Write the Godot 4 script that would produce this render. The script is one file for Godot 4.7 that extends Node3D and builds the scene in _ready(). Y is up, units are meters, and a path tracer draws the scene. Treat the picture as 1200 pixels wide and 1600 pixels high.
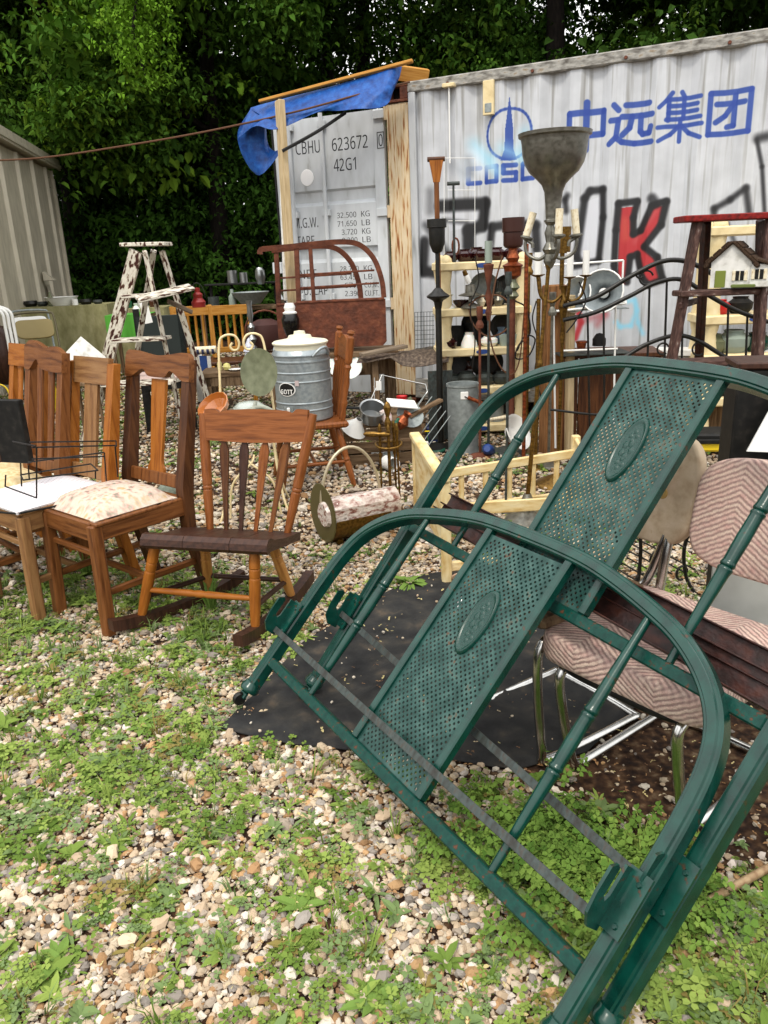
extends Node3D

var taken := {}
var meshes := {}
var M := {}
var rng := RandomNumberGenerator.new()

# ---------- naming ----------
func numbered(parent: Node, called: String) -> String:
	var key := str(parent.get_instance_id()) + called
	var n: int = taken.get(key, 0)
	taken[key] = n + 1
	return called if n == 0 else "%s_%03d" % [called, n]

func thing(called: String, label: String, category: String, at := Vector3.ZERO, yaw := 0.0, group := "") -> Node3D:
	var o := Node3D.new()
	o.name = numbered(self, called)
	add_child(o, true)
	o.position = at
	o.rotation.y = yaw
	o.set_meta("label", label)
	o.set_meta("category", category)
	if group != "":
		o.set_meta("group", group)
	return o

func part(parent: Node, called: String, mesh: Mesh, mat: Material, xf := Transform3D.IDENTITY) -> MeshInstance3D:
	var o := MeshInstance3D.new()
	o.name = numbered(parent, called)
	o.mesh = mesh
	o.material_override = mat
	o.transform = xf
	o.cast_shadow = GeometryInstance3D.SHADOW_CASTING_SETTING_ON
	parent.add_child(o, true)
	return o

func solo(called: String, label: String, category: String, mesh: Mesh, mat: Material, xf := Transform3D.IDENTITY, group := "") -> MeshInstance3D:
	var o := part(self, called, mesh, mat, xf)
	o.set_meta("label", label)
	o.set_meta("category", category)
	if group != "":
		o.set_meta("group", group)
	return o

func struct(called: String, mesh: Mesh, mat: Material, xf := Transform3D.IDENTITY) -> MeshInstance3D:
	var o := part(self, called, mesh, mat, xf)
	o.set_meta("kind", "structure")
	return o

func copy(src: Node3D, label: String, at: Vector3, yaw: float, called := "") -> Node3D:
	var o: Node3D = src.duplicate()
	o.name = numbered(self, called if called != "" else str(src.name).rstrip("_0123456789"))
	add_child(o, true)
	o.position = at
	o.rotation.y = yaw
	o.set_meta("label", label)
	return o

# ---------- transforms ----------
func at(p: Vector3, rx := 0.0, ry := 0.0, rz := 0.0) -> Transform3D:
	return Transform3D(Basis.from_euler(Vector3(rx, ry, rz)), p)

func along(a: Vector3, b: Vector3, hint := Vector3(0.013, 0.02, 1)) -> Transform3D:
	var y := (b - a).normalized()
	var z := hint - y * hint.dot(y)
	if z.length() < 0.05:
		z = Vector3(1, 0.03, 0.02) - y * y.dot(Vector3(1, 0.03, 0.02))
	z = z.normalized()
	return Transform3D(Basis(y.cross(z), y, z), a)

# ---------- mesh building ----------
# triangles (three points each) -> mesh whose normals are smoothed where faces meet at less than the angle
func finish(tris: PackedVector3Array, angle := 40.0) -> ArrayMesh:
	var n := tris.size()
	var fn := PackedVector3Array()
	fn.resize(n / 3)
	var around := {}
	for f in n / 3:
		var a := tris[f * 3]
		var fnr := (tris[f * 3 + 2] - a).cross(tris[f * 3 + 1] - a)
		fn[f] = fnr
		for k in 3:
			var key := Vector3i((tris[f * 3 + k] * 20000.0).round())
			if not around.has(key):
				around[key] = PackedInt32Array()
			around[key].append(f)
	var norms := PackedVector3Array()
	norms.resize(n)
	var lim := cos(deg_to_rad(angle))
	for f in n / 3:
		var me := fn[f].normalized()
		for k in 3:
			var key := Vector3i((tris[f * 3 + k] * 20000.0).round())
			var s := Vector3.ZERO
			for g in around[key]:
				if fn[g].normalized().dot(me) > lim:
					s += fn[g]
			norms[f * 3 + k] = s.normalized() if s.length() > 1e-12 else Vector3.UP
	var arr := []
	arr.resize(Mesh.ARRAY_MAX)
	arr[Mesh.ARRAY_VERTEX] = tris
	arr[Mesh.ARRAY_NORMAL] = norms
	var m := ArrayMesh.new()
	m.add_surface_from_arrays(Mesh.PRIMITIVE_TRIANGLES, arr)
	return m

func quad(t: PackedVector3Array, a: Vector3, b: Vector3, c: Vector3, d: Vector3) -> void:
	t.append_array([a, b, c, a, c, d])

# joins rings of points (each the same size); front faces clockwise seen from outside when rings run counter-clockwise seen from the end they head to
func loft(rings: Array, close_ring := true, caps := true, angle := 40.0, close_path := false) -> ArrayMesh:
	return finish(loft_tris(rings, close_ring, caps, close_path), angle)

func loft_tris(rings: Array, close_ring := true, caps := true, close_path := false) -> PackedVector3Array:
	var t := PackedVector3Array()
	var n: int = rings[0].size()
	var last: int = rings.size() if close_path else rings.size() - 1
	for i in last:
		var r0: PackedVector3Array = rings[i]
		var r1: PackedVector3Array = rings[(i + 1) % rings.size()]
		for j in (n if close_ring else n - 1):
			var k := (j + 1) % n
			quad(t, r0[j], r0[k], r1[k], r1[j])
	if caps and close_ring and not close_path:
		for e in 2:
			var r: PackedVector3Array = rings[0] if e == 0 else rings[rings.size() - 1]
			var c := Vector3.ZERO
			for p in r:
				c += p
			c /= n
			for j in n:
				var k := (j + 1) % n
				if e == 0:
					t.append_array([c, r[k], r[j]])
				else:
					t.append_array([c, r[j], r[k]])
	return t

# box w x h x d with chamfered edges, its base centre at the origin unless mid
func box(w: float, h: float, d: float, ch := 0.003, mid := false) -> ArrayMesh:
	var key := "b%.4f_%.4f_%.4f_%.4f_%s" % [w, h, d, ch, mid]
	if meshes.has(key):
		return meshes[key]
	ch = minf(ch, minf(w, minf(h, d)) * 0.3)
	var rings := []
	for lv in [[0.0, ch], [ch, 0.0], [h - ch, 0.0], [h, ch]]:
		var i: float = lv[1]
		var x := w / 2 - i
		var z := d / 2 - i
		var y: float = lv[0] - (h / 2 if mid else 0.0)
		rings.append(PackedVector3Array([Vector3(x, y, z - ch), Vector3(x - ch, y, z), Vector3(-x + ch, y, z), Vector3(-x, y, z - ch), Vector3(-x, y, -z + ch), Vector3(-x + ch, y, -z), Vector3(x - ch, y, -z), Vector3(x, y, -z + ch)]))
	meshes[key] = loft(rings, true, true, 25.0)
	return meshes[key]

# profile of (radius, height) from bottom to top turned about Y
func lathe(profile: Array, seg := 20, angle := 40.0, caps := true) -> ArrayMesh:
	var rings := []
	for p in profile:
		var r := PackedVector3Array()
		for j in seg:
			var a := TAU * j / seg
			r.append(Vector3(cos(a) * p.x, p.y, -sin(a) * p.x) * Vector3(1, 1, -1))
		rings.append(r)
	return loft(rings, true, caps, angle)

func cyl(r0: float, r1: float, h: float, seg := 14) -> ArrayMesh:
	var key := "c%.4f_%.4f_%.4f_%d" % [r0, r1, h, seg]
	if not meshes.has(key):
		meshes[key] = lathe([Vector2(r0, 0), Vector2(r1, h)], seg)
	return meshes[key]

func ellipse(rx: float, ry: float, rz: float, rows := 8, seg := 14) -> ArrayMesh:
	var rings := []
	for i in rows + 1:
		var v := PI * (float(i) / rows - 0.5)
		var r := PackedVector3Array()
		for j in seg:
			var a := TAU * j / seg
			r.append(Vector3(cos(a) * maxf(cos(v), 0.001) * rx, sin(v) * ry, sin(a) * maxf(cos(v), 0.001) * rz))
		rings.append(r)
	return loft(rings, true, false, 60.0)

# round tube through points; r is a number or an array of numbers
func tube_tris(pts: PackedVector3Array, r, seg := 8, closed := false) -> PackedVector3Array:
	var rings := []
	var n := pts.size()
	var up := Vector3(0.13, 0.97, 0.21)
	var first := true
	for i in n:
		var d: Vector3
		if closed:
			d = pts[(i + 1) % n] - pts[(i + n - 1) % n]
		else:
			d = pts[mini(i + 1, n - 1)] - pts[maxi(i - 1, 0)]
		d = d.normalized()
		if first and absf(d.dot(up)) > 0.9:
			up = Vector3(0.97, 0.11, 0.2)
		first = false
		up = (up - d * up.dot(d)).normalized()
		var s := d.cross(up)
		var rad: float = r[i] if r is Array else r
		var ring := PackedVector3Array()
		for j in seg:
			var a := TAU * j / seg
			ring.append(pts[i] + (up * cos(a) - s * sin(a)) * rad)
		rings.append(ring)
	return loft_tris(rings, true, true, closed)

func tube(pts: PackedVector3Array, r, seg := 8, closed := false) -> ArrayMesh:
	return finish(tube_tris(pts, r, seg, closed), 50.0)

# smooth curve through points
func curve(pts: Array, per := 6, closed := false) -> PackedVector3Array:
	var out := PackedVector3Array()
	var n := pts.size()
	for i in (n if closed else n - 1):
		var p1: Vector3 = pts[i]
		var p2: Vector3 = pts[(i + 1) % n]
		var p0: Vector3 = pts[(i + n - 1) % n] if closed or i > 0 else p1 * 2 - p2
		var p3: Vector3 = pts[(i + 2) % n] if closed or i < n - 2 else p2 * 2 - p1
		for k in per:
			out.append(p1.cubic_interpolate(p2, p0, p3, float(k) / per))
	if not closed:
		out.append(pts[n - 1])
	return out

# flat outline in XY made solid, +-depth/2 in Z, with a small chamfer
func prism(poly: PackedVector2Array, depth: float) -> ArrayMesh:
	if Geometry2D.is_polygon_clockwise(poly):
		poly.reverse()
	var t := PackedVector3Array()
	var idx := Geometry2D.triangulate_polygon(poly)
	var h := depth / 2
	for k in range(0, idx.size(), 3):
		var a := poly[idx[k]]
		var b := poly[idx[k + 1]]
		var c := poly[idx[k + 2]]
		if (b - a).cross(c - a) > 0:
			var s := b
			b = c
			c = s
		t.append_array([Vector3(a.x, a.y, h), Vector3(b.x, b.y, h), Vector3(c.x, c.y, h)])
		t.append_array([Vector3(a.x, a.y, -h), Vector3(c.x, c.y, -h), Vector3(b.x, b.y, -h)])
	var n := poly.size()
	for i in n:
		var a := poly[i]
		var b := poly[(i + 1) % n]
		quad(t, Vector3(a.x, a.y, -h), Vector3(a.x, a.y, h), Vector3(b.x, b.y, h), Vector3(b.x, b.y, -h))
	return finish(t, 30.0)

# sheet from rows of points, with a thickness
func sheet(rows: Array, thick := 0.0, angle := 60.0) -> ArrayMesh:
	var t := loft_tris(rows, false, false)
	if thick > 0.0:
		var nr := rows.size()
		var nc: int = rows[0].size()
		var back := []
		for i in nr:
			var r := PackedVector3Array()
			for j in nc:
				var du: Vector3 = rows[mini(i + 1, nr - 1)][j] - rows[maxi(i - 1, 0)][j]
				var dv: Vector3 = rows[i][mini(j + 1, nc - 1)] - rows[i][maxi(j - 1, 0)]
				r.append(rows[i][j] + dv.cross(du).normalized() * thick)
			back.append(r)
		var t2 := loft_tris(back, false, false)
		for k in range(0, t2.size(), 3):
			t.append_array([t2[k], t2[k + 2], t2[k + 1]])
		for i in nr - 1:
			quad(t, rows[i][0], back[i][0], back[i + 1][0], rows[i + 1][0])
			quad(t, rows[i + 1][nc - 1], back[i + 1][nc - 1], back[i][nc - 1], rows[i][nc - 1])
		for j in nc - 1:
			quad(t, rows[0][j + 1], back[0][j + 1], back[0][j], rows[0][j])
			quad(t, rows[nr - 1][j], back[nr - 1][j], back[nr - 1][j + 1], rows[nr - 1][j + 1])
	return finish(t, angle)

func bar(parent: Node, called: String, a: Vector3, b: Vector3, w: float, d: float, mat: Material, hint := Vector3(0.013, 0.02, 1), ch := 0.004) -> MeshInstance3D:
	return part(parent, called, box(w, a.distance_to(b), d, ch), mat, along(a, b, hint))

func rod(parent: Node, called: String, a: Vector3, b: Vector3, r: float, mat: Material, r2 := -1.0, seg := 10) -> MeshInstance3D:
	return part(parent, called, cyl(r, r if r2 < 0 else r2, a.distance_to(b), seg), mat, along(a, b))

func turned(parent: Node, called: String, a: Vector3, b: Vector3, profile: Array, mat: Material, seg := 14) -> MeshInstance3D:
	var l := a.distance_to(b)
	var pr := []
	for p in profile:
		pr.append(Vector2(p.x, p.y * l))
	return part(parent, called, lathe(pr, seg, 35.0), mat, along(a, b))

# ---------- materials ----------
func noise_tex(freq: float, colors: Array, stops: Array, seed_: int, size := 256, octaves := 4, warp := 0.0, kind := FastNoiseLite.TYPE_SIMPLEX_SMOOTH, normal := 0.0) -> NoiseTexture2D:
	var nz := FastNoiseLite.new()
	nz.seed = seed_
	nz.noise_type = kind
	nz.frequency = freq
	nz.fractal_octaves = octaves
	nz.fractal_type = FastNoiseLite.FRACTAL_FBM
	if warp > 0.0:
		nz.domain_warp_enabled = true
		nz.domain_warp_amplitude = warp
		nz.domain_warp_frequency = freq * 0.6
	var t := NoiseTexture2D.new()
	t.width = size
	t.height = size
	t.seamless = true
	t.noise = nz
	if normal > 0.0:
		t.as_normal_map = true
		t.bump_strength = normal
	else:
		var g := Gradient.new()
		g.colors = PackedColorArray(colors)
		g.offsets = PackedFloat32Array(stops)
		t.color_ramp = g
	return t

func c8(hex: String) -> Color:
	return Color.html(hex)

func mat(hex: String, rough := 0.6, metal := 0.0) -> StandardMaterial3D:
	var m := StandardMaterial3D.new()
	m.albedo_color = c8(hex)
	m.roughness = rough
	m.metallic = metal
	return m

var bump_fine: NoiseTexture2D
var bump_mid: NoiseTexture2D

# a material with a noise colour texture laid on by the object's own axes
func tex(hexes: Array, stops: Array, scale: Vector3, rough := 0.6, metal := 0.0, freq := 0.02, seed_ := 1, bump := 0.0, size := 256, warp := 0.0, world := false) -> StandardMaterial3D:
	var m := StandardMaterial3D.new()
	var cols := []
	for h in hexes:
		cols.append(c8(h))
	m.albedo_texture = noise_tex(freq, cols, stops, seed_, size, 5, warp)
	m.uv1_triplanar = true
	m.uv1_world_triplanar = world
	m.uv1_scale = scale
	m.roughness = rough
	m.metallic = metal
	if metal < 0.05:
		m.metallic_specular = 0.35
	if bump > 0.0:
		m.normal_enabled = true
		m.normal_texture = bump_fine
		m.normal_scale = bump
	return m

func wood(dark: String, midc: String, light: String, seed_: int, rough := 0.45) -> StandardMaterial3D:
	return tex([dark, midc, light, midc], [0.12, 0.42, 0.7, 0.95], Vector3(9, 0.8, 9), rough, 0.0, 0.018, seed_, 0.25, 256, 18.0)

# the same wood with its grain running along X
func across(m: StandardMaterial3D) -> StandardMaterial3D:
	if not M.has(m):
		var c: StandardMaterial3D = m.duplicate()
		c.uv1_scale = Vector3(m.uv1_scale.y, m.uv1_scale.x, m.uv1_scale.z)
		M[m] = c
	return M[m]

func materials() -> void:
	bump_fine = noise_tex(0.06, [], [], 3, 256, 4, 0.0, FastNoiseLite.TYPE_SIMPLEX_SMOOTH, 3.0)
	bump_mid = noise_tex(0.02, [], [], 5, 256, 4, 0.0, FastNoiseLite.TYPE_SIMPLEX_SMOOTH, 6.0)
	M.green = tex(["01261f", "022e27", "03362d", "063d34", "3d2a1c", "5a3620"], [0.0, 0.3, 0.55, 0.86, 0.91, 1.0], Vector3(2.6, 2.6, 2.6), 0.24, 0.0, 0.022, 11, 0.08)
	M.green_worn = tex(["022b25", "03352d", "063d34", "3a2a1e", "5a3824", "3a2c20"], [0.0, 0.4, 0.68, 0.74, 0.85, 1.0], Vector3(5, 5, 5), 0.4, 0.0, 0.025, 17, 0.2)
	M.green.clearcoat_enabled = true
	M.green.clearcoat = 0.5
	M.green.clearcoat_roughness = 0.25
	M.cane = tex(["14302b", "213f3a", "2c4a45", "3c5852", "523a2a"], [0.0, 0.3, 0.6, 0.84, 0.95], Vector3(4, 4, 4), 0.35, 0.0, 0.015, 12, 0.1)
	M.rust_bar = tex(["2b2a26", "323633", "3a4442", "43342b"], [0.1, 0.4, 0.62, 0.95], Vector3(4, 2, 4), 0.6, 0.2, 0.03, 13, 0.4)
	M.rail_brown = tex(["1c0d09", "33150f", "47200f"], [0.1, 0.5, 0.9], Vector3(3, 2, 3), 0.5, 0.2, 0.03, 14, 0.3)
	M.rust = tex(["4a2413", "5c2f1c", "693722", "7d4a2e"], [0.05, 0.4, 0.65, 1.0], Vector3(2, 2, 2), 0.75, 0.15, 0.02, 15, 0.5)
	M.oak = wood("4e2b13", "6b401f", "794c28", 21)
	M.oak_pale = wood("6c4a2d", "805c39", "8b6742", 22)
	M.oak_orange = wood("784214", "8f541a", "995e25", 23)
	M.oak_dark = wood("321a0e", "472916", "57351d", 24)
	M.cherry = wood("572e15", "74411d", "864f28", 25, 0.35)
	M.walnut = wood("2a1a13", "38231b", "432b20", 26, 0.4)
	M.pine = wood("93611a", "a47028", "ae7c38", 27)
	M.lumber = wood("a48f6c", "b29d78", "bda987", 28, 0.8)
	M.lumber_orange = wood("a06f30", "b07c38", "bd8b45", 29, 0.8)
	M.timber = wood("4c3a28", "65503a", "7a644c", 30, 0.8)
	M.post = wood("56381f", "754d2b", "8a623c", 56, 0.8)
	M.greywood = wood("5f5347", "746656", "837463", 31, 0.85)
	M.chip = tex(["3b1d17", "54382c", "8a7c6c", "c9c3b3", "d6d1c4", "a89d8a"], [0.25, 0.36, 0.4, 0.45, 0.75, 1.0], Vector3(3.5, 1.3, 3.5), 0.75, 0.0, 0.03, 32, 0.5)
	M.brown_paint = tex(["2c1b17", "46302a", "5b433b", "9b948c"], [0.1, 0.45, 0.75, 0.97], Vector3(6, 2, 6), 0.6, 0.0, 0.03, 33, 0.3)
	M.red_paint = tex(["4a0d0b", "74130f", "8b1d16"], [0.1, 0.5, 0.9], Vector3(5, 5, 5), 0.5, 0.0, 0.03, 34)
	M.cream = tex(["cdb98c", "dcc99b", "e3d3ab"], [0.1, 0.5, 0.9], Vector3(2, 2, 2), 0.55, 0.0, 0.02, 35)
	M.crib = tex(["b58f50", "cdb480", "d8c596", "dfd0aa"], [0.05, 0.35, 0.65, 0.95], Vector3(4, 1.2, 4), 0.6, 0.0, 0.02, 36, 0.2)
	M.galv = tex(["838c90", "949da1", "a3abae", "8b9498"], [0.05, 0.4, 0.65, 1.0], Vector3(3, 3, 3), 0.38, 0.55, 0.03, 37, 0.15)
	M.galv_dull = tex(["7a8080", "8d9493", "9ca3a2"], [0.1, 0.5, 0.95], Vector3(3, 3, 3), 0.6, 0.5, 0.03, 38, 0.2)
	M.chrome = tex(["b4b3b0", "c8c7c4", "bdbbb6"], [0.2, 0.6, 1.0], Vector3(5, 3, 5), 0.2, 1.0, 0.03, 39)
	M.steel = mat("9a9c9c", 0.28, 0.9)
	M.brass = tex(["4a3415", "735624", "917036"], [0.1, 0.5, 0.95], Vector3(6, 6, 6), 0.35, 0.8, 0.03, 40)
	M.bronze = tex(["56544c", "75736a", "89877e"], [0.05, 0.5, 1.0], Vector3(3, 3, 3), 0.32, 0.7, 0.03, 41, 0.15)
	M.copper = tex(["5a2a14", "8a4424", "a35c36"], [0.1, 0.5, 0.95], Vector3(5, 5, 5), 0.4, 0.7, 0.03, 42)
	M.iron = tex(["0a0a0a", "15140f", "26211d"], [0.1, 0.6, 1.0], Vector3(5, 5, 5), 0.42, 0.2, 0.03, 43, 0.2)
	M.wire_dark = mat("16120f", 0.5, 0.4)
	M.black = tex(["0b0b0a", "161513", "2a2723"], [0.1, 0.6, 1.0], Vector3(3, 3, 3), 0.6, 0.0, 0.03, 44)
	M.white_paint = tex(["b9b7b0", "d6d5d0", "e4e3df"], [0.05, 0.4, 0.9], Vector3(3, 3, 3), 0.5, 0.0, 0.02, 45)
	M.white = mat("e6e6e2", 0.35)
	M.milk = mat("e4e4de", 0.18)
	M.milk.subsurf_scatter_enabled = true
	M.milk.subsurf_scatter_strength = 0.3
	M.candle = tex(["b39c72", "d9ceb3", "e2dac4"], [0.1, 0.45, 0.9], Vector3(9, 4, 9), 0.6, 0.0, 0.03, 46, 0.2)
	M.ruby = mat("2a0c0e", 0.08)
	M.amber = mat("a8601a", 0.12)
	M.amber.clearcoat_enabled = true
	M.olive_glass = tex(["555842", "676b52", "777a62"], [0.05, 0.5, 1.0], Vector3(3, 3, 3), 0.25, 0.0, 0.02, 47)
	M.pale_glass = mat("8d998f", 0.1)
	M.driftwood = wood("7d8378", "8f9488", "9c9f92", 48, 0.8)
	M.beige_metal = tex(["b3ab98", "c0b8a4", "cac2ae"], [0.1, 0.5, 0.9], Vector3(1.5, 0.5, 1.5), 0.5, 0.1, 0.02, 49)
	M.olive_cloth = tex(["7c7852", "8d8962", "9a9570"], [0.1, 0.5, 0.9], Vector3(2, 1, 2), 0.9, 0.0, 0.02, 50, 0.3)
	M.green_cloth = mat("4f9a32", 0.9)
	M.tarp = tex(["0b2c66", "124389", "1a539e", "3b72b8"], [0.05, 0.4, 0.7, 1.0], Vector3(3, 3, 3), 0.42, 0.0, 0.02, 51, 0.6)
	M.mat_black = tex(["1a1a1b", "272727", "33312e", "51473c"], [0.1, 0.45, 0.7, 0.95], Vector3(1.5, 1.5, 1.5), 0.75, 0.0, 0.02, 52, 0.3)
	M.yellow = mat("e0c016", 0.5)
	M.red = mat("b3161a", 0.4)
	M.blue = mat("23407e", 0.5)
	M.rope = mat("5a3a24", 0.9)
	M.rubber = mat("0e0e0e", 0.8)
	M.grey_panel = tex(["b2b4b0", "bcbeba", "c6c8c4"], [0.1, 0.5, 0.9], Vector3(1.5, 1.5, 1.5), 0.6, 0.0, 0.02, 53)
	M.plastic_wrap = tex(["6b3a30", "b9a79e", "d6cec6", "8a7b74"], [0.2, 0.42, 0.7, 1.0], Vector3(2.2, 4, 4), 0.15, 0.0, 0.03, 54, 0.8, 256, 20.0)


# ---------- the scene ----------
func _ready() -> void:
	rng.seed = 20240611
	materials()
	camera_and_light()
	ground_and_plants()
	trees()
	shed()
	container()
	beds()
	near_chairs()
	steel_chairs()
	middle_things()
	lamps_and_shelves()
	right_things()
	left_far_things()
	clutter()

func camera_and_light() -> void:
	var cam := Camera3D.new()
	cam.name = "camera"
	cam.fov = 66.84
	cam.near = 0.05
	cam.far = 400.0
	cam.position = Vector3(0, 1.25, 0)
	cam.basis = Basis(Vector3.RIGHT, deg_to_rad(-18.04)) * Basis(Vector3.BACK, deg_to_rad(-2.487))
	add_child(cam)
	cam.current = true
	var sky := ProceduralSkyMaterial.new()
	sky.sky_top_color = Color(1.0, 1.0, 1.0)
	sky.sky_horizon_color = Color(0.74, 0.74, 0.73)
	sky.sky_curve = 0.3
	sky.ground_bottom_color = Color(0.2, 0.19, 0.17)
	sky.ground_horizon_color = Color(0.5, 0.5, 0.48)
	sky.sun_angle_max = 1.0
	var s := Sky.new()
	s.sky_material = sky
	var e := Environment.new()
	e.background_mode = Environment.BG_SKY
	e.sky = s
	e.background_energy_multiplier = 1.1
	e.tonemap_mode = Environment.TONE_MAPPER_LINEAR
	e.tonemap_exposure = 2.1
	e.sdfgi_enabled = true
	e.ssao_enabled = true
	e.ssil_enabled = true
	var w := WorldEnvironment.new()
	w.name = "environment"
	w.environment = e
	add_child(w)
	var sun := DirectionalLight3D.new()
	sun.name = "sun"
	sun.light_energy = 0.32
	sun.light_color = Color(1.0, 0.97, 0.92)
	sun.light_angular_distance = 11.0
	sun.shadow_enabled = true
	sun.rotation = Vector3(deg_to_rad(-58), deg_to_rad(-20), 0)
	add_child(sun)


# ---------- ground, gravel, weeds ----------
var patch_noise := FastNoiseLite.new()

func weediness(x: float, z: float) -> float:
	var w := 0.38 + 0.3 * patch_noise.get_noise_2d(x, z) + 0.5 * patch_noise.get_noise_2d(x * 2.7 + 40.0, z * 2.7)
	# lush clover under the bed frame and the steel chairs, bare gravel beyond the rocking chair
	w += 0.55 * exp(-(pow(x - 0.42, 2) + pow(z + 1.25, 2)) / 0.06)
	w += 0.25 * exp(-(pow(x + 0.85, 2) + pow(z + 2.5, 2)) / 0.16)
	w += 0.3 * exp(-(pow(x + 1.35, 2) + pow(z + 2.9, 2)) / 0.35)
	w -= 0.4 * exp(-(pow(x + 0.98, 2) + pow(z + 2.5, 2)) / 0.03)
	w += 0.12 * exp(-(pow(x - 0.8, 2) + pow(z + 1.0, 2)) / 0.12)
	w += 0.25 * exp(-(pow(x + 0.75, 2) + pow(z + 1.75, 2)) / 0.12)
	w -= 0.3 * exp(-(pow(x + 0.15, 2) + pow(z + 4.3, 2)) / 0.8)
	if x < -2.0 and z < -3.5:
		w += 0.18
	return w

func on_mat(x: float, z: float) -> bool:
	return Geometry2D.is_point_in_polygon(Vector2(x, z), mat_outline)

var mat_outline := PackedVector2Array([Vector2(-0.49, -1.9), Vector2(-0.3, -1.82), Vector2(-0.1, -1.77), Vector2(0.12, -1.72), Vector2(0.3, -1.66), Vector2(0.5, -1.72), Vector2(0.72, -1.95), Vector2(0.8, -2.4), Vector2(0.72, -2.85), Vector2(0.45, -3.02), Vector2(0.16, -2.96), Vector2(0.0, -2.8), Vector2(-0.3, -2.4)])

# bare dark soil under the steel chairs
func bare(x: float, z: float) -> float:
	return clampf(1.5 - (pow((x - 0.8) / 0.55, 2) + pow((z + 1.8) / 0.55, 2)), 0.0, 1.0)

func pebble(seed_: int) -> ArrayMesh:
	var r := RandomNumberGenerator.new()
	r.seed = seed_
	var rings := []
	var n := 7
	for lv in [[-0.45, 0.55], [-0.1, 1.0], [0.3, 0.85], [0.55, 0.35]]:
		var ring := PackedVector3Array()
		for j in n:
			var a := TAU * j / n + r.randf_range(-0.2, 0.2)
			var k: float = lv[1] * r.randf_range(0.68, 1.2)
			ring.append(Vector3(cos(a) * k * 0.62, lv[0] * 0.7 + r.randf_range(-0.06, 0.06), sin(a) * k * 0.45))
		rings.append(ring)
	return loft(rings, true, true, 24.0)

func scatter(called: String, mesh: Mesh, m: Material, xfs: Array, cols: PackedColorArray, parent: Node = null) -> MultiMeshInstance3D:
	var mm := MultiMesh.new()
	mm.transform_format = MultiMesh.TRANSFORM_3D
	mm.use_colors = cols.size() > 0
	mm.mesh = mesh
	mm.instance_count = xfs.size()
	for i in xfs.size():
		mm.set_instance_transform(i, xfs[i])
		if cols.size() > 0:
			mm.set_instance_color(i, cols[i])
	var o := MultiMeshInstance3D.new()
	var p: Node = parent if parent != null else self
	o.name = numbered(p, called)
	o.multimesh = mm
	o.material_override = m
	p.add_child(o, true)
	return o

func stuff(o: Node, label: String, category: String) -> void:
	o.set_meta("kind", "stuff")
	if label != "":
		o.set_meta("label", label)
		o.set_meta("category", category)

# one leaf blade from base along dir, as a folded diamond of four triangles
func leaf_tris(t: PackedVector3Array, base: Vector3, dir: Vector3, nrm: Vector3, l: float, w: float, droop := 0.25) -> void:
	var side := dir.cross(nrm).normalized()
	var m1 := base + dir * l * 0.35 + nrm * l * 0.04
	var m2 := base + dir * l * 0.7 - nrm * l * droop * 0.35
	var tip := base + dir * l - nrm * l * droop
	var up := nrm * w * 0.18
	t.append_array([base, m1 + side * w * 0.42 + up, m1, base, m1, m1 - side * w * 0.42 + up])
	quad(t, m1, m1 + side * w * 0.42 + up, m2 + side * w * 0.4 + up, m2)
	quad(t, m1 - side * w * 0.42 + up, m1, m2, m2 - side * w * 0.4 + up)
	t.append_array([m2, m2 + side * w * 0.4 + up, tip, m2, tip, m2 - side * w * 0.4 + up])

func clover(seed_: int, n: int, spread: float, h: float, leaf: float) -> ArrayMesh:
	var r := RandomNumberGenerator.new()
	r.seed = seed_
	var t := PackedVector3Array()
	for i in n:
		var a := r.randf() * TAU
		var d := spread * sqrt(r.randf())
		var top := Vector3(cos(a) * d, h * r.randf_range(0.35, 1.0) * (1.0 - 0.4 * d / spread), sin(a) * d)
		var root := Vector3(top.x * 0.35, 0, top.z * 0.35)
		var s := Vector3(0.0007, 0, 0.0004)
		t.append_array([root - s, root + s, top])
		var nrm := Vector3(r.randf_range(-0.45, 0.45), 1, r.randf_range(-0.45, 0.45)).normalized()
		var a0 := r.randf() * TAU
		for k in 3:
			var b := a0 + TAU * k / 3.0
			var dir := Vector3(cos(b), 0, sin(b))
			dir = (dir - nrm * dir.dot(nrm)).normalized()
			var l := leaf * r.randf_range(0.75, 1.2)
			var side := dir.cross(nrm)
			var c := top
			var p1 := c + dir * l * 0.45 + side * l * 0.42 + nrm * l * 0.1
			var p2 := c + dir * l * 0.95 + side * l * 0.34
			var p3 := c + dir * l * 0.9
			var p4 := c + dir * l * 0.95 - side * l * 0.34
			var p5 := c + dir * l * 0.45 - side * l * 0.42 + nrm * l * 0.1
			t.append_array([c, p1, p3, p1, p2, p3, c, p3, p5, p5, p3, p4])
	return finish(t, 20.0)

func rosette(seed_: int, n: int, l: float, w: float) -> ArrayMesh:
	var r := RandomNumberGenerator.new()
	r.seed = seed_
	var t := PackedVector3Array()
	for i in n:
		var a := TAU * i / n + r.randf_range(-0.3, 0.3)
		var e := r.randf_range(0.15, 0.8)
		var dir := Vector3(cos(a) * cos(e), sin(e), sin(a) * cos(e))
		var nrm := Vector3(-cos(a) * sin(e), cos(e), -sin(a) * sin(e))
		leaf_tris(t, Vector3(0, 0.002, 0), dir, nrm, l * r.randf_range(0.6, 1.15), w * r.randf_range(0.8, 1.2), r.randf_range(0.15, 0.6))
	return finish(t, 30.0)

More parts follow.
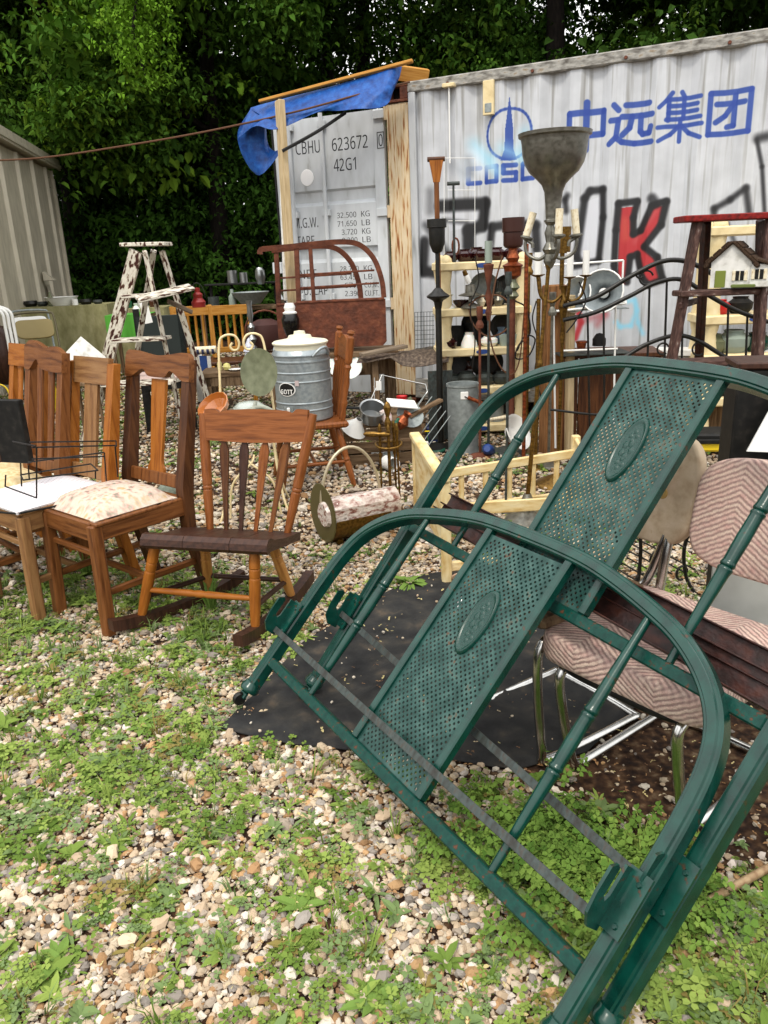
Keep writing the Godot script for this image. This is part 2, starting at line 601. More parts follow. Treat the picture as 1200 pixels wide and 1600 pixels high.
func grass_tuft(seed_: int, n: int, l: float) -> ArrayMesh:
	var r := RandomNumberGenerator.new()
	r.seed = seed_
	var t := PackedVector3Array()
	for i in n:
		var a := r.randf() * TAU
		var lean := r.randf_range(0.15, 1.0)
		var ll := l * r.randf_range(0.5, 1.2)
		var d := Vector3(cos(a), 0, sin(a))
		var s := Vector3(-sin(a), 0, cos(a)) * ll * r.randf_range(0.018, 0.034)
		var p0 := d * r.randf_range(0, 0.02)
		var p1 := p0 + d * lean * ll * 0.25 + Vector3.UP * ll * 0.5
		var p2 := p0 + d * lean * ll * 0.8 + Vector3.UP * ll * (0.95 - 0.45 * lean)
		quad(t, p0 - s, p0 + s, p1 + s * 0.8, p1 - s * 0.8)
		t.append_array([p1 - s * 0.8, p1 + s * 0.8, p2])
	return finish(t, 20.0)

func tint_mat(rough: float, back := Color(0, 0, 0)) -> StandardMaterial3D:
	var m := StandardMaterial3D.new()
	m.vertex_color_use_as_albedo = true
	m.roughness = rough
	m.metallic_specular = 0.15
	if back != Color(0, 0, 0):
		m.backlight_enabled = true
		m.backlight = back
		m.cull_mode = BaseMaterial3D.CULL_DISABLED
	return m

func in_view(x: float, z: float, margin: float) -> bool:
	var d := -z
	return d > 0.45 - margin and absf(x - 0.02 * d) < 0.52 * sqrt(d * d + 1.4) + 0.35 + margin

func ground_and_plants() -> void:
	patch_noise.seed = 7
	patch_noise.frequency = 4.2
	patch_noise.fractal_octaves = 3
	# the sheet of soil and fine grit
	var soil := tex(["1a100a", "2c1c12", "45301f", "5c4834", "7a6a56"], [0.1, 0.35, 0.6, 0.8, 1.0], Vector3(1.1, 1.1, 1.1), 0.95, 0.0, 0.045, 61, 0.9, 512, 0.0, true)
	var t := PackedVector3Array()
	var xs := PackedFloat32Array([-90, -40, -18, -9, -5, -2.5, 0, 2.5, 5, 9, 18, 40, 90])
	for i in xs.size() - 1:
		for j in xs.size() - 1:
			quad(t, Vector3(xs[i], 0, xs[j]), Vector3(xs[i], 0, xs[j + 1]), Vector3(xs[i + 1], 0, xs[j + 1]), Vector3(xs[i + 1], 0, xs[j]))
	struct("ground", finish(t), soil)
	# leaf litter floor below the trees
	# gravel
	var stone_cols := [Color(0.5, 0.4, 0.28), Color(0.56, 0.47, 0.35), Color(0.42, 0.32, 0.22), Color(0.47, 0.36, 0.25), Color(0.58, 0.52, 0.43), Color(0.34, 0.28, 0.22), Color(0.24, 0.21, 0.18), Color(0.34, 0.2, 0.1), Color(0.42, 0.26, 0.13), Color(0.27, 0.24, 0.21), Color(0.55, 0.48, 0.42)]
	var stone := tint_mat(0.8)
	stone.normal_enabled = true
	stone.normal_texture = bump_fine
	stone.uv1_triplanar = true
	stone.uv1_scale = Vector3(1, 1, 1)
	stone.normal_scale = 0.3
	for v in 5:
		var xfs := []
		var cols := PackedColorArray()
		var r := RandomNumberGenerator.new()
		r.seed = 100 + v
		var tries := [34000, 14000, 12500]
		for band in 3:
			for i in tries[band]:
				var z: float
				var x: float
				if band == 0:
					z = -r.randf_range(0.5, 3.2)
					x = r.randf_range(-1.0, 1.0) * (0.68 * -z + 1.15)
				elif band == 1:
					z = -r.randf_range(3.2, 6.5)
					x = r.randf_range(-1.0, 1.0) * (0.64 * -z + 0.9)
				else:
					z = -r.randf_range(6.5, 12.0)
					x = r.randf_range(-1.0, 0.3) * (0.66 * -z + 0.6)
				var w := weediness(x, z)
				if r.randf() < clampf(w * 0.65 - 0.2, 0.04, 0.42):
					continue
				if z < -4.0 and r.randf() < 0.35 + 0.4 * patch_noise.get_noise_2d(x * 0.5, z * 0.5 + 70.0):
					continue
				if r.randf() < bare(x, z) * 0.96 or (x > 0.62 and z > -1.25 and r.randf() < 0.5):
					continue
				if on_mat(x, z):
					continue
				var s := 0.0118 * exp(r.randf_range(-0.95, 0.5)) * (1.0 if band == 0 else 1.6)
				if r.randf() < 0.04:
					s *= 1.6
				var b := Basis.from_euler(Vector3(r.randf_range(-0.5, 0.5), r.randf() * TAU, r.randf_range(-0.5, 0.5))).scaled(Vector3(s, s * r.randf_range(0.55, 0.95), s) * 1.18)
				xfs.append(Transform3D(b, Vector3(x, s * r.randf_range(0.05, 0.55), z)))
				var c: Color = stone_cols[r.randi() % stone_cols.size()]
				if r.randf() < 0.35:
					c = stone_cols[r.randi() % 5]
				var k := r.randf_range(0.72, 1.12)
				cols.append(Color(c.r * k, c.g * k, c.b * k))
		stuff(scatter("gravel", pebble(300 + v), stone, xfs, cols), "tan, white and grey gravel strewn over the ground of the yard", "gravel")
	# weeds
	var leafm := tint_mat(0.75, Color(0.25, 0.32, 0.08))
	var kinds := [[clover(1, 13, 0.05, 0.035, 0.013), 0], [clover(2, 11, 0.045, 0.03, 0.012), 0], [clover(3, 16, 0.06, 0.05, 0.014), 0], [rosette(4, 8, 0.05, 0.02), 1], [rosette(5, 10, 0.06, 0.026), 1], [grass_tuft(6, 13, 0.09), 2], [rosette(8, 7, 0.04, 0.022), 1], [rosette(9, 9, 0.055, 0.011), 1], [grass_tuft(10, 9, 0.06), 2]]
	var counts := [2300, 2300, 900, 1150, 280, 800, 1600, 1900, 2000]
	for k in kinds.size():
		var r := RandomNumberGenerator.new()
		r.seed = 500 + k
		var xfs := []
		var cols := PackedColorArray()
		var made := 0
		var guard := 0
		while made < counts[k] and guard < 60000:
			guard += 1
			var z := -0.55 - 11.0 * pow(r.randf(), 1.7)
			var x := r.randf_range(-1.0, 1.0) * (0.64 * -z + 1.0)
			if z < -6.0 and x > 0.3:
				continue
			var w := weediness(x, z)
			if r.randf() > clampf((w - 0.32) * 1.25, 0.06, 0.8) or on_mat(x, z) or r.randf() < bare(x, z):
				continue
			if k == 5 and r.randf() > clampf(0.25 + 1.2 * exp(-(pow(x + 1.0, 2) + pow(z + 2.7, 2)) / 0.5), 0.0, 1.0):
				continue
			made += 1
			var s := r.randf_range(0.5, 1.15) * clampf(0.65 + w * 0.4, 0.6, 1.35)
			xfs.append(Transform3D(Basis.from_euler(Vector3(r.randf_range(-0.2, 0.2), r.randf() * TAU, r.randf_range(-0.2, 0.2))).scaled(Vector3(s, s * r.randf_range(0.7, 1.1), s)), Vector3(x, 0.004, z)))
			var g := r.randf()
			var c := Color(0.085, 0.145, 0.025).lerp(Color(0.22, 0.29, 0.065), g)
			if r.randf() < 0.25:
				c = Color(0.14, 0.2, 0.075)
			if r.randf() < 0.05:
				c = Color(0.2, 0.16, 0.05)
			cols.append(c)
		var label: String = ["low green clover spreading between the stones", "small broad leaved weeds growing flat in the gravel", "thin grass tufts growing in the gravel"][kinds[k][1]]
		stuff(scatter(["clover", "weeds", "grass"][kinds[k][1]], kinds[k][0], leafm, xfs, cols), label, ["clover", "weeds", "grass"][kinds[k][1]])
	# dry leaf crumbs, twigs and pale chips on the black sheet and in the grit
	var crumb_x := []
	var crumb_c := PackedColorArray()
	var rr := RandomNumberGenerator.new()
	rr.seed = 77
	for i in 9000:
		var x := rr.randf_range(-0.6, 1.6) if i < 2600 else rr.randf_range(-2.4, 1.7)
		var z := rr.randf_range(-3.3, -0.8) if i < 2600 else rr.randf_range(-4.4, -0.6)
		if on_mat(x, z) and rr.randf() < 0.75 - 0.9 * patch_noise.get_noise_2d(x * 1.4, z * 1.4 + 9.0):
			continue
		var s := rr.randf_range(0.3, 1.0) * (0.5 if i % 3 else 1.0)
		crumb_x.append(Transform3D(Basis.from_euler(Vector3(rr.randf_range(-0.3, 0.3), rr.randf() * TAU, 0)).scaled(Vector3.ONE * s), Vector3(x, 0.02 if on_mat(x, z) else 0.012, z)))
		var c: Color = [Color(0.3, 0.17, 0.08), Color(0.2, 0.11, 0.06), Color(0.45, 0.36, 0.24), Color(0.5, 0.42, 0.2)][rr.randi() % 4]
		crumb_c.append(c)
	var chips_x := []
	var chips_c := PackedColorArray()
	for i in 160:
		var x := rr.randf_range(-0.5, 1.3)
		var z := rr.randf_range(-3.0, -1.5)
		if not on_mat(x, z):
			continue
		var s := rr.randf_range(0.004, 0.012)
		chips_x.append(Transform3D(Basis.from_euler(Vector3(0, rr.randf() * TAU, 0)).scaled(Vector3.ONE * s), Vector3(x, 0.021, z)))
		chips_c.append(stone_cols[rr.randi() % 5])
	stuff(scatter("stone_chips", pebble(301), stone, chips_x, chips_c), "pale stone chips lying on the black sheet", "stone chips")
	stuff(scatter("leaf_litter", rosette(12, 2, 0.022, 0.011), leafm, crumb_x, crumb_c), "brown leaf crumbs scattered over the gravel and the black sheet", "leaf litter")
	# larger weeds that stand out singly
	var big := tint_mat(0.5, Color(0.25, 0.32, 0.1))
	big.vertex_color_use_as_albedo = false
	big.albedo_color = Color(0.13, 0.21, 0.045).linear_to_srgb()
	var tall := rosette(31, 15, 0.1, 0.03)
	var low := rosette(32, 12, 0.058, 0.02)
	var gt := grass_tuft(33, 30, 0.17)
	var g1 := "single weeds that stand out in the gravel"
	solo("broad_leaf_weed", "tall broad leaved weed at the foot of the cream crib rail behind the bed frames", "weed", tall, big, at(Vector3(0.09, 0, -2.87), 0, 0.5), g1)
	solo("broad_leaf_weed", "bright leafy weed beside the rocker foot nearest the chair with the floral seat", "weed", low, big, at(Vector3(-0.811, 0, -2.612), 0, 1.5), g1)
	solo("broad_leaf_weed", "pale green long leaved rosette alone in the gravel below the mesh panel", "weed", low, big, at(Vector3(-0.204, 0, -1.247), 0, 2.5), g1)
	solo("broad_leaf_weed", "flat leafy weed at the bottom edge of the gravel, just left of the bed foot", "weed", low, big, at(Vector3(-0.055, 0, -1.027), 0, 3.1), g1)
	solo("broad_leaf_weed", "leafy weed lowest at the left in the gravel foreground", "weed", low, big, at(Vector3(-0.65, 0, -1.142), 0, 4.1), g1)
	solo("broad_leaf_weed", "leafy weed in the gravel in front of the rocker tip, left of the sheet", "weed", low, big, at(Vector3(-0.713, 0, -1.927), 0, 0.9), g1)
	solo("broad_leaf_weed", "large lush weed under the rusty bar of the bed frame", "weed", tall, big, at(Vector3(0.307, 0, -1.268), 0, 0.2), g1)
	var lush_x := []
	var lush_c := PackedColorArray()
	for i in 130:
		var x := 0.38 + rr.randfn() * 0.12
		var z := -1.33 + rr.randfn() * 0.09 + 0.25 * (x - 0.36)
		var s := rr.randf_range(0.55, 1.1)
		lush_x.append(Transform3D(Basis.from_euler(Vector3(0, rr.randf() * TAU, 0)).scaled(Vector3(s, s * 1.9, s)), Vector3(x, 0.0, z)))
		lush_c.append(Color(0.075, 0.15, 0.025).lerp(Color(0.17, 0.26, 0.05), rr.randf()))
	stuff(scatter("clover", kinds[2][0], leafm, lush_x, lush_c), "tall lush clover under the rusty bars of the bed frames", "clover")
	solo("grass_clump", "long grass clump growing under the dining chair with the floral seat", "grass", gt, big, at(Vector3(-1.299, 0, -3.125), 0, 0.2), g1)
	solo("grass_clump", "grass clump growing between the two rockers of the rocking chair", "grass", gt, big, at(Vector3(-0.676, 0, -2.708), 0, 1.2), g1)
	# the black sheet
	var cen := Vector2(0.12, -2.3)
	var edge := PackedVector2Array()
	for i in mat_outline.size():
		var p := mat_outline[i]
		var q := mat_outline[(i + 1) % mat_outline.size()]
		for k in 6:
			edge.append(p.lerp(q, k / 6.0))
	edge.append(edge[0])
	var rows := []
	for i in 15:
		var f := maxf(i / 14.0, 0.004)
		var row := PackedVector3Array()
		for p in edge:
			var v := cen.lerp(p, f)
			var fold := absf(patch_noise.get_noise_2d(v.x * 0.9 + v.y * 0.6 + 11.0, (v.y - v.x) * 0.25))
			row.append(Vector3(v.x, 0.011 + 0.02 * pow(1.0 - fold, 7.0) * (1.0 - pow(f, 6.0)) + 0.004 * patch_noise.get_noise_2d(v.x * 5.0, v.y * 5.0), v.y))
		rows.append(row)
	solo("black_plastic_sheet", "black plastic sheet spread on the ground under the green bed frames", "ground sheet", sheet(rows, 0.003), M.mat_black)


# ---------- woods ----------
func leaf_spray(seed_: int) -> ArrayMesh:
	var r := RandomNumberGenerator.new()
	r.seed = seed_
	var t := PackedVector3Array()
	for i in 14:
		var base := Vector3(r.randf_range(-0.22, 0.22), r.randf_range(-0.12, 0.12), r.randf_range(-0.22, 0.22))
		var a := r.randf() * TAU
		var dir := Vector3(cos(a), r.randf_range(-0.7, 0.1), sin(a)).normalized()
		var nrm := (Vector3(r.randf_range(-0.5, 0.5), 1, r.randf_range(-0.5, 0.5))).normalized()
		nrm = (nrm - dir * nrm.dot(dir)).normalized()
		leaf_tris(t, base, dir, nrm, r.randf_range(0.07, 0.12), r.randf_range(0.045, 0.075), 0.3)
	return finish(t, 30.0)

func tree(called: String, label: String, base: Vector3, h: float, trunk_r: float, lo: float, spread: float, count: int, seed_: int, tone: Color, sprays: Array, leafm: Material, barkm: Material, group := "trees of the wood behind the yard") -> Node3D:
	var r := RandomNumberGenerator.new()
	r.seed = seed_
	var o := thing(called, label, "tree", base, 0.0, group)
	var lean := Vector3(r.randf_range(-0.06, 0.06), 0, r.randf_range(-0.06, 0.06))
	var path := PackedVector3Array()
	var rad := []
	for i in 9:
		var f := i / 8.0
		path.append(Vector3(0, h * 0.85 * f, 0) + lean * h * f + Vector3(sin(f * 5.0 + seed_), 0, cos(f * 4.0 + seed_)) * 0.08 * f)
		rad.append(trunk_r * (1.25 - 0.35 * minf(f * 6.0, 1.0)) * (1.0 - 0.8 * f))
	var tr := tube_tris(path, rad, 9)
	var ends := []
	for i in 9:
		var f := r.randf_range(0.25, 0.95)
		var a := TAU * i / 9.0 + r.randf_range(-0.4, 0.4)
		var root := Vector3(0, h * 0.85 * f, 0) + lean * h * f
		var ll := spread * r.randf_range(0.5, 0.95) * (1.15 - 0.5 * f)
		var tip := root + Vector3(cos(a) * ll, ll * r.randf_range(0.05, 0.55), sin(a) * ll)
		var mid := root.lerp(tip, 0.5) + Vector3.UP * ll * 0.12
		tr.append_array(tube_tris(curve([root, mid, tip], 4), [0.3 * trunk_r, 0.28 * trunk_r, 0.26 * trunk_r, 0.24 * trunk_r, 0.2 * trunk_r, 0.16 * trunk_r, 0.13 * trunk_r, 0.1 * trunk_r, 0.05 * trunk_r], 6))
		ends.append(tip)
		ends.append(mid)
	part(o, "trunk", finish(tr, 50.0), barkm)
	# crown: clumps on the limbs and a loose shell
	var clumps := []
	for e in ends:
		clumps.append([e, r.randf_range(0.6, 1.2)])
	for i in 22:
		var f := r.randf()
		var a := r.randf() * TAU
		var d := spread * sqrt(r.randf()) * (0.55 + 0.6 * sin(PI * clampf(f * 0.9 + 0.1, 0, 1)))
		clumps.append([Vector3(cos(a) * d, lerpf(lo, h, f), sin(a) * d) + lean * h * f, r.randf_range(0.5, 1.25)])
	for v in sprays.size():
		var xfs := []
		var cols := PackedColorArray()
		for i in count / sprays.size():
			var c: Array = clumps[r.randi() % clumps.size()]
			var dv: Vector3 = Vector3(r.randfn(), r.randfn() * 0.6, r.randfn()) * 0.5 * c[1]
			var p: Vector3 = c[0] + dv
			if p.y < lo * 0.6:
				continue
			var s := r.randf_range(0.7, 1.3) * (1.0 + pow(r.randf(), 4.0))
			xfs.append(Transform3D(Basis.from_euler(Vector3(r.randf_range(-0.5, 0.5), r.randf() * TAU, r.randf_range(-0.5, 0.5))).scaled(Vector3.ONE * s), p))
			var k := r.randf_range(0.6, 1.35)
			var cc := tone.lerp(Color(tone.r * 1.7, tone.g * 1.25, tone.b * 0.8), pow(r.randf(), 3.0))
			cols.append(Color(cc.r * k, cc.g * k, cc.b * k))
		scatter("crown", sprays[v], leafm, xfs, cols, o).set_meta("kind", "stuff")
	return o

func trees() -> void:
	var sprays := [leaf_spray(41), leaf_spray(42)]
	var leafm := tint_mat(0.85, Color(0.35, 0.45, 0.08))
	var bark := tex(["0c0907", "191410", "28221c"], [0.1, 0.5, 0.95], Vector3(3, 0.6, 3), 0.95, 0.0, 0.03, 62, 0.9)
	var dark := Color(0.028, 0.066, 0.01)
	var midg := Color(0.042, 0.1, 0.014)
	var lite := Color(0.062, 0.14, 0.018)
	# front row: x, z, height, crown start, spread, leaf sprays, tone
	var front := [
		[-8.6, -17.5, 12.0, 1.6, 3.2, 5200, dark, "dark tree standing behind the left end of the grey metal shed"],
		[-5.4, -15.2, 12.5, 2.2, 2.6, 4600, dark, "leafy tree rising just right of the grey metal shed"],
		[-2.7, -14.6, 12.0, 2.8, 2.9, 5200, lite, "bright leaved tree whose low boughs hang above the white chipped stepladder"],
		[-0.3, -16.0, 13.5, 2.2, 3.0, 4800, midg, "tall tree behind the blue tarp of the container"],
		[3.2, -14.5, 13.0, 3.2, 3.2, 4600, dark, "dark tree behind the lettered side of the container"],
		[7.4, -13.0, 13.0, 3.2, 3.4, 4600, dark, "dark tree behind the right end of the container"]]
	var n := 0
	for f in front:
		n += 1
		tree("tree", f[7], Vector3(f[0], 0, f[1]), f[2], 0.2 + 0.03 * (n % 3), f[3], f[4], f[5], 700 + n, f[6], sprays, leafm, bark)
	var back := [[-12.0, -22.0], [-8.0, -23.0], [-4.2, -21.5], [-1.0, -22.5], [2.5, -21.0], [6.0, -20.0], [10.5, -18.0], [-14.5, -17.0]]
	var where := ["leftmost of the dim trees deep in the wood", "dim tree deep in the wood behind the metal shed", "dim tree deep in the wood above the stepladder", "dim tree deep in the wood left of the tarp", "dim tree deep in the wood over the container door", "dim tree deep in the wood over the container lettering", "dim tree deep in the wood at the far right", "dim tree beyond the left edge of the shed roof"]
	for i in back.size():
		n += 1
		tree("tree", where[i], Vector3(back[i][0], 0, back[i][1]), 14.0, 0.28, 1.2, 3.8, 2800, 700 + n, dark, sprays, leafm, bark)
	# undergrowth between the trunks
	var r := RandomNumberGenerator.new()
	r.seed = 91
	for v in 2:
		var xfs := []
		var cols := PackedColorArray()
		for i in 6500:
			var x := r.randf_range(-11.0, 3.0)
			var z := -r.randf_range(13.6, 20.0) + 0.12 * x
			var y := r.randf_range(0.05, 4.2) * r.randf_range(0.3, 1.0) * clampf(0.75 + 0.7 * patch_noise.get_noise_1d(x * 0.14), 0.2, 1.2)
			xfs.append(Transform3D(Basis.from_euler(Vector3(r.randf_range(-0.5, 0.5), r.randf() * TAU, r.randf_range(-0.5, 0.5))).scaled(Vector3.ONE * r.randf_range(0.9, 1.7)), Vector3(x, y, z)))
			var k := r.randf_range(0.5, 1.2)
			k *= clampf(1.0 + 1.6 * patch_noise.get_noise_2d(x * 0.25, y * 0.3), 0.3, 1.8)
			cols.append(Color(midg.r * k * 1.2, midg.g * k * 1.2, midg.b * k * 1.2))
		stuff(scatter("undergrowth", sprays[v], leafm, xfs, cols), "dim green undergrowth filling the wood between the tree trunks", "undergrowth")
	# far rows of the wood, seen only as a mass
	for v in 2:
		var xfs := []
		var cols := PackedColorArray()
		for i in 2200:
			var x := r.randf_range(-24.0, 20.0)
			var z := -r.randf_range(25.0, 31.0) + 0.1 * x
			xfs.append(Transform3D(Basis.from_euler(Vector3(r.randf_range(-0.5, 0.5), r.randf() * TAU, 0)).scaled(Vector3.ONE * r.randf_range(1.8, 3.2)), Vector3(x, 13.0 * r.randf(), z)))
			var k := r.randf_range(0.5, 1.2)
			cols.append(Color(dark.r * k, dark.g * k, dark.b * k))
		stuff(scatter("far_wood", sprays[v], leafm, xfs, cols), "far rows of the wood that read as one dark green mass", "wood")
	# the bough with fresh leaves that hangs out over the yard
	var bo := thing("hanging_bough", "sunlit bough of fresh yellow green leaves hanging left of the blue tarp", "bough", Vector3(-2.45, 4.55, -11.2))
	var path := curve([Vector3(1.6, 0.9, -3.2), Vector3(0.8, 0.9, -1.5), Vector3(0.0, 0.3, 0.0), Vector3(-0.3, -0.5, 0.5), Vector3(-0.2, -1.1, 0.6)], 5)
	var rads := []
	for i in path.size():
		rads.append(lerpf(0.05, 0.008, float(i) / path.size()))
	part(bo, "limb", tube(path, rads, 6), bark)
	for v in 2:
		var xfs := []
		var cols := PackedColorArray()
		for i in 120:
			var f := pow(r.randf(), 0.7)
			var p: Vector3 = path[int(f * (path.size() - 1))]
			p += Vector3(r.randfn() * 0.24, r.randfn() * 0.2 - 0.05, r.randfn() * 0.24)
			xfs.append(Transform3D(Basis.from_euler(Vector3(r.randf_range(-0.4, 0.4), r.randf() * TAU, r.randf_range(-0.4, 0.4))).scaled(Vector3.ONE * r.randf_range(0.5, 0.8)), p))
			var k := r.randf_range(0.8, 1.3)
			cols.append(Color(0.1 * k, 0.2 * k, 0.016 * k))
		scatter("leaves", sprays[v], leafm, xfs, cols, bo).set_meta("kind", "stuff")


# ---------- grey metal shed ----------
func shed() -> void:
	var o := thing("metal_shed", "grey beige ribbed metal shed with a sloping eave at the left edge", "shed", Vector3(-3.72, 0, -6.1), deg_to_rad(99.8))
	var l := 7.1
	var rows := []
	for y in [0.0, 2.76]:
		var row := PackedVector3Array()
		var x := 0.0
		while x < l:
			for q in [[0.0, 0.0], [0.74, 0.0], [0.77, 0.04], [0.81, 0.04]]:
				row.append(Vector3(minf(x + q[0], l), y, q[1]))
			x += 0.84
		rows.append(row)
	part(o, "wall", sheet(rows, 0.0, 20.0), M.beige_metal)
	part(o, "end_wall", box(0.04, 2.76, 4.0), M.beige_metal, at(Vector3(l - 0.02, 0, -2.01)))
	part(o, "back_wall", box(l - 0.1, 2.76, 0.04), M.beige_metal, at(Vector3(l / 2, 0, -4.0)))
	part(o, "roof", box(l + 0.3, 0.04, 4.3), M.beige_metal, at(Vector3(l / 2, 2.8, -2.0)))
	part(o, "eave_trim", box(l + 0.3, 0.15, 0.03), M.beige_metal, at(Vector3(l / 2, 2.77, 0.12)))
	part(o, "corner_trim", box(0.05, 2.64, 0.05), M.beige_metal, at(Vector3(l + 0.02, 0, 0.02)))
	var v := part(o, "vent_hood", prism(PackedVector2Array([Vector2(0, 0), Vector2(0.14, 0), Vector2(0, 0.12)]), 0.16), M.beige_metal, at(Vector3(5.35, 1.16, 0.036), 0, -PI / 2))
	part(v, "opening", box(0.1, 0.004, 0.12), M.black, at(Vector3(0.06, -0.005, 0)))
	part(o, "loose_flap", sheet([PackedVector3Array([Vector3(-0.09, 0.12, 0.0), Vector3(0.09, 0.12, 0.0)]), PackedVector3Array([Vector3(-0.09, 0.0, 0.012), Vector3(0.09, 0.0, 0.012)]), PackedVector3Array([Vector3(-0.05, -0.09, 0.05), Vector3(0.07, -0.08, 0.06)])], 0.004), M.beige_metal, at(Vector3(5.5, 0.98, 0.04)))

# ---------- painting the flat print of the container ----------
var img: Image
const PW := 1216
const PH := 640
const PX0 := 0.18
const PX1 := 4.18
const PY0 := 0.31
const PY1 := 2.41

func spray(pts: Array, width: float, col: Color, soft := 0.012, alpha := 1.0, closed := false) -> void:
	var sc := PW / (PX1 - PX0)
	var q := PackedVector2Array()
	for p in pts:
		q.append(Vector2((p.x - PX0) * sc, (PY1 - p.y) * sc))
	if closed:
		q.append(q[0])
	var hw := width * sc / 2.0
	var sf := maxf(soft * sc, 0.8)
	for i in q.size() - 1:
		var a := q[i]
		var b := q[i + 1]
		var m := hw + sf
		var ab := b - a
		var l2 := maxf(ab.length_squared(), 1e-6)
		for y in range(maxi(0, int(minf(a.y, b.y) - m)), mini(PH, int(maxf(a.y, b.y) + m) + 2)):
			for x in range(maxi(0, int(minf(a.x, b.x) - m)), mini(PW, int(maxf(a.x, b.x) + m) + 2)):
				var p := Vector2(x, y)
				var d := p.distance_to(a + ab * clampf((p - a).dot(ab) / l2, 0.0, 1.0))
				if d < hw + sf:
					var k := clampf((hw + sf - d) / (2.0 * sf), 0.0, 1.0)
					k = k * k * (3.0 - 2.0 * k) * alpha
					img.set_pixel(x, y, img.get_pixel(x, y).lerp(col, k))

func fill(pts: Array, col: Color, alpha := 1.0) -> void:
	var sc := PW / (PX1 - PX0)
	var q := PackedVector2Array()
	var r := Rect2(Vector2((pts[0].x - PX0) * sc, (PY1 - pts[0].y) * sc), Vector2.ZERO)
	for p in pts:
		var v := Vector2((p.x - PX0) * sc, (PY1 - p.y) * sc)
		q.append(v)
		r = r.expand(v)
	for y in range(maxi(0, int(r.position.y)), mini(PH, int(r.end.y) + 1)):
		for x in range(maxi(0, int(r.position.x)), mini(PW, int(r.end.x) + 1)):
			if Geometry2D.is_point_in_polygon(Vector2(x, y), q):
				img.set_pixel(x, y, img.get_pixel(x, y).lerp(col, alpha))

func glyph(lines: Array, x0: float, y0: float, x1: float, y1: float, w: float, col: Color) -> void:
	for l in lines:
		var pts := []
		for k in range(0, l.size(), 2):
			pts.append(Vector2(lerpf(x0, x1, l[k]), lerpf(y0, y1, l[k + 1])))
		spray(pts, w, col, 0.004, 0.9)

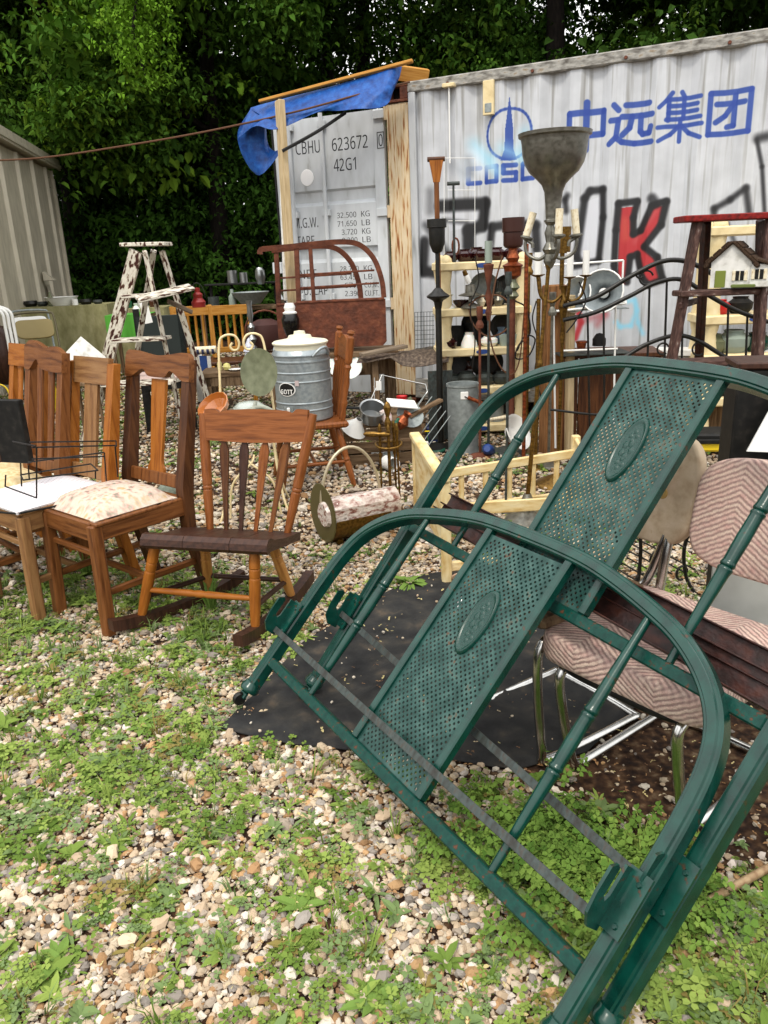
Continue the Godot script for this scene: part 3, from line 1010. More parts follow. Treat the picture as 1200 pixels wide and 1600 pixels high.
func side_print() -> ImageTexture:
	img = Image.create(PW, PH, false, Image.FORMAT_RGB8)
	var nz := FastNoiseLite.new()
	nz.seed = 5
	nz.frequency = 0.02
	nz.fractal_octaves = 4
	for x in PW:
		var s1 := nz.get_noise_2d(x * 2.2, 0.0)
		for y in PH:
			var f := float(y) / PH
			var streak := nz.get_noise_2d(x * 3.0, y * 0.12 + 200.0)
			var blot := nz.get_noise_2d(x * 0.7, y * 0.7 + 900.0)
			var v := 0.77 + 0.03 * s1 + 0.035 * streak + 0.05 * blot
			var dirt := clampf(streak * 1.1 - 0.22 + 0.25 * exp(-f * 9.0) + 0.3 * maxf(0.0, f - 0.75), 0.0, 0.55)
			img.set_pixel(x, y, Color(v * 0.97, v * 0.985, v * 1.01).lerp(Color(0.4, 0.39, 0.36), dirt))
	var blue := Color(0.13, 0.25, 0.58)
	var ink := Color(0.07, 0.07, 0.08)
	# emblem: ring, needle and the half hidden word
	var ring := []
	for i in 33:
		ring.append(Vector2(0.95 + 0.165 * cos(TAU * i / 32), 2.06 + 0.165 * sin(TAU * i / 32)))
	spray(ring, 0.018, blue, 0.005, 0.85)
	fill([Vector2(0.945, 2.31), Vector2(0.97, 2.1), Vector2(0.975, 1.96), Vector2(1.0, 1.89), Vector2(0.89, 1.89), Vector2(0.915, 1.96), Vector2(0.92, 2.1)], blue, 0.9)
	var cc := [[1, 1, 0, 1, 0, 0, 1, 0]]
	var oo := [[0, 0, 1, 0, 1, 1, 0, 1, 0, 0]]
	var ss := [[1, 1, 0, 1, 0, 0.5, 1, 0.5, 1, 0, 0, 0]]
	var word := [cc, oo, ss, cc, oo]
	for i in 5:
		var x0 := 0.64 + 0.135 * i
		glyph(word[i], x0, 1.755, x0 + 0.085, 1.855, 0.032, blue)
	# overspray on it
	var white := Color(0.84, 0.88, 0.92)
	var cyan := Color(0.62, 0.84, 0.93)
	spray([Vector2(0.62, 1.86), Vector2(0.7, 1.93), Vector2(0.8, 1.87)], 0.1, white, 0.06, 0.75)
	spray([Vector2(0.68, 2.02), Vector2(0.8, 1.9), Vector2(0.86, 1.82)], 0.05, cyan, 0.07, 0.75)
	spray([Vector2(0.9, 1.97), Vector2(1.05, 1.9), Vector2(1.06, 2.06)], 0.05, cyan, 0.07, 0.7)
	spray([Vector2(0.62, 1.8), Vector2(0.72, 1.83)], 0.06, white, 0.05, 0.7)
	spray([Vector2(0.5, 1.9), Vector2(0.62, 1.82)], 0.08, Color(0.55, 0.57, 0.6), 0.05, 0.5)
	spray([Vector2(0.64, 1.92), Vector2(0.66, 1.82)], 0.05, Color(0.4, 0.41, 0.43), 0.04, 0.55)
	# four large characters
	glyph([[0.5, 1.0, 0.5, -0.05], [0.05, 0.78, 0.95, 0.78, 0.95, 0.28, 0.05, 0.28, 0.05, 0.78]], 1.365, 1.92, 1.615, 2.2, 0.04, blue)
	glyph([[0.1, 0.95, 0.22, 0.82], [0.04, 0.6, 0.22, 0.6, 0.18, 0.22], [0.02, 0.06, 0.17, 0.2, 0.32, 0.08, 0.6, 0.03, 0.99, 0.03], [0.38, 0.92, 0.9, 0.92], [0.3, 0.66, 0.98, 0.66], [0.52, 0.66, 0.47, 0.4, 0.32, 0.24], [0.72, 0.66, 0.72, 0.3, 0.78, 0.23, 0.93, 0.24, 0.96, 0.38]], 1.645, 1.91, 1.925, 2.175, 0.036, blue)
	glyph([[0.3, 1.0, 0.18, 0.84, 0.03, 0.72], [0.24, 0.86, 0.24, 0.42], [0.5, 1.0, 0.57, 0.88], [0.24, 0.86, 0.92, 0.86], [0.24, 0.72, 0.86, 0.72], [0.24, 0.58, 0.86, 0.58], [0.2, 0.44, 0.94, 0.44], [0.56, 0.86, 0.56, 0.44], [0.02, 0.29, 0.98, 0.29], [0.5, 0.42, 0.5, -0.04], [0.46, 0.28, 0.3, 0.12, 0.05, 0.0], [0.54, 0.28, 0.7, 0.12, 0.96, 0.0]], 1.955, 1.915, 2.235, 2.195, 0.027, blue)
	glyph([[0.05, 0.96, 0.95, 0.96, 0.95, 0.03, 0.05, 0.03, 0.05, 0.96], [0.2, 0.71, 0.82, 0.71], [0.6, 0.88, 0.6, 0.2, 0.46, 0.18], [0.56, 0.68, 0.4, 0.44, 0.2, 0.3]], 2.26, 1.915, 2.52, 2.17, 0.033, blue)
	# spray painted letters
	var pale := Color(0.8, 0.81, 0.84)
	fill([Vector2(1.471, 1.563), Vector2(1.61, 1.604), Vector2(1.609, 1.421), Vector2(1.593, 1.187), Vector2(1.467, 1.161)], pale, 0.85)
	fill([Vector2(0.431, 1.595), Vector2(0.726, 1.594), Vector2(0.71, 1.461), Vector2(0.48, 1.428)], pale, 0.5)
	spray([Vector2(0.41, 1.614), Vector2(0.766, 1.609), Vector2(0.746, 1.459), Vector2(0.639, 1.429), Vector2(0.638, 1.315)], 0.085, ink, 0.022, 1.0)
	spray([Vector2(0.429, 1.513), Vector2(0.625, 1.484)], 0.03, ink, 0.02, 0.6)
	spray([Vector2(0.282, 1.363), Vector2(0.26, 1.146), Vector2(0.421, 1.122)], 0.08, ink, 0.025, 0.95)
	spray([Vector2(0.339, 1.718), Vector2(0.336, 1.582)], 0.06, Color(0.3, 0.3, 0.31), 0.04, 0.6)
	spray([Vector2(0.805, 1.294), Vector2(0.825, 1.441), Vector2(0.982, 1.455), Vector2(1.154, 1.437), Vector2(1.166, 1.27)], 0.06, ink, 0.02, 0.92)
	spray([Vector2(0.291, 1.484), Vector2(0.477, 1.252), Vector2(0.538, 1.156)], 0.05, ink, 0.03, 0.6)
	spray([Vector2(1.374, 1.519), Vector2(1.362, 1.595), Vector2(1.379, 1.619)], 0.04, ink, 0.02, 0.8)
	spray([Vector2(1.481, 1.17), Vector2(1.457, 1.205), Vector2(1.496, 1.595), Vector2(1.53, 1.642), Vector2(1.621, 1.644), Vector2(1.63, 1.462), Vector2(1.611, 1.174), Vector2(1.45, 1.144)], 0.046, ink, 0.016, 0.93)
	var red := Color(0.68, 0.13, 0.15)
	fill([Vector2(1.744, 1.517), Vector2(1.849, 1.522), Vector2(1.847, 1.333), Vector2(1.971, 1.515), Vector2(2.028, 1.511), Vector2(2.003, 1.391), Vector2(1.908, 1.247), Vector2(1.992, 1.172), Vector2(2.036, 1.023), Vector2(1.942, 1.026), Vector2(1.872, 1.207), Vector2(1.829, 1.2), Vector2(1.805, 1.003), Vector2(1.751, 1.031)], red, 0.92)
	spray([Vector2(1.778, 1.432), Vector2(1.788, 1.319)], 0.03, Color(0.8, 0.42, 0.3), 0.04, 0.5)
	spray([Vector2(1.85, 1.291), Vector2(1.985, 1.481)], 0.014, Color(0.75, 0.5, 0.48), 0.03, 0.4)
	for s in [[Vector2(1.734, 1.546), Vector2(1.852, 1.555)], [Vector2(1.734, 1.546), Vector2(1.725, 1.373), Vector2(1.724, 1.14), Vector2(1.743, 1.022)], [Vector2(1.852, 1.547), Vector2(1.832, 1.45), Vector2(1.838, 1.342), Vector2(1.888, 1.364), Vector2(1.954, 1.516), Vector2(2.043, 1.542)], [Vector2(2.043, 1.534), Vector2(2.02, 1.39), Vector2(1.92, 1.255), Vector2(2.008, 1.184), Vector2(2.052, 1.032), Vector2(1.961, 1), Vector2(1.915, 1.052), Vector2(1.872, 1.207), Vector2(1.825, 1.191), Vector2(1.813, 1.021)]]:
		spray(s, 0.044, ink, 0.012, 0.95)
	spray([Vector2(1.951, 1.564), Vector2(1.978, 1.53)], 0.06, ink, 0.02, 0.8)
	spray([Vector2(2.356, 1.26), Vector2(2.346, 1.475), Vector2(2.438, 1.524), Vector2(2.527, 1.587), Vector2(2.561, 1.427)], 0.036, ink, 0.018, 0.85)
	spray([Vector2(2.503, 1.234), Vector2(2.432, 1.376), Vector2(2.373, 1.291)], 0.022, ink, 0.018, 0.7)
	spray([Vector2(2.563, 1.867), Vector2(2.608, 1.708), Vector2(2.649, 1.441)], 0.022, ink, 0.012, 0.85)
	spray([Vector2(2.57, 1.874), Vector2(2.616, 1.884)], 0.05, ink, 0.025, 0.8)
	spray([Vector2(1.479, 0.832), Vector2(1.501, 0.745), Vector2(1.468, 0.63)], 0.035, Color(0.66, 0.1, 0.13), 0.014, 0.85)
	spray([Vector2(1.501, 0.754), Vector2(1.677, 0.803), Vector2(1.621, 0.731)], 0.04, Color(0.66, 0.25, 0.28), 0.03, 0.5)
	for s in [[Vector2(1.829, 0.89), Vector2(1.872, 0.898), Vector2(1.893, 0.827), Vector2(1.856, 0.721), Vector2(1.785, 0.713), Vector2(1.756, 0.749)], [Vector2(1.882, 0.871), Vector2(1.907, 0.743), Vector2(1.946, 0.668)]]:
		spray(s, 0.028, Color(0.55, 0.8, 0.9), 0.018, 0.85)
	img.generate_mipmaps()
	return ImageTexture.create_from_image(img)

func lettering(parent: Node, text: String, x: float, y: float, z: float, w: float, h: float, m: Material, bold := false) -> void:
	var f := SystemFont.new()
	f.font_names = PackedStringArray(["Droid Sans"])
	if bold:
		f.font_weight = 700
	var tm := TextMesh.new()
	tm.text = text
	tm.font = f
	tm.font_size = 48
	tm.pixel_size = 0.01
	tm.depth = 0.02
	tm.curve_step = 1.5
	var bb := tm.get_aabb()
	var sx := w / bb.size.x
	var sy := h / bb.size.y
	part(parent, "lettering", tm, m, Transform3D(Basis.from_scale(Vector3(sx, sy, 0.05)), Vector3(x - bb.position.x * sx, y - bb.position.y * sy, z)))

func container() -> void:
	var o := thing("shipping_container", "pale grey corrugated shipping container with blue characters, spray paint and an opened door", "container", Vector3(0.15, 0, -6.48), deg_to_rad(-26.6))
	var printed := StandardMaterial3D.new()
	printed.albedo_texture = side_print()
	printed.roughness = 0.5
	printed.texture_filter = BaseMaterial3D.TEXTURE_FILTER_LINEAR_WITH_MIPMAPS_ANISOTROPIC
	var plain := tex(["6f7070", "aeb1b3", "b9bcbf", "c4c7c9"], [0.0, 0.3, 0.6, 0.95], Vector3(2.2, 0.25, 2.2), 0.5, 0.0, 0.02, 71)
	var grime := tex(["4b4640", "7d7a74", "a3a19b", "8a7a66"], [0.05, 0.35, 0.7, 0.95], Vector3(1.2, 3, 1.2), 0.7, 0.1, 0.03, 72, 0.4)
	var rusty := tex(["6e3c1e", "98643a", "c4a880", "d0bc9b", "d6c6a8"], [0.0, 0.2, 0.34, 0.52, 0.95], Vector3(6, 0.5, 6), 0.65, 0.0, 0.025, 73, 0.3, 256, 14.0)
	var door_paint := tex(["a5a7a6", "c0c4c6", "c9cdd0", "d0d4d7"], [0.0, 0.25, 0.6, 0.95], Vector3(1.6, 0.5, 1.6), 0.45, 0.0, 0.02, 74)
	# corrugated side: the lettered stretch, then the rest
	for piece in 2:
		var x0 := PX0 if piece == 0 else PX1
		var x1 := PX1 if piece == 0 else 12.0
		var xs := PackedVector2Array()
		var x := PX0 - 0.05
		while x < 12.1:
			for q in [[0.0, -0.036], [0.07, -0.036], [0.138, 0.0], [0.21, 0.0]]:
				var xx: float = x + q[0]
				if xx >= x0 - 0.001 and xx <= x1 + 0.001:
					xs.append(Vector2(xx, q[1]))
			x += 0.278
		xs.insert(0, Vector2(x0, -0.03) if piece == 0 else xs[0])
		if piece == 1:
			xs.insert(0, Vector2(PX1, -0.036))
		xs.append(Vector2(x1, xs[xs.size() - 1].y))
		var st := SurfaceTool.new()
		st.begin(Mesh.PRIMITIVE_TRIANGLES)
		for i in xs.size() - 1:
			var a := xs[i]
			var b := xs[i + 1]
			if b.x - a.x < 0.0005:
				continue
			var nrm := Vector3(a.y - b.y, 0, b.x - a.x).normalized()
			var ps := [Vector3(a.x, PY0, a.y), Vector3(b.x, PY1, b.y), Vector3(b.x, PY0, b.y), Vector3(a.x, PY0, a.y), Vector3(a.x, PY1, a.y), Vector3(b.x, PY1, b.y)]
			for p in ps:
				st.set_normal(nrm)
				st.set_uv(Vector2((p.x - PX0) / (PX1 - PX0), (PY1 - p.y) / (PY1 - PY0)))
				st.add_vertex(p)
		part(o, "side_panel", st.commit(), printed if piece == 0 else plain)
	part(o, "top_rail", box(11.85, 0.075, 0.09, 0.008), grime, at(Vector3(6.1, 2.405, -0.03)))
	part(o, "bottom_rail", box(11.85, 0.16, 0.1, 0.006), grime, at(Vector3(6.1, 0.15, -0.035)))
	part(o, "side_edge", box(0.055, 2.1, 0.03, 0.004), plain, at(Vector3(0.21, 0.308, 0.0)))
	part(o, "roof", box(12.0, 0.02, 2.3), grime, at(Vector3(6.1, 2.44, -1.22)))
	part(o, "back_wall", box(12.1, 2.2, 0.04), plain, at(Vector3(6.1, 0.15, -2.42)))
	part(o, "end_wall", box(0.04, 2.2, 2.3), plain, at(Vector3(12.13, 0.15, -1.22)))
	part(o, "floor", box(12.0, 0.1, 2.3), M.timber, at(Vector3(6.1, 0.16, -1.24)))
	for px in [0.09, 12.08]:
		part(o, "corner_post", box(0.18, 2.18, 0.15, 0.008), rusty, at(Vector3(px, 0.17, -0.06)))
		part(o, "corner_post", box(0.18, 2.18, 0.15, 0.008), rusty, at(Vector3(px, 0.17, -2.36)))
		for cy in [0.03, 2.352]:
			var ct := part(o, "corner_casting", box(0.19, 0.02, 0.17, 0.004), M.rust, at(Vector3(px, cy, -0.06)))
			part(ct, "casting_wall", box(0.05, 0.08, 0.168, 0.003), M.rust, at(Vector3(-0.068, 0.02, 0)))
			part(ct, "casting_wall", box(0.06, 0.08, 0.168, 0.003), M.rust, at(Vector3(0.063, 0.02, 0)))
			part(ct, "casting_wall", box(0.09, 0.08, 0.1, 0.003), M.black, at(Vector3(-0.01, 0.02, -0.03)))
			part(ct, "casting_wall", box(0.19, 0.02, 0.17, 0.004), M.rust, at(Vector3(0, 0.1, 0)))
	part(o, "door_header", box(0.12, 0.12, 2.1), rusty, at(Vector3(0.06, 2.34, -1.2)))
	# the door leaf, folded out in line with the side
	var d := Node3D.new()
	d.name = "door"
	o.add_child(d, true)
	d.set_meta("label", "opened door leaf with black numbers, a locking bar and three hinges")
	var prof := [[0.18, 0.0], [0.36, 0.0], [0.39, -0.03], [0.465, -0.03], [0.48, 0.0], [0.8, 0.0], [0.83, -0.03], [0.905, -0.03], [0.92, 0.0], [1.24, 0.0], [1.27, -0.03], [1.345, -0.03], [1.36, 0.0], [1.68, 0.0], [1.71, -0.03], [1.785, -0.03], [1.8, 0.0], [2.33, 0.0]]
	var rows := []
	for p in prof:
		rows.append(PackedVector3Array([Vector3(-0.93, p[0], p[1]), Vector3(-0.12, p[0], p[1])]))
	part(d, "door_skin", sheet(rows, 0.0, 15.0), door_paint, at(Vector3.ZERO))
	part(d, "door_stile", box(0.09, 2.15, 0.045), door_paint, at(Vector3(-0.975, 0.18, -0.02)))
	part(d, "door_stile", box(0.09, 2.15, 0.045), door_paint, at(Vector3(-0.075, 0.18, -0.02)))
	part(d, "door_back", box(0.8, 2.14, 0.02), door_paint, at(Vector3(-0.525, 0.18, -0.055)))
	part(d, "gasket", box(0.03, 2.2, 0.04), M.rubber, at(Vector3(-1.036, 0.15, -0.03)))
	for bx in [-0.56, -0.86]:
		var lb := part(d, "locking_bar", cyl(0.017, 0.017, 2.15, 12), door_paint, at(Vector3(bx, 0.2, 0.03)))
		for by in [0.1, 0.75, 1.4, 2.05]:
			part(lb, "bracket", box(0.07, 0.05, 0.03), door_paint, at(Vector3(0, by, -0.012)))
	for hy in [0.28, 0.907, 1.6, 2.29]:
		var h := part(d, "hinge", box(0.1, 0.06, 0.018), door_paint, at(Vector3(-0.06, hy - 0.03, 0.014)))
		part(h, "pin", cyl(0.014, 0.014, 0.09, 10), rusty, at(Vector3(0.055, -0.015, 0.0)))
	part(d, "cam_keeper", box(0.09, 0.09, 0.05), door_paint, at(Vector3(-1.06, 1.17, 0.02)))
	part(d, "cam_keeper", box(0.09, 0.09, 0.05), door_paint, at(Vector3(-1.06, 0.55, 0.02)))
	var ink := mat("1b1c1f", 0.6)
	lettering(d, "CBHU", -0.82, 2.075, 0.0, 0.225, 0.092, ink)
	lettering(d, "623672", -0.485, 2.072, 0.0, 0.315, 0.092, ink)
	lettering(d, "0", -0.075, 2.07, 0.003, 0.035, 0.085, ink)
	for q in [[-0.0575, 2.055, 0.06, 0.005], [-0.0575, 2.165, 0.06, 0.005]]:
		part(d, "number_frame", box(q[2], q[3], 0.002, 0.0005), ink, at(Vector3(q[0], q[1], 0.004)))
	for q in [-0.085, -0.03]:
		part(d, "number_frame", box(0.005, 0.115, 0.002, 0.0005), ink, at(Vector3(q, 2.055, 0.004)))
	lettering(d, "42G1", -0.48, 1.925, 0.0, 0.2, 0.09, ink)
	lettering(d, "M.G.W.", -0.885, 1.52, 0.0, 0.23, 0.078, ink)
	lettering(d, "TARE", -0.87, 1.385, 0.0, 0.17, 0.072, ink)
	lettering(d, "NET", -0.87, 1.12, 0.0, 0.17, 0.072, ink)
	lettering(d, "CU. CAP.", -0.885, 0.985, 0.0, 0.3, 0.072, ink)
	for q in [["32.500", "KG", 1.577], ["71.650", "LB", 1.512], ["3.720", "KG", 1.448], ["8.200", "LB", 1.385], ["28.780", "KG", 1.165], ["63.450", "LB", 1.1], ["67.7", "CU.M.", 1.035], ["2.390", "CU.FT.", 0.97]]:
		var w := 0.175 if q[0].length() > 5 else 0.14
		lettering(d, q[0], -0.3 - w, q[2], 0.0, w, 0.042, ink)
		lettering(d, q[1], -0.255, q[2], 0.0, 0.075 if q[1].length() < 3 else 0.13, 0.042, ink)
	part(d, "round_sticker", lathe([Vector2(0.002, 0), Vector2(0.062, 0.001), Vector2(0.06, 0.003), Vector2(0.002, 0.003)], 24), mat("fafafa", 0.5), at(Vector3(-0.73, 1.9, 0.001), PI / 2))
	part(o, "vent_plate", box(0.08, 0.22, 0.03), M.cream, at(Vector3(0.81, 2.19, 0.02)))
	part(o, "vent_slot", box(0.05, 0.06, 0.01), M.galv_dull, at(Vector3(0.81, 2.205, 0.033)))
	# the pipe clipped to the side
	var pipe := thing("white_conduit", "thin white conduit running down the container side at the lamps", "conduit", o.transform * Vector3(0.515, 1.9, 0.03), o.rotation.y)
	part(pipe, "tube", cyl(0.006, 0.006, 0.5, 8), M.white)
	part(pipe, "cap", box(0.09, 0.025, 0.05), M.cream, at(Vector3(0, 0.5, 0)))
	# tarp, boards and lines over the opened end
	var rr := [
		[Vector3(-0.884, 2.394, -6.62), Vector3(-0.736, 2.412, -6.55), Vector3(-0.483, 2.44, -6.45), Vector3(-0.239, 2.47, -6.37), Vector3(-0.002, 2.506, -6.3), Vector3(0.192, 2.539, -6.24), Vector3(0.268, 2.561, -6.3)],
		[Vector3(-0.94, 2.287, -6.6), Vector3(-0.78, 2.271, -6.42), Vector3(-0.628, 2.257, -6.34), Vector3(-0.336, 2.301, -6.24), Vector3(-0.078, 2.342, -6.18), Vector3(0.157, 2.387, -6.14), Vector3(0.245, 2.48, -6.26)],
		[Vector3(-1.002, 2.189, -6.62), Vector3(-0.828, 2.231, -6.4), Vector3(-0.667, 2.184, -6.3), Vector3(-0.356, 2.281, -6.24), Vector3(-0.126, 2.269, -6.15), Vector3(0.125, 2.279, -6.12), Vector3(0.217, 2.423, -6.3)]]
	var rws := []
	for i in 13:
		var f := i / 6.0
		var row := PackedVector3Array()
		var cps := []
		for j in 7:
			var a: Vector3 = rr[int(minf(f, 1.999))][j]
			var b: Vector3 = rr[int(minf(f, 1.999)) + 1][j]
			cps.append(a.lerp(b, f - int(minf(f, 1.999))))
		var cv := curve(cps, 6)
		for j in cv.size():
			var w := sin(j * 0.9 + f * 2.0) * 0.018 * f + sin(j * 0.37 - f) * 0.03 * f
			row.append(cv[j] + Vector3(0.1, 0, 0.4) * w)
		rws.append(row)
	var tp := thing("blue_tarp", "crumpled blue tarpaulin hung from a board over the open container end", "tarp")
	part(tp, "canopy", sheet(rws, 0.002), M.tarp)
	var fl := []
	var fr := [[Vector3(-0.885, 2.385, -6.62), Vector3(-1.01, 2.246, -6.7), Vector3(-1.011, 2.115, -6.75), Vector3(-0.948, 1.984, -6.72), Vector3(-0.889, 1.924, -6.66)],
		[Vector3(-0.809, 2.328, -6.5), Vector3(-0.884, 2.204, -6.6), Vector3(-0.894, 2.072, -6.62), Vector3(-0.872, 1.959, -6.6), Vector3(-0.854, 1.91, -6.58)],
		[Vector3(-0.769, 2.291, -6.5), Vector3(-0.8, 2.181, -6.62), Vector3(-0.807, 2.066, -6.6), Vector3(-0.819, 1.964, -6.58), Vector3(-0.813, 1.924, -6.55)],
		[Vector3(-0.778, 2.283, -6.56), Vector3(-0.791, 2.169, -6.7), Vector3(-0.773, 2.065, -6.6), Vector3(-0.755, 2.007, -6.5), Vector3(-0.744, 1.966, -6.46)],
		[Vector3(-0.778, 2.281, -6.6), Vector3(-0.79, 2.153, -6.72), Vector3(-0.727, 2.076, -6.56), Vector3(-0.67, 2.063, -6.4), Vector3(-0.648, 2.049, -6.36)]]
	for q in fr:
		fl.append(curve(q, 5))
	part(tp, "hanging_flap", sheet(fl, 0.002), M.tarp)
	var bd := bar(self, "orange_board", Vector3(-0.802, 2.41, -6.5), Vector3(0.342, 2.573, -6.2), 0.022, 0.034, M.lumber_orange, Vector3(0, 0.2, 1))
	bd.set_meta("label", "long orange pine board lying along the top of the blue tarp")
	bd.set_meta("category", "board")
	bd = bar(self, "short_board", Vector3(0.228, 2.566, -6.5), Vector3(0.472, 2.547, -6.6), 0.045, 0.1, M.lumber_orange, Vector3(0, 0.9, 0.4))
	bd.set_meta("label", "short orange board end on the container roof corner, right of the tarp")
	bd.set_meta("category", "board")
	bd = bar(self, "pale_post", Vector3(-0.628, 2.377, -6.3), Vector3(-0.637, 0.615, -6.15), 0.05, 0.075, M.lumber, Vector3(0.6, 0, 1))
	bd.set_meta("label", "pale lumber post leaning in front of the container door below the tarp")
	bd.set_meta("category", "post")
	var white_strip := bar(self, "white_strip", Vector3(-0.655, 1.904, -6.32), Vector3(-0.683, 0.976, -6.2), 0.035, 0.02, M.white_paint, Vector3(0.2, 0, 1))
	white_strip.set_meta("label", "narrow white strip of wood standing along the left of the pale lumber post")
	white_strip.set_meta("category", "strip")
	solo("black_strap", "black cord tied from the pale post up to the tarp across the door", "cord", tube(curve([Vector3(-0.627, 2.028, -6.2), Vector3(-0.368, 2.148, -6.22), Vector3(-0.154, 2.278, -6.3)], 5), 0.012, 6), M.rubber)
	solo("rope", "thin brown rope strung from the shed to the blue tarp across the trees", "rope", tube(curve([Vector3(-3.438, 2.182, -7.2), Vector3(-2.711, 2.155, -7), Vector3(-1.908, 2.194, -6.8), Vector3(-1.201, 2.244, -6.6), Vector3(-0.527, 2.297, -6.3), Vector3(-0.053, 2.374, -6.2), Vector3(0.323, 2.47, -6.35)], 6), 0.007, 6), M.rope)


# ---------- the two green bed ends ----------
func plane_frame(foot: Vector3, b: Vector3, lean: float) -> Transform3D:
	var away := Vector3(b.z, 0, -b.x)
	var u := Vector3.UP * cos(lean) + away * sin(lean)
	return Transform3D(Basis(b, u, b.cross(u)), foot)

# sweeps a profile (x: outward in the plane, z: towards the viewer) along a path in the XY plane
func sweep_flat(path: PackedVector2Array, profile: PackedVector2Array) -> ArrayMesh:
	var rings := []
	var n := path.size()
	for i in n:
		var d := (path[mini(i + 1, n - 1)] - path[maxi(i - 1, 0)]).normalized()
		var nr := Vector2(-d.y, d.x)
		var ring := PackedVector3Array()
		for q in profile:
			var p := path[i] + nr * q.x
			ring.append(Vector3(p.x, p.y, q.y))
		rings.append(ring)
	return loft(rings, true, true, 32.0)

func cane_panel(w: float, h: float, pitch: float) -> ArrayMesh:
	var t := PackedVector3Array()
	var nx := int(w / pitch)
	var ny := int(h / pitch)
	var px := w / nx
	var py := h / ny
	for i in nx:
		for j in ny:
			var c := Vector3(-w / 2 + (i + 0.5) * px, (j + 0.5) * py, 0)
			# staggered holes: every other cell is pierced, the rest carry the raised weave
			var oval := pow((c.x) / 0.032, 2) + pow((c.y - h * 0.66) / 0.08, 2) < 1.0
			var q := [Vector3(-px / 2, -py / 2, 0), Vector3(px / 2, -py / 2, 0), Vector3(px / 2, py / 2, 0), Vector3(-px / 2, py / 2, 0)]
			if (i + j) % 2 == 0 or oval or j == 0 or j == ny - 1 or i == 0 or i == nx - 1:
				var top := Vector3(0, 0, 0.0005)
				for k in 4:
					t.append_array([c + q[k], c + top, c + q[(k + 1) % 4]])
			else:
				var r := px * 0.41
				var hole := []
				for k in 8:
					var a := TAU * (k + 0.5) / 8.0 + PI
					hole.append(Vector3(cos(a) * r, sin(a) * r, 0))
				for k in 4:
					var h0: Vector3 = hole[(k * 2) % 8]
					var h1: Vector3 = hole[(k * 2 + 1) % 8]
					var h2: Vector3 = hole[(k * 2 + 2) % 8]
					t.append_array([c + q[k], c + h1, c + h0, c + q[k], c + q[(k + 1) % 4], c + h1, c + q[(k + 1) % 4], c + h2, c + h1])
				for k in 8:
					var h0: Vector3 = hole[k]
					var h1: Vector3 = hole[(k + 1) % 8]
					var dz := Vector3(0, 0, -0.0025)
					quad(t, c + h0, c + h1, c + h1 + dz, c + h0 + dz)
	return finish(t, 20.0)

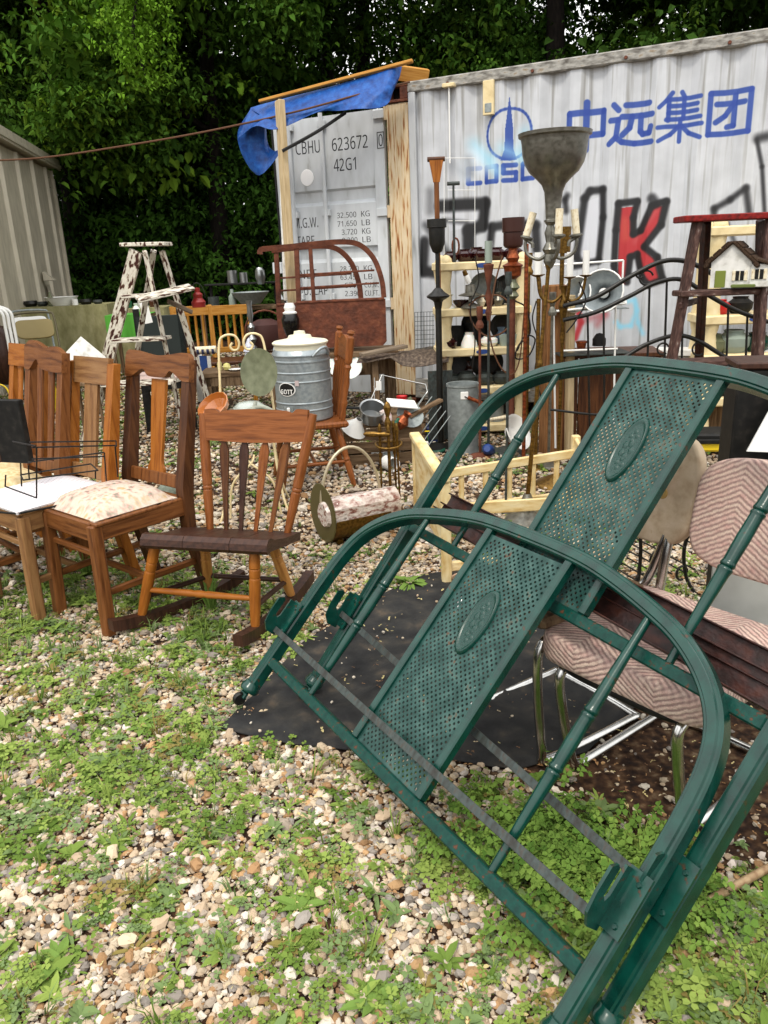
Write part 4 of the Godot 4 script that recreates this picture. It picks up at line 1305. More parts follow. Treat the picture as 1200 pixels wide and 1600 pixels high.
func bed_end(o: Node3D, L: float, top: float, rail_h: float, iron_h: float, hook_h: float) -> void:
	var mid := L / 2
	# arch, from the left foot over to the right foot
	var drop := [[0.0, 0.0], [0.1, 0.001], [0.2, 0.007], [0.3, 0.024], [0.4, 0.048], [0.47, 0.07], [0.53, 0.1], [0.575, 0.132], [0.61, 0.168], [0.635, 0.21], [0.65, 0.26], [0.657, 0.32], [0.66, 0.4]]
	var k := (L / 2) / 0.66
	var half := []
	for d in drop:
		half.append(Vector3(d[0] * k, top - d[1], 0))
	half.append(Vector3(0.66 * k, 0.24 if top - 0.4 > 0.3 else 0.2, 0))
	half.append(Vector3(0.66 * k, 0.022, 0))
	var hc := curve(half, 4)
	var path := PackedVector2Array()
	for i in hc.size():
		var p := hc[hc.size() - 1 - i]
		path.append(Vector2(mid - p.x, p.y))
	for i in range(1, hc.size()):
		path.append(Vector2(mid + hc[i].x, hc[i].y))
	# outer side has x positive when the path runs clockwise (left to right over the top)
	var prof := PackedVector2Array([Vector2(0.018, -0.02), Vector2(0.018, 0.009), Vector2(0.0145, 0.0135), Vector2(0.0105, 0.0135), Vector2(0.008, 0.0175), Vector2(-0.008, 0.0175), Vector2(-0.0105, 0.0135), Vector2(-0.0145, 0.0135), Vector2(-0.018, 0.009), Vector2(-0.018, -0.02)])
	part(o, "arched_frame", sweep_flat(path, prof), M.green)
	part(o, "lower_rail", box(L - 0.036, 0.028, 0.024), M.green_worn, at(Vector3(mid, rail_h - 0.014, -0.002)))
	var arch_at := func(s: float) -> float:
		for i in path.size() - 1:
			if path[i].x <= s and path[i + 1].x > s and path[i].y > top - 0.3:
				return lerpf(path[i].y, path[i + 1].y, (s - path[i].x) / (path[i + 1].x - path[i].x))
		return top
	# turned rods and the stiles of the panel
	for sgn in [-1, 1]:
		var s: float = mid + sgn * 0.383
		var y1: float = arch_at.call(s)
		turned(o, "turned_rod", Vector3(s, rail_h + 0.012, 0), Vector3(s, y1 - 0.014, 0), [Vector2(0.0085, 0), Vector2(0.0095, 0.1), Vector2(0.0135, 0.36), Vector2(0.0145, 0.372), Vector2(0.0155, 0.378), Vector2(0.0145, 0.384), Vector2(0.012, 0.388), Vector2(0.0145, 0.392), Vector2(0.0155, 0.398), Vector2(0.0145, 0.404), Vector2(0.0135, 0.41), Vector2(0.0145, 0.5), Vector2(0.0135, 0.59), Vector2(0.0145, 0.596), Vector2(0.0155, 0.602), Vector2(0.0145, 0.608), Vector2(0.012, 0.612), Vector2(0.0145, 0.616), Vector2(0.0155, 0.622), Vector2(0.0145, 0.628), Vector2(0.0135, 0.64), Vector2(0.0095, 0.9), Vector2(0.0085, 1.0)], M.green, 16)
		var s2: float = mid + sgn * 0.138
		part(o, "panel_stile", box(0.021, float(arch_at.call(s2)) - rail_h - 0.03, 0.024), M.green, at(Vector3(s2, rail_h + 0.014, 0)))
	if not meshes.has("cane"):
		meshes["cane"] = cane_panel(0.256, 0.602, 0.0084)
	part(o, "mesh_panel", meshes["cane"], M.cane, at(Vector3(mid, rail_h + 0.012, 0.002)))
	# oval medallion with a raised flower
	var md := part(o, "medallion", lathe([Vector2(0.001, 0.005), Vector2(0.75, 0.0062), Vector2(0.82, 0.0065), Vector2(0.87, 0.011), Vector2(0.96, 0.011), Vector2(1.0, 0.0), Vector2(0.001, -0.002)], 28, 40.0, false), M.green, Transform3D(Basis(Vector3(0.036, 0, 0), Vector3(0, 0, 0.7), Vector3(0, -0.088, 0)), Vector3(mid, rail_h + 0.405, 0.003)))
	var ft := PackedVector3Array()
	for q in [[0.0, 0.0, 5, 0.4], [0.05, 0.42, 4, 0.28], [-0.05, -0.42, 4, 0.28]]:
		for i in q[2]:
			var a: float = TAU * i / q[2] + q[1] * 4.0
			var c := Vector3(q[0] + cos(a) * q[3] * 0.9, 0.006, q[1] + sin(a) * q[3] * 0.5)
			var r: float = q[3] * 0.55
			for j in 6:
				var a0 := TAU * j / 6
				var a1 := TAU * (j + 1) / 6
				ft.append_array([c + Vector3(0, 0.006, 0), c + Vector3(cos(a0) * r, 0, sin(a0) * r * 0.55), c + Vector3(cos(a1) * r, 0, sin(a1) * r * 0.55)])
	part(md, "flower_relief", finish(ft, 70.0), M.green)
	# rusty angle iron between the hook plates
	var iz := 0.034
	var ir := part(o, "angle_iron", box(L + 0.0, 0.018, 0.004, 0.001), M.rust_bar, at(Vector3(mid - 0.035, iron_h - 0.009, iz)))
	part(ir, "flange", box(L + 0.0, 0.004, 0.022, 0.001), M.rust_bar, at(Vector3(0, 0.0, -0.014)))
	for sgn in [-1, 1]:
		var s: float = mid + sgn * L / 2
		var hk := part(o, "hook_plate", prism(PackedVector2Array([Vector2(-0.022, -0.05), Vector2(0.022, -0.05), Vector2(0.022, 0.06), Vector2(-0.022, 0.06)]), 0.006), M.green, at(Vector3(s, hook_h, 0.024)))
		# the claw stands out towards the viewer
		part(hk, "claw", prism(PackedVector2Array([Vector2(0.0, -0.06), Vector2(0.032, -0.06), Vector2(0.052, -0.04), Vector2(0.058, -0.005), Vector2(0.058, 0.042), Vector2(0.044, 0.05), Vector2(0.036, 0.045), Vector2(0.036, -0.005), Vector2(0.026, -0.012), Vector2(0.02, 0.0), Vector2(0.02, 0.055), Vector2(0.0, 0.055)]), 0.006), M.green, at(Vector3(-0.02 * sgn if sgn > 0 else 0.02 * -1.0, 0, 0.0), 0, -PI / 2))
		for q in [-0.035, 0.04]:
			part(hk, "rivet", cyl(0.006, 0.004, 0.004, 8), M.green, at(Vector3(0.006, q, 0.003), PI / 2))
		part(o, "foot_collar", lathe([Vector2(0.026, 0), Vector2(0.029, 0.006), Vector2(0.029, 0.014), Vector2(0.024, 0.024), Vector2(0.024, 0.03)], 12), M.green, at(Vector3(s, 0.0, 0)))
		var cs := part(o, "caster", cyl(0.007, 0.007, 0.02, 8), M.iron, at(Vector3(s, -0.016, 0)))
		part(cs, "fork", box(0.032, 0.02, 0.012), M.green, at(Vector3(0, -0.008, 0.006)))
		part(cs, "wheel", lathe([Vector2(0.004, -0.009), Vector2(0.017, -0.009), Vector2(0.02, -0.004), Vector2(0.02, 0.004), Vector2(0.017, 0.009), Vector2(0.004, 0.009)], 16), M.iron, at(Vector3(0, -0.014, 0.01), 0, 0, PI / 2))

func beds() -> void:
	var hb := thing("headboard", "taller green metal headboard with arched top and mesh panel, leaning behind the footboard", "headboard")
	hb.transform = plane_frame(Vector3(-0.238, 0.047, -2.052), Vector3(0.4503, 0, 0.8929).normalized(), deg_to_rad(38.7))
	bed_end(hb, 1.242, 1.191, 0.558, 0.228, 0.243)
	var fb := thing("footboard", "lower green metal footboard with arched top and mesh panel, nearest the viewer", "footboard")
	fb.transform = plane_frame(Vector3(-0.424, 0.057, -2.016), Vector3(0.511, 0, 0.8596).normalized(), deg_to_rad(43.66))
	bed_end(fb, 1.285, 0.755, 0.111, 0.194, 0.238)
	# brown bed rails lying behind the headboard
	var p := hb.transform
	var a := p * Vector3(0.02, 0.64, -0.055)
	var b := p * Vector3(1.75, 0.60, -0.055)
	for i in 2:
		var off := Vector3(0.03, 0.012, -0.05) * i
		var r := thing("bed_rail", ["brown steel bed side rail lying just behind the headboard bars", "second brown steel bed rail, behind and above the first one"][i], "bed rail", a + off, 0.0, "brown bed rails")
		var d := b - a
		bar(r, "web", Vector3.ZERO, d, 0.004, 0.06, M.rail_brown, p.basis.y)
		bar(r, "flange", Vector3.ZERO + p.basis.y * -0.03 + p.basis.z * 0.02, d + p.basis.y * -0.03 + p.basis.z * 0.02, 0.045, 0.004, M.rail_brown, p.basis.y)
		bar(r, "lip", Vector3.ZERO + p.basis.y * 0.03 + p.basis.z * 0.008, d + p.basis.y * 0.03 + p.basis.z * 0.008, 0.02, 0.004, M.rail_brown, p.basis.y)


# ---------- dining chairs and the rocking chair ----------
func cushion(w0: float, w1: float, d: float, h: float, n := 8) -> ArrayMesh:
	var rows := []
	for i in n + 1:
		var row := PackedVector3Array()
		var v := float(i) / n
		for j in n + 1:
			var u := float(j) / n
			var e := pow(1.0 - pow(absf(2 * u - 1), 4), 0.6) * pow(1.0 - pow(absf(2 * v - 1), 4), 0.6)
			var w := lerpf(w1, w0, v)
			row.append(Vector3((u - 0.5) * w, h * e, (v - 0.5) * d))
		rows.append(row)
	return sheet(rows, 0.01, 70.0)

func side_profile(o: Node3D, called: String, poly: Array, wide: float, x: float, m: Material, z_turn := 0.0) -> MeshInstance3D:
	var q := PackedVector2Array()
	for p in poly:
		q.append(Vector2(p[0], p[1]))
	return part(o, called, prism(q, wide), m, at(Vector3(x, 0, 0), 0, -PI / 2, z_turn))

func dining_chair(label: String, at_: Vector3, yaw: float, style: int, wm: Material, seat_m: Material, top: float, splat_m: Material, post_m: Material) -> Node3D:
	var o := thing("dining_chair", label, "chair", at_, yaw, "wooden dining chairs in a row")
	var w := 0.37
	var wb := 0.335 if style != 0 else 0.4
	var d := 0.39
	var sh := 0.425
	var zb := -d / 2
	for s in [-1, 1]:
		bar(o, "front_leg", Vector3(s * (w / 2 - 0.018) * 1.03, 0, d / 2 - 0.01), Vector3(s * (w / 2 - 0.024), sh - 0.01, d / 2 - 0.024), 0.042, 0.042, wm, Vector3(0, 0, 1), 0.005)
		side_profile(o, "back_post", [[zb - 0.085, 0], [zb - 0.05, 0], [zb + 0.014, 0.3], [zb + 0.014, sh + 0.04], [zb - 0.088, top - 0.02], [zb - 0.118, top - 0.02], [zb - 0.03, sh], [zb - 0.026, 0.3]], 0.046, s * (wb / 2 - 0.02), post_m)
		bar(o, "side_rail", Vector3(s * (wb / 2 - 0.02), sh - 0.035, zb), Vector3(s * (w / 2 - 0.02), sh - 0.035, d / 2 - 0.02), 0.022, 0.07, wm, Vector3.UP)
		bar(o, "side_stretcher", Vector3(s * (wb / 2 - 0.02), 0.16, zb - 0.02), Vector3(s * (w / 2 - 0.02), 0.16, d / 2 - 0.02), 0.018, 0.026, wm, Vector3.UP)
	bar(o, "front_rail", Vector3(-w / 2 + 0.03, sh - 0.035, d / 2 - 0.018), Vector3(w / 2 - 0.03, sh - 0.035, d / 2 - 0.018), 0.022, 0.07, wm, Vector3.UP)
	bar(o, "back_rail", Vector3(-wb / 2 + 0.03, sh - 0.03, zb), Vector3(wb / 2 - 0.03, sh - 0.03, zb), 0.022, 0.06, wm, Vector3.UP)
	bar(o, "cross_stretcher", Vector3(-w / 2 + 0.03, 0.165, 0.0), Vector3(w / 2 - 0.03, 0.165, 0.0), 0.018, 0.026, wm, Vector3.UP)
	bar(o, "front_stretcher", Vector3(-w / 2 + 0.03, 0.3, d / 2 - 0.03), Vector3(w / 2 - 0.03, 0.3, d / 2 - 0.03), 0.018, 0.022, wm, Vector3.UP)
	# seat
	if style == 1:
		part(o, "seat", cushion(w + 0.01, wb, d, 0.018), seat_m, at(Vector3(0, sh + 0.018, 0.004)))
		part(o, "seat_piping", tube(curve([Vector3(-w / 2, sh + 0.012, d / 2), Vector3(w / 2, sh + 0.012, d / 2), Vector3(wb / 2, sh + 0.012, zb), Vector3(-wb / 2, sh + 0.012, zb)], 3, true), 0.004, 6, true), M.black)
		part(o, "seat_board", box(w, 0.012, d), wm, at(Vector3(0, sh - 0.001, 0)))
	else:
		part(o, "seat", cushion(w - 0.035, wb - 0.05, d - 0.05, 0.055), seat_m, at(Vector3(0, sh + 0.004, 0.0)))
		part(o, "seat_board", box(wb - 0.02, 0.012, d - 0.03), wm, at(Vector3(0, sh - 0.012, 0)))
	# back, on a plane that leans with the posts
	var lean := atan2(0.098, top - 0.02 - sh)
	var br := Node3D.new()
	br.name = "back"
	o.add_child(br, true)
	br.position = Vector3(0, sh + 0.02, zb - 0.008)
	br.rotation.x = -lean
	var bh := (top - sh) / cos(lean) - 0.02
	var cw := wb / 2 + 0.005
	var crest := PackedVector2Array()
	if style == 1:
		crest = PackedVector2Array([Vector2(-cw + 0.045, bh - 0.105), Vector2(cw - 0.045, bh - 0.105), Vector2(cw - 0.045, bh), Vector2(-cw + 0.045, bh)])
	elif style == 0:
		var lower := curve([Vector3(-cw, bh - 0.1, 0), Vector3(-cw + 0.045, bh - 0.098, 0), Vector3(-0.09, bh - 0.066, 0), Vector3(-0.055, bh - 0.09, 0), Vector3(0, bh - 0.094, 0), Vector3(0.055, bh - 0.09, 0), Vector3(0.09, bh - 0.066, 0), Vector3(cw - 0.045, bh - 0.098, 0), Vector3(cw, bh - 0.1, 0)], 4)
		for p in lower:
			crest.append(Vector2(p.x, p.y))
		var upper := curve([Vector3(cw, bh - 0.03, 0), Vector3(cw - 0.01, bh - 0.004, 0), Vector3(cw - 0.05, bh + 0.004, 0), Vector3(0, bh - 0.012, 0), Vector3(-cw + 0.05, bh + 0.004, 0), Vector3(-cw + 0.01, bh - 0.004, 0), Vector3(-cw, bh - 0.03, 0)], 4)
		for p in upper:
			crest.append(Vector2(p.x, p.y))
	elif style == 2:
		var lower := curve([Vector3(-cw, bh - 0.1, 0), Vector3(-cw + 0.05, bh - 0.1, 0), Vector3(-0.06, bh - 0.055, 0), Vector3(-0.02, bh - 0.09, 0), Vector3(0.08, bh - 0.1, 0), Vector3(cw, bh - 0.1, 0)], 4)
		for p in lower:
			crest.append(Vector2(p.x, p.y))
		var upper := curve([Vector3(cw, bh - 0.02, 0), Vector3(0.1, bh + 0.004, 0), Vector3(0.02, bh - 0.004, 0), Vector3(-0.06, bh + 0.016, 0), Vector3(-0.12, bh + 0.022, 0), Vector3(-cw, bh - 0.004, 0)], 4)
		for p in upper:
			crest.append(Vector2(p.x, p.y))
	else:
		crest = PackedVector2Array([Vector2(-cw, bh - 0.1), Vector2(cw, bh - 0.1), Vector2(cw, bh), Vector2(-cw, bh)])
	part(br, "crest_rail", prism(crest, 0.024), across(wm), at(Vector3(0, 0, 0.008 if style != 1 else 0.0)))
	part(br, "lower_rail", box(wb - 0.07, 0.05, 0.02), wm, at(Vector3(0, 0.005, 0)))
	if style == 3:
		for k in 3:
			part(br, "splat", box(0.034, bh - 0.15, 0.012), splat_m, at(Vector3((k - 1) * 0.085, 0.054, 0)))
	elif style == 2:
		for k in 2:
			part(br, "splat", box(0.045, bh - 0.14, 0.012), splat_m, at(Vector3(-0.055 + k * 0.1, 0.054, 0)))
	else:
		var sp := curve([Vector3(0.052, 0.05, 0), Vector3(0.05, 0.07, 0), Vector3(0.036, 0.1, 0), Vector3(0.04, 0.22, 0), Vector3(0.045, bh - 0.1, 0)], 4)
		var poly := PackedVector2Array()
		for p in sp:
			poly.append(Vector2(p.x if style == 0 else 0.047, p.y))
		for k in sp.size():
			var p := sp[sp.size() - 1 - k]
			poly.append(Vector2(-p.x if style == 0 else -0.047, p.y))
		part(br, "splat", prism(poly, 0.012), splat_m)
	return o

func near_chairs() -> void:
	var floral := tex(["6f7d6a", "b5827c", "c0b09c", "c9bcae", "beae9e", "bf9d6a", "8c7a6a"], [0.12, 0.24, 0.34, 0.55, 0.68, 0.8, 0.95], Vector3(2.6, 2.6, 2.6), 0.85, 0.0, 0.03, 81, 0.3, 256, 14.0)
	var tan_floral := tex(["a58a5c", "c9b285", "d8c69e", "b79a6a"], [0.15, 0.4, 0.65, 0.95], Vector3(2.6, 2.6, 2.6), 0.85, 0.0, 0.03, 82, 0.3, 256, 14.0)
	# white vinyl printed with rows of small dots
	var im := Image.create(64, 64, false, Image.FORMAT_RGB8)
	im.fill(Color(0.86, 0.85, 0.86))
	for q in [Vector2(16, 16), Vector2(48, 48)]:
		for y in 64:
			for x in 64:
				if Vector2(x, y).distance_to(q) < 7.0:
					im.set_pixel(x, y, Color(0.55, 0.46, 0.5))
	im.generate_mipmaps()
	var dotted := StandardMaterial3D.new()
	dotted.albedo_texture = ImageTexture.create_from_image(im)
	dotted.uv1_triplanar = true
	dotted.uv1_scale = Vector3(36, 36, 36)
	dotted.roughness = 0.5
	dining_chair("oak dining chair with pink and cream floral seat, nearest of the row", Vector3(-1.02, 0, -2.79), deg_to_rad(-40), 0, M.oak, floral, 0.945, M.oak_orange, M.oak_dark)
	dining_chair("dining chair with white dotted seat and plain pale crest, second of the row", Vector3(-1.33, 0, -2.93), deg_to_rad(-40), 1, M.oak_pale, dotted, 0.925, M.oak_pale, M.oak_orange)
	dining_chair("dining chair with tan flowered seat and humped crest, behind the white seated one", Vector3(-1.58, 0, -3.09), deg_to_rad(-43), 2, M.oak, tan_floral, 0.96, M.oak, M.oak)
	dining_chair("orange dining chair with square crest, furthest left of the row", Vector3(-1.77, 0, -3.36), deg_to_rad(-43), 3, M.oak_orange, tan_floral, 0.95, M.oak_orange, M.oak_orange)
	# what stands on the seats
	var bx := thing("dark_board", "worn black board standing upright on the flowered seat at the left edge", "board", Vector3(-1.425, 0.559, -2.95), deg_to_rad(-18))
	part(bx, "panel", box(0.16, 0.245, 0.03), M.black)
	part(bx, "frame_strip", box(0.03, 0.25, 0.036), M.walnut, at(Vector3(-0.066, 0, 0)))
	var wr := thing("wire_rack", "black wire file rack standing on the white dotted seat", "rack")
	var wires := [
		[Vector3(-1.183, 0.524, -2.55), Vector3(-1.151, 0.702, -2.55)], [Vector3(-1.317, 0.551, -2.62), Vector3(-1.307, 0.592, -2.62)], [Vector3(-1.317, 0.551, -2.62), Vector3(-1.183, 0.524, -2.55)],
		[Vector3(-1.28, 0.7, -2.66), Vector3(-1.158, 0.702, -2.56)], [Vector3(-1.25, 0.683, -2.72), Vector3(-1.023, 0.625, -2.95)], [Vector3(-1.171, 0.698, -2.56), Vector3(-0.976, 0.64, -2.8)], [Vector3(-1.023, 0.625, -2.95), Vector3(-0.965, 0.642, -2.78)],
		[Vector3(-1.259, 0.615, -2.7), Vector3(-1.042, 0.602, -2.86)], [Vector3(-1.223, 0.623, -2.62), Vector3(-1.229, 0.57, -2.62)], [Vector3(-1.197, 0.649, -2.6), Vector3(-1.005, 0.61, -2.76)], [Vector3(-1.042, 0.602, -2.86), Vector3(-1.044, 0.495, -2.84)],
		[Vector3(-1.275, 0.58, -2.66), Vector3(-1.092, 0.565, -2.84)], [Vector3(-1.241, 0.576, -2.6), Vector3(-1.039, 0.559, -2.76)], [Vector3(-1.092, 0.565, -2.84), Vector3(-1.039, 0.559, -2.76)], [Vector3(-1.275, 0.58, -2.66), Vector3(-1.241, 0.576, -2.6)],
		[Vector3(-1.267, 0.624, -2.66), Vector3(-1.279, 0.538, -2.66)], [Vector3(-0.97, 0.642, -2.78), Vector3(-0.991, 0.516, -2.82)], [Vector3(-1.048, 0.559, -2.76), Vector3(-1.053, 0.528, -2.76)]]
	for q in wires:
		rod(wr, "wire", q[0], q[1], 0.0028, M.wire_dark, -1.0, 6)
	rocking_chair()

func rocking_chair() -> void:
	var o := thing("rocking_chair", "small cherry wood rocking chair with arrow spindles, no arms and a dark seat", "rocking chair", Vector3(-0.587, 0, -2.62), deg_to_rad(-15))
	var fl := Vector3(-0.29, 0.05, 0.12)
	var fr := Vector3(0.165, 0.05, 0.14)
	var bl := Vector3(-0.15, 0.05, -0.14)
	var br := Vector3(0.19, 0.05, -0.145)
	# rockers
	for q in [[fl, bl], [fr, br]]:
		var f: Vector3 = q[0]
		var b: Vector3 = q[1]
		var dir := (b - f)
		dir.y = 0
		dir = dir.normalized()
		var sp := PackedVector2Array()
		var up := PackedVector2Array()
		for i in 15:
			var t := -0.12 + 0.58 * i / 14.0
			var y := 0.006 + 0.42 * pow(t - 0.17, 2)
			sp.append(Vector2(t, y))
			up.append(Vector2(t, y + 0.042))
		up.reverse()
		sp.append_array(up)
		part(o, "rocker", prism(sp, 0.036), M.walnut, Transform3D(Basis(dir, Vector3.UP, dir.cross(Vector3.UP)), Vector3(f.x, 0, f.z)))
	# legs
	var legp := [Vector2(0.015, 0), Vector2(0.0185, 0.2), Vector2(0.02, 0.48), Vector2(0.02, 0.62), Vector2(0.017, 0.64), Vector2(0.0195, 0.66), Vector2(0.0195, 0.74), Vector2(0.017, 0.755), Vector2(0.02, 0.77), Vector2(0.019, 0.9), Vector2(0.016, 1.0)]
	var pale := wood("7a4a20", "a9743c", "c08a4c", 83)
	turned(o, "leg", fl, Vector3(-0.2, 0.332, 0.105), legp, M.oak_orange)
	turned(o, "leg", fr, Vector3(0.175, 0.332, 0.105), legp, M.oak_orange)
	turned(o, "leg", bl, Vector3(-0.1, 0.297, -0.06), legp, pale)
	turned(o, "leg", br, Vector3(0.165, 0.297, -0.06), legp, pale)
	var sp2 := [Vector2(0.009, 0), Vector2(0.012, 0.3), Vector2(0.0135, 0.42), Vector2(0.011, 0.45), Vector2(0.0135, 0.48), Vector2(0.0135, 0.52), Vector2(0.011, 0.55), Vector2(0.0135, 0.58), Vector2(0.012, 0.7), Vector2(0.009, 1.0)]
	turned(o, "stretcher", fl.lerp(Vector3(-0.2, 0.332, 0.105), 0.38), fr.lerp(Vector3(0.175, 0.332, 0.105), 0.38), sp2, M.oak_orange)
	rod(o, "stretcher", bl.lerp(Vector3(-0.1, 0.297, -0.06), 0.3), br.lerp(Vector3(0.165, 0.297, -0.06), 0.3), 0.01, M.walnut)
	rod(o, "stretcher", fl.lerp(Vector3(-0.2, 0.332, 0.105), 0.28), bl.lerp(Vector3(-0.1, 0.297, -0.06), 0.28), 0.01, M.walnut)
	rod(o, "stretcher", fr.lerp(Vector3(0.175, 0.332, 0.105), 0.28), br.lerp(Vector3(0.165, 0.297, -0.06), 0.28), 0.01, M.walnut)
	# seat of three planks with a rolled front
	var tilt := Transform3D(Basis(Vector3.RIGHT, deg_to_rad(-12)), Vector3(0.01, 0.308, 0.0))
	var planks := [[-0.235, -0.075], [-0.073, 0.098], [0.1, 0.235]]
	for q in planks:
		var poly := PackedVector2Array([Vector2(-0.15, 0.0), Vector2(0.13, 0.0), Vector2(0.155, -0.008), Vector2(0.168, 0.004), Vector2(0.166, 0.026), Vector2(0.152, 0.042), Vector2(0.13, 0.045), Vector2(0.1, 0.036), Vector2(0.0, 0.028), Vector2(-0.15, 0.03)])
		part(o, "seat_plank", prism(poly, q[1] - q[0]), across(M.walnut), tilt * at(Vector3((q[0] + q[1]) / 2, 0, 0), 0, -PI / 2))
	# back
	var b0 := tilt * Vector3(-0.115, 0.028, -0.12)
	var b1 := tilt * Vector3(0.195, 0.028, -0.12)
	var t0 := Vector3(-0.12, 0.737, -0.2)
	var t1 := Vector3(0.31, 0.737, -0.2)
	var postp := [Vector2(0.013, 0), Vector2(0.017, 0.2), Vector2(0.018, 0.34), Vector2(0.015, 0.35), Vector2(0.018, 0.36), Vector2(0.018, 0.375), Vector2(0.015, 0.385), Vector2(0.018, 0.395), Vector2(0.019, 0.55), Vector2(0.018, 0.9), Vector2(0.014, 1.0)]
	turned(o, "back_post", b0, t0, postp, M.cherry)
	turned(o, "back_post", b1, t1, postp, M.cherry)
	for i in 4:
		var f := (i + 0.95) / 4.9
		var p0 := tilt * Vector3(lerpf(-0.105, 0.185, f), 0.028, -0.12)
		var p1 := b0.lerp(t0, 0.83).lerp(b1.lerp(t1, 0.83), f)
		var l := p0.distance_to(p1)
		var poly := PackedVector2Array([Vector2(-0.007, 0), Vector2(0.007, 0), Vector2(0.009, l * 0.3), Vector2(0.0175, l * 0.78), Vector2(0.017, l * 0.84), Vector2(0.0075, l * 0.92), Vector2(0.0065, l), Vector2(-0.0065, l), Vector2(-0.0075, l * 0.92), Vector2(-0.017, l * 0.84), Vector2(-0.0175, l * 0.78), Vector2(-0.009, l * 0.3)])
		part(o, "spindle", prism(poly, 0.011), [M.oak_dark, M.walnut, M.cherry, M.oak][i], along(p0, p1, Vector3(0, 0, 1)))
	var c0 := b0.lerp(t0, 0.9)
	var c1 := b1.lerp(t1, 0.9)
	var half := c0.distance_to(c1) / 2 - 0.008
	var cr := PackedVector2Array()
	for p in curve([Vector3(-half, -0.055, 0), Vector3(0, -0.062, 0), Vector3(half, -0.055, 0)], 5):
		cr.append(Vector2(p.x, p.y))
	for p in curve([Vector3(half, 0.058, 0), Vector3(half * 0.8, 0.06, 0), Vector3(half * 0.7, 0.046, 0), Vector3(half * 0.55, 0.055, 0), Vector3(0, 0.06, 0), Vector3(-half * 0.55, 0.055, 0), Vector3(-half * 0.7, 0.046, 0), Vector3(-half * 0.8, 0.06, 0), Vector3(-half, 0.058, 0)], 4):
		cr.append(Vector2(p.x, p.y))
	part(o, "crest_rail", prism(cr, 0.022), across(M.cherry), Transform3D(Basis(Vector3.RIGHT, deg_to_rad(-12)), (c0 + c1) / 2))


# ---------- chrome cantilever chairs ----------
func herringbone() -> StandardMaterial3D:
	var s := 256
	var im := Image.create(s, s, false, Image.FORMAT_RGB8)
	var r := RandomNumberGenerator.new()
	r.seed = 3
	var nz := FastNoiseLite.new()
	nz.seed = 8
	nz.frequency = 0.05
	for y in s:
		for x in s:
			var band := x / 64
			var u := x % 64
			var v := y + 2.2 * nz.get_noise_2d(x, y * 0.6) + (u if band % 2 == 0 else 64 - u) * 0.62
			var ph := fposmod(v, 8.0) / 8.0
			var id := int(fposmod(v, 256.0) / 8.0) * 7 + band * 3
			var hue := (id % 5) / 5.0
			var c := Color(0.8, 0.68, 0.62).lerp(Color(0.74, 0.54, 0.52), hue)
			c = c.lerp(Color(0.84, 0.76, 0.7), 0.5 + 0.5 * nz.get_noise_2d(x * 1.5, y * 1.5))
			if ph < 0.26:
				c = Color(0.56, 0.45, 0.43)
			elif ph < 0.4 or ph > 0.88:
				c = c.darkened(0.2)
			var k := r.randf_range(0.9, 1.06)
			im.set_pixel(x, y, Color(c.r * k, c.g * k, c.b * k))
	var hm: Image = im.duplicate()
	hm.bump_map_to_normal_map(2.5)
	im.generate_mipmaps()
	var m := StandardMaterial3D.new()
	m.albedo_texture = ImageTexture.create_from_image(im)
	m.normal_enabled = true
	m.normal_texture = ImageTexture.create_from_image(hm)
	m.normal_scale = 0.7
	m.uv1_triplanar = true
	m.uv1_scale = Vector3(2.4, 2.4, 2.4)
	m.roughness = 0.9
	return m

func pad(w: float, h: float, d: float, bow: float, corner: float) -> ArrayMesh:
	# rounded upholstered slab in XY, thickness d in Z, bowed back at the middle
	var rings := []
	for q in [[-0.5, 0.94], [-0.42, 0.985], [-0.2, 1.0], [0.2, 1.0], [0.42, 0.985], [0.5, 0.94], [0.56, 0.7], [0.58, 0.2]]:
		var ring := PackedVector3Array()
		for k in 40:
			var a := TAU * k / 40.0
			var e := 2.0 / corner
			var x: float = signf(cos(a)) * pow(absf(cos(a)), e) * w / 2 * q[1]
			var y: float = signf(sin(a)) * pow(absf(sin(a)), e) * h / 2 * q[1]
			ring.append(Vector3(x, y, q[0] * d - bow * (1.0 - pow(2 * x / w, 2))))
		# run clockwise seen from +Z so that the loft faces outward
		ring.reverse()
		rings.append(ring)
	var t := loft_tris(rings)
	return finish(t, 60.0)

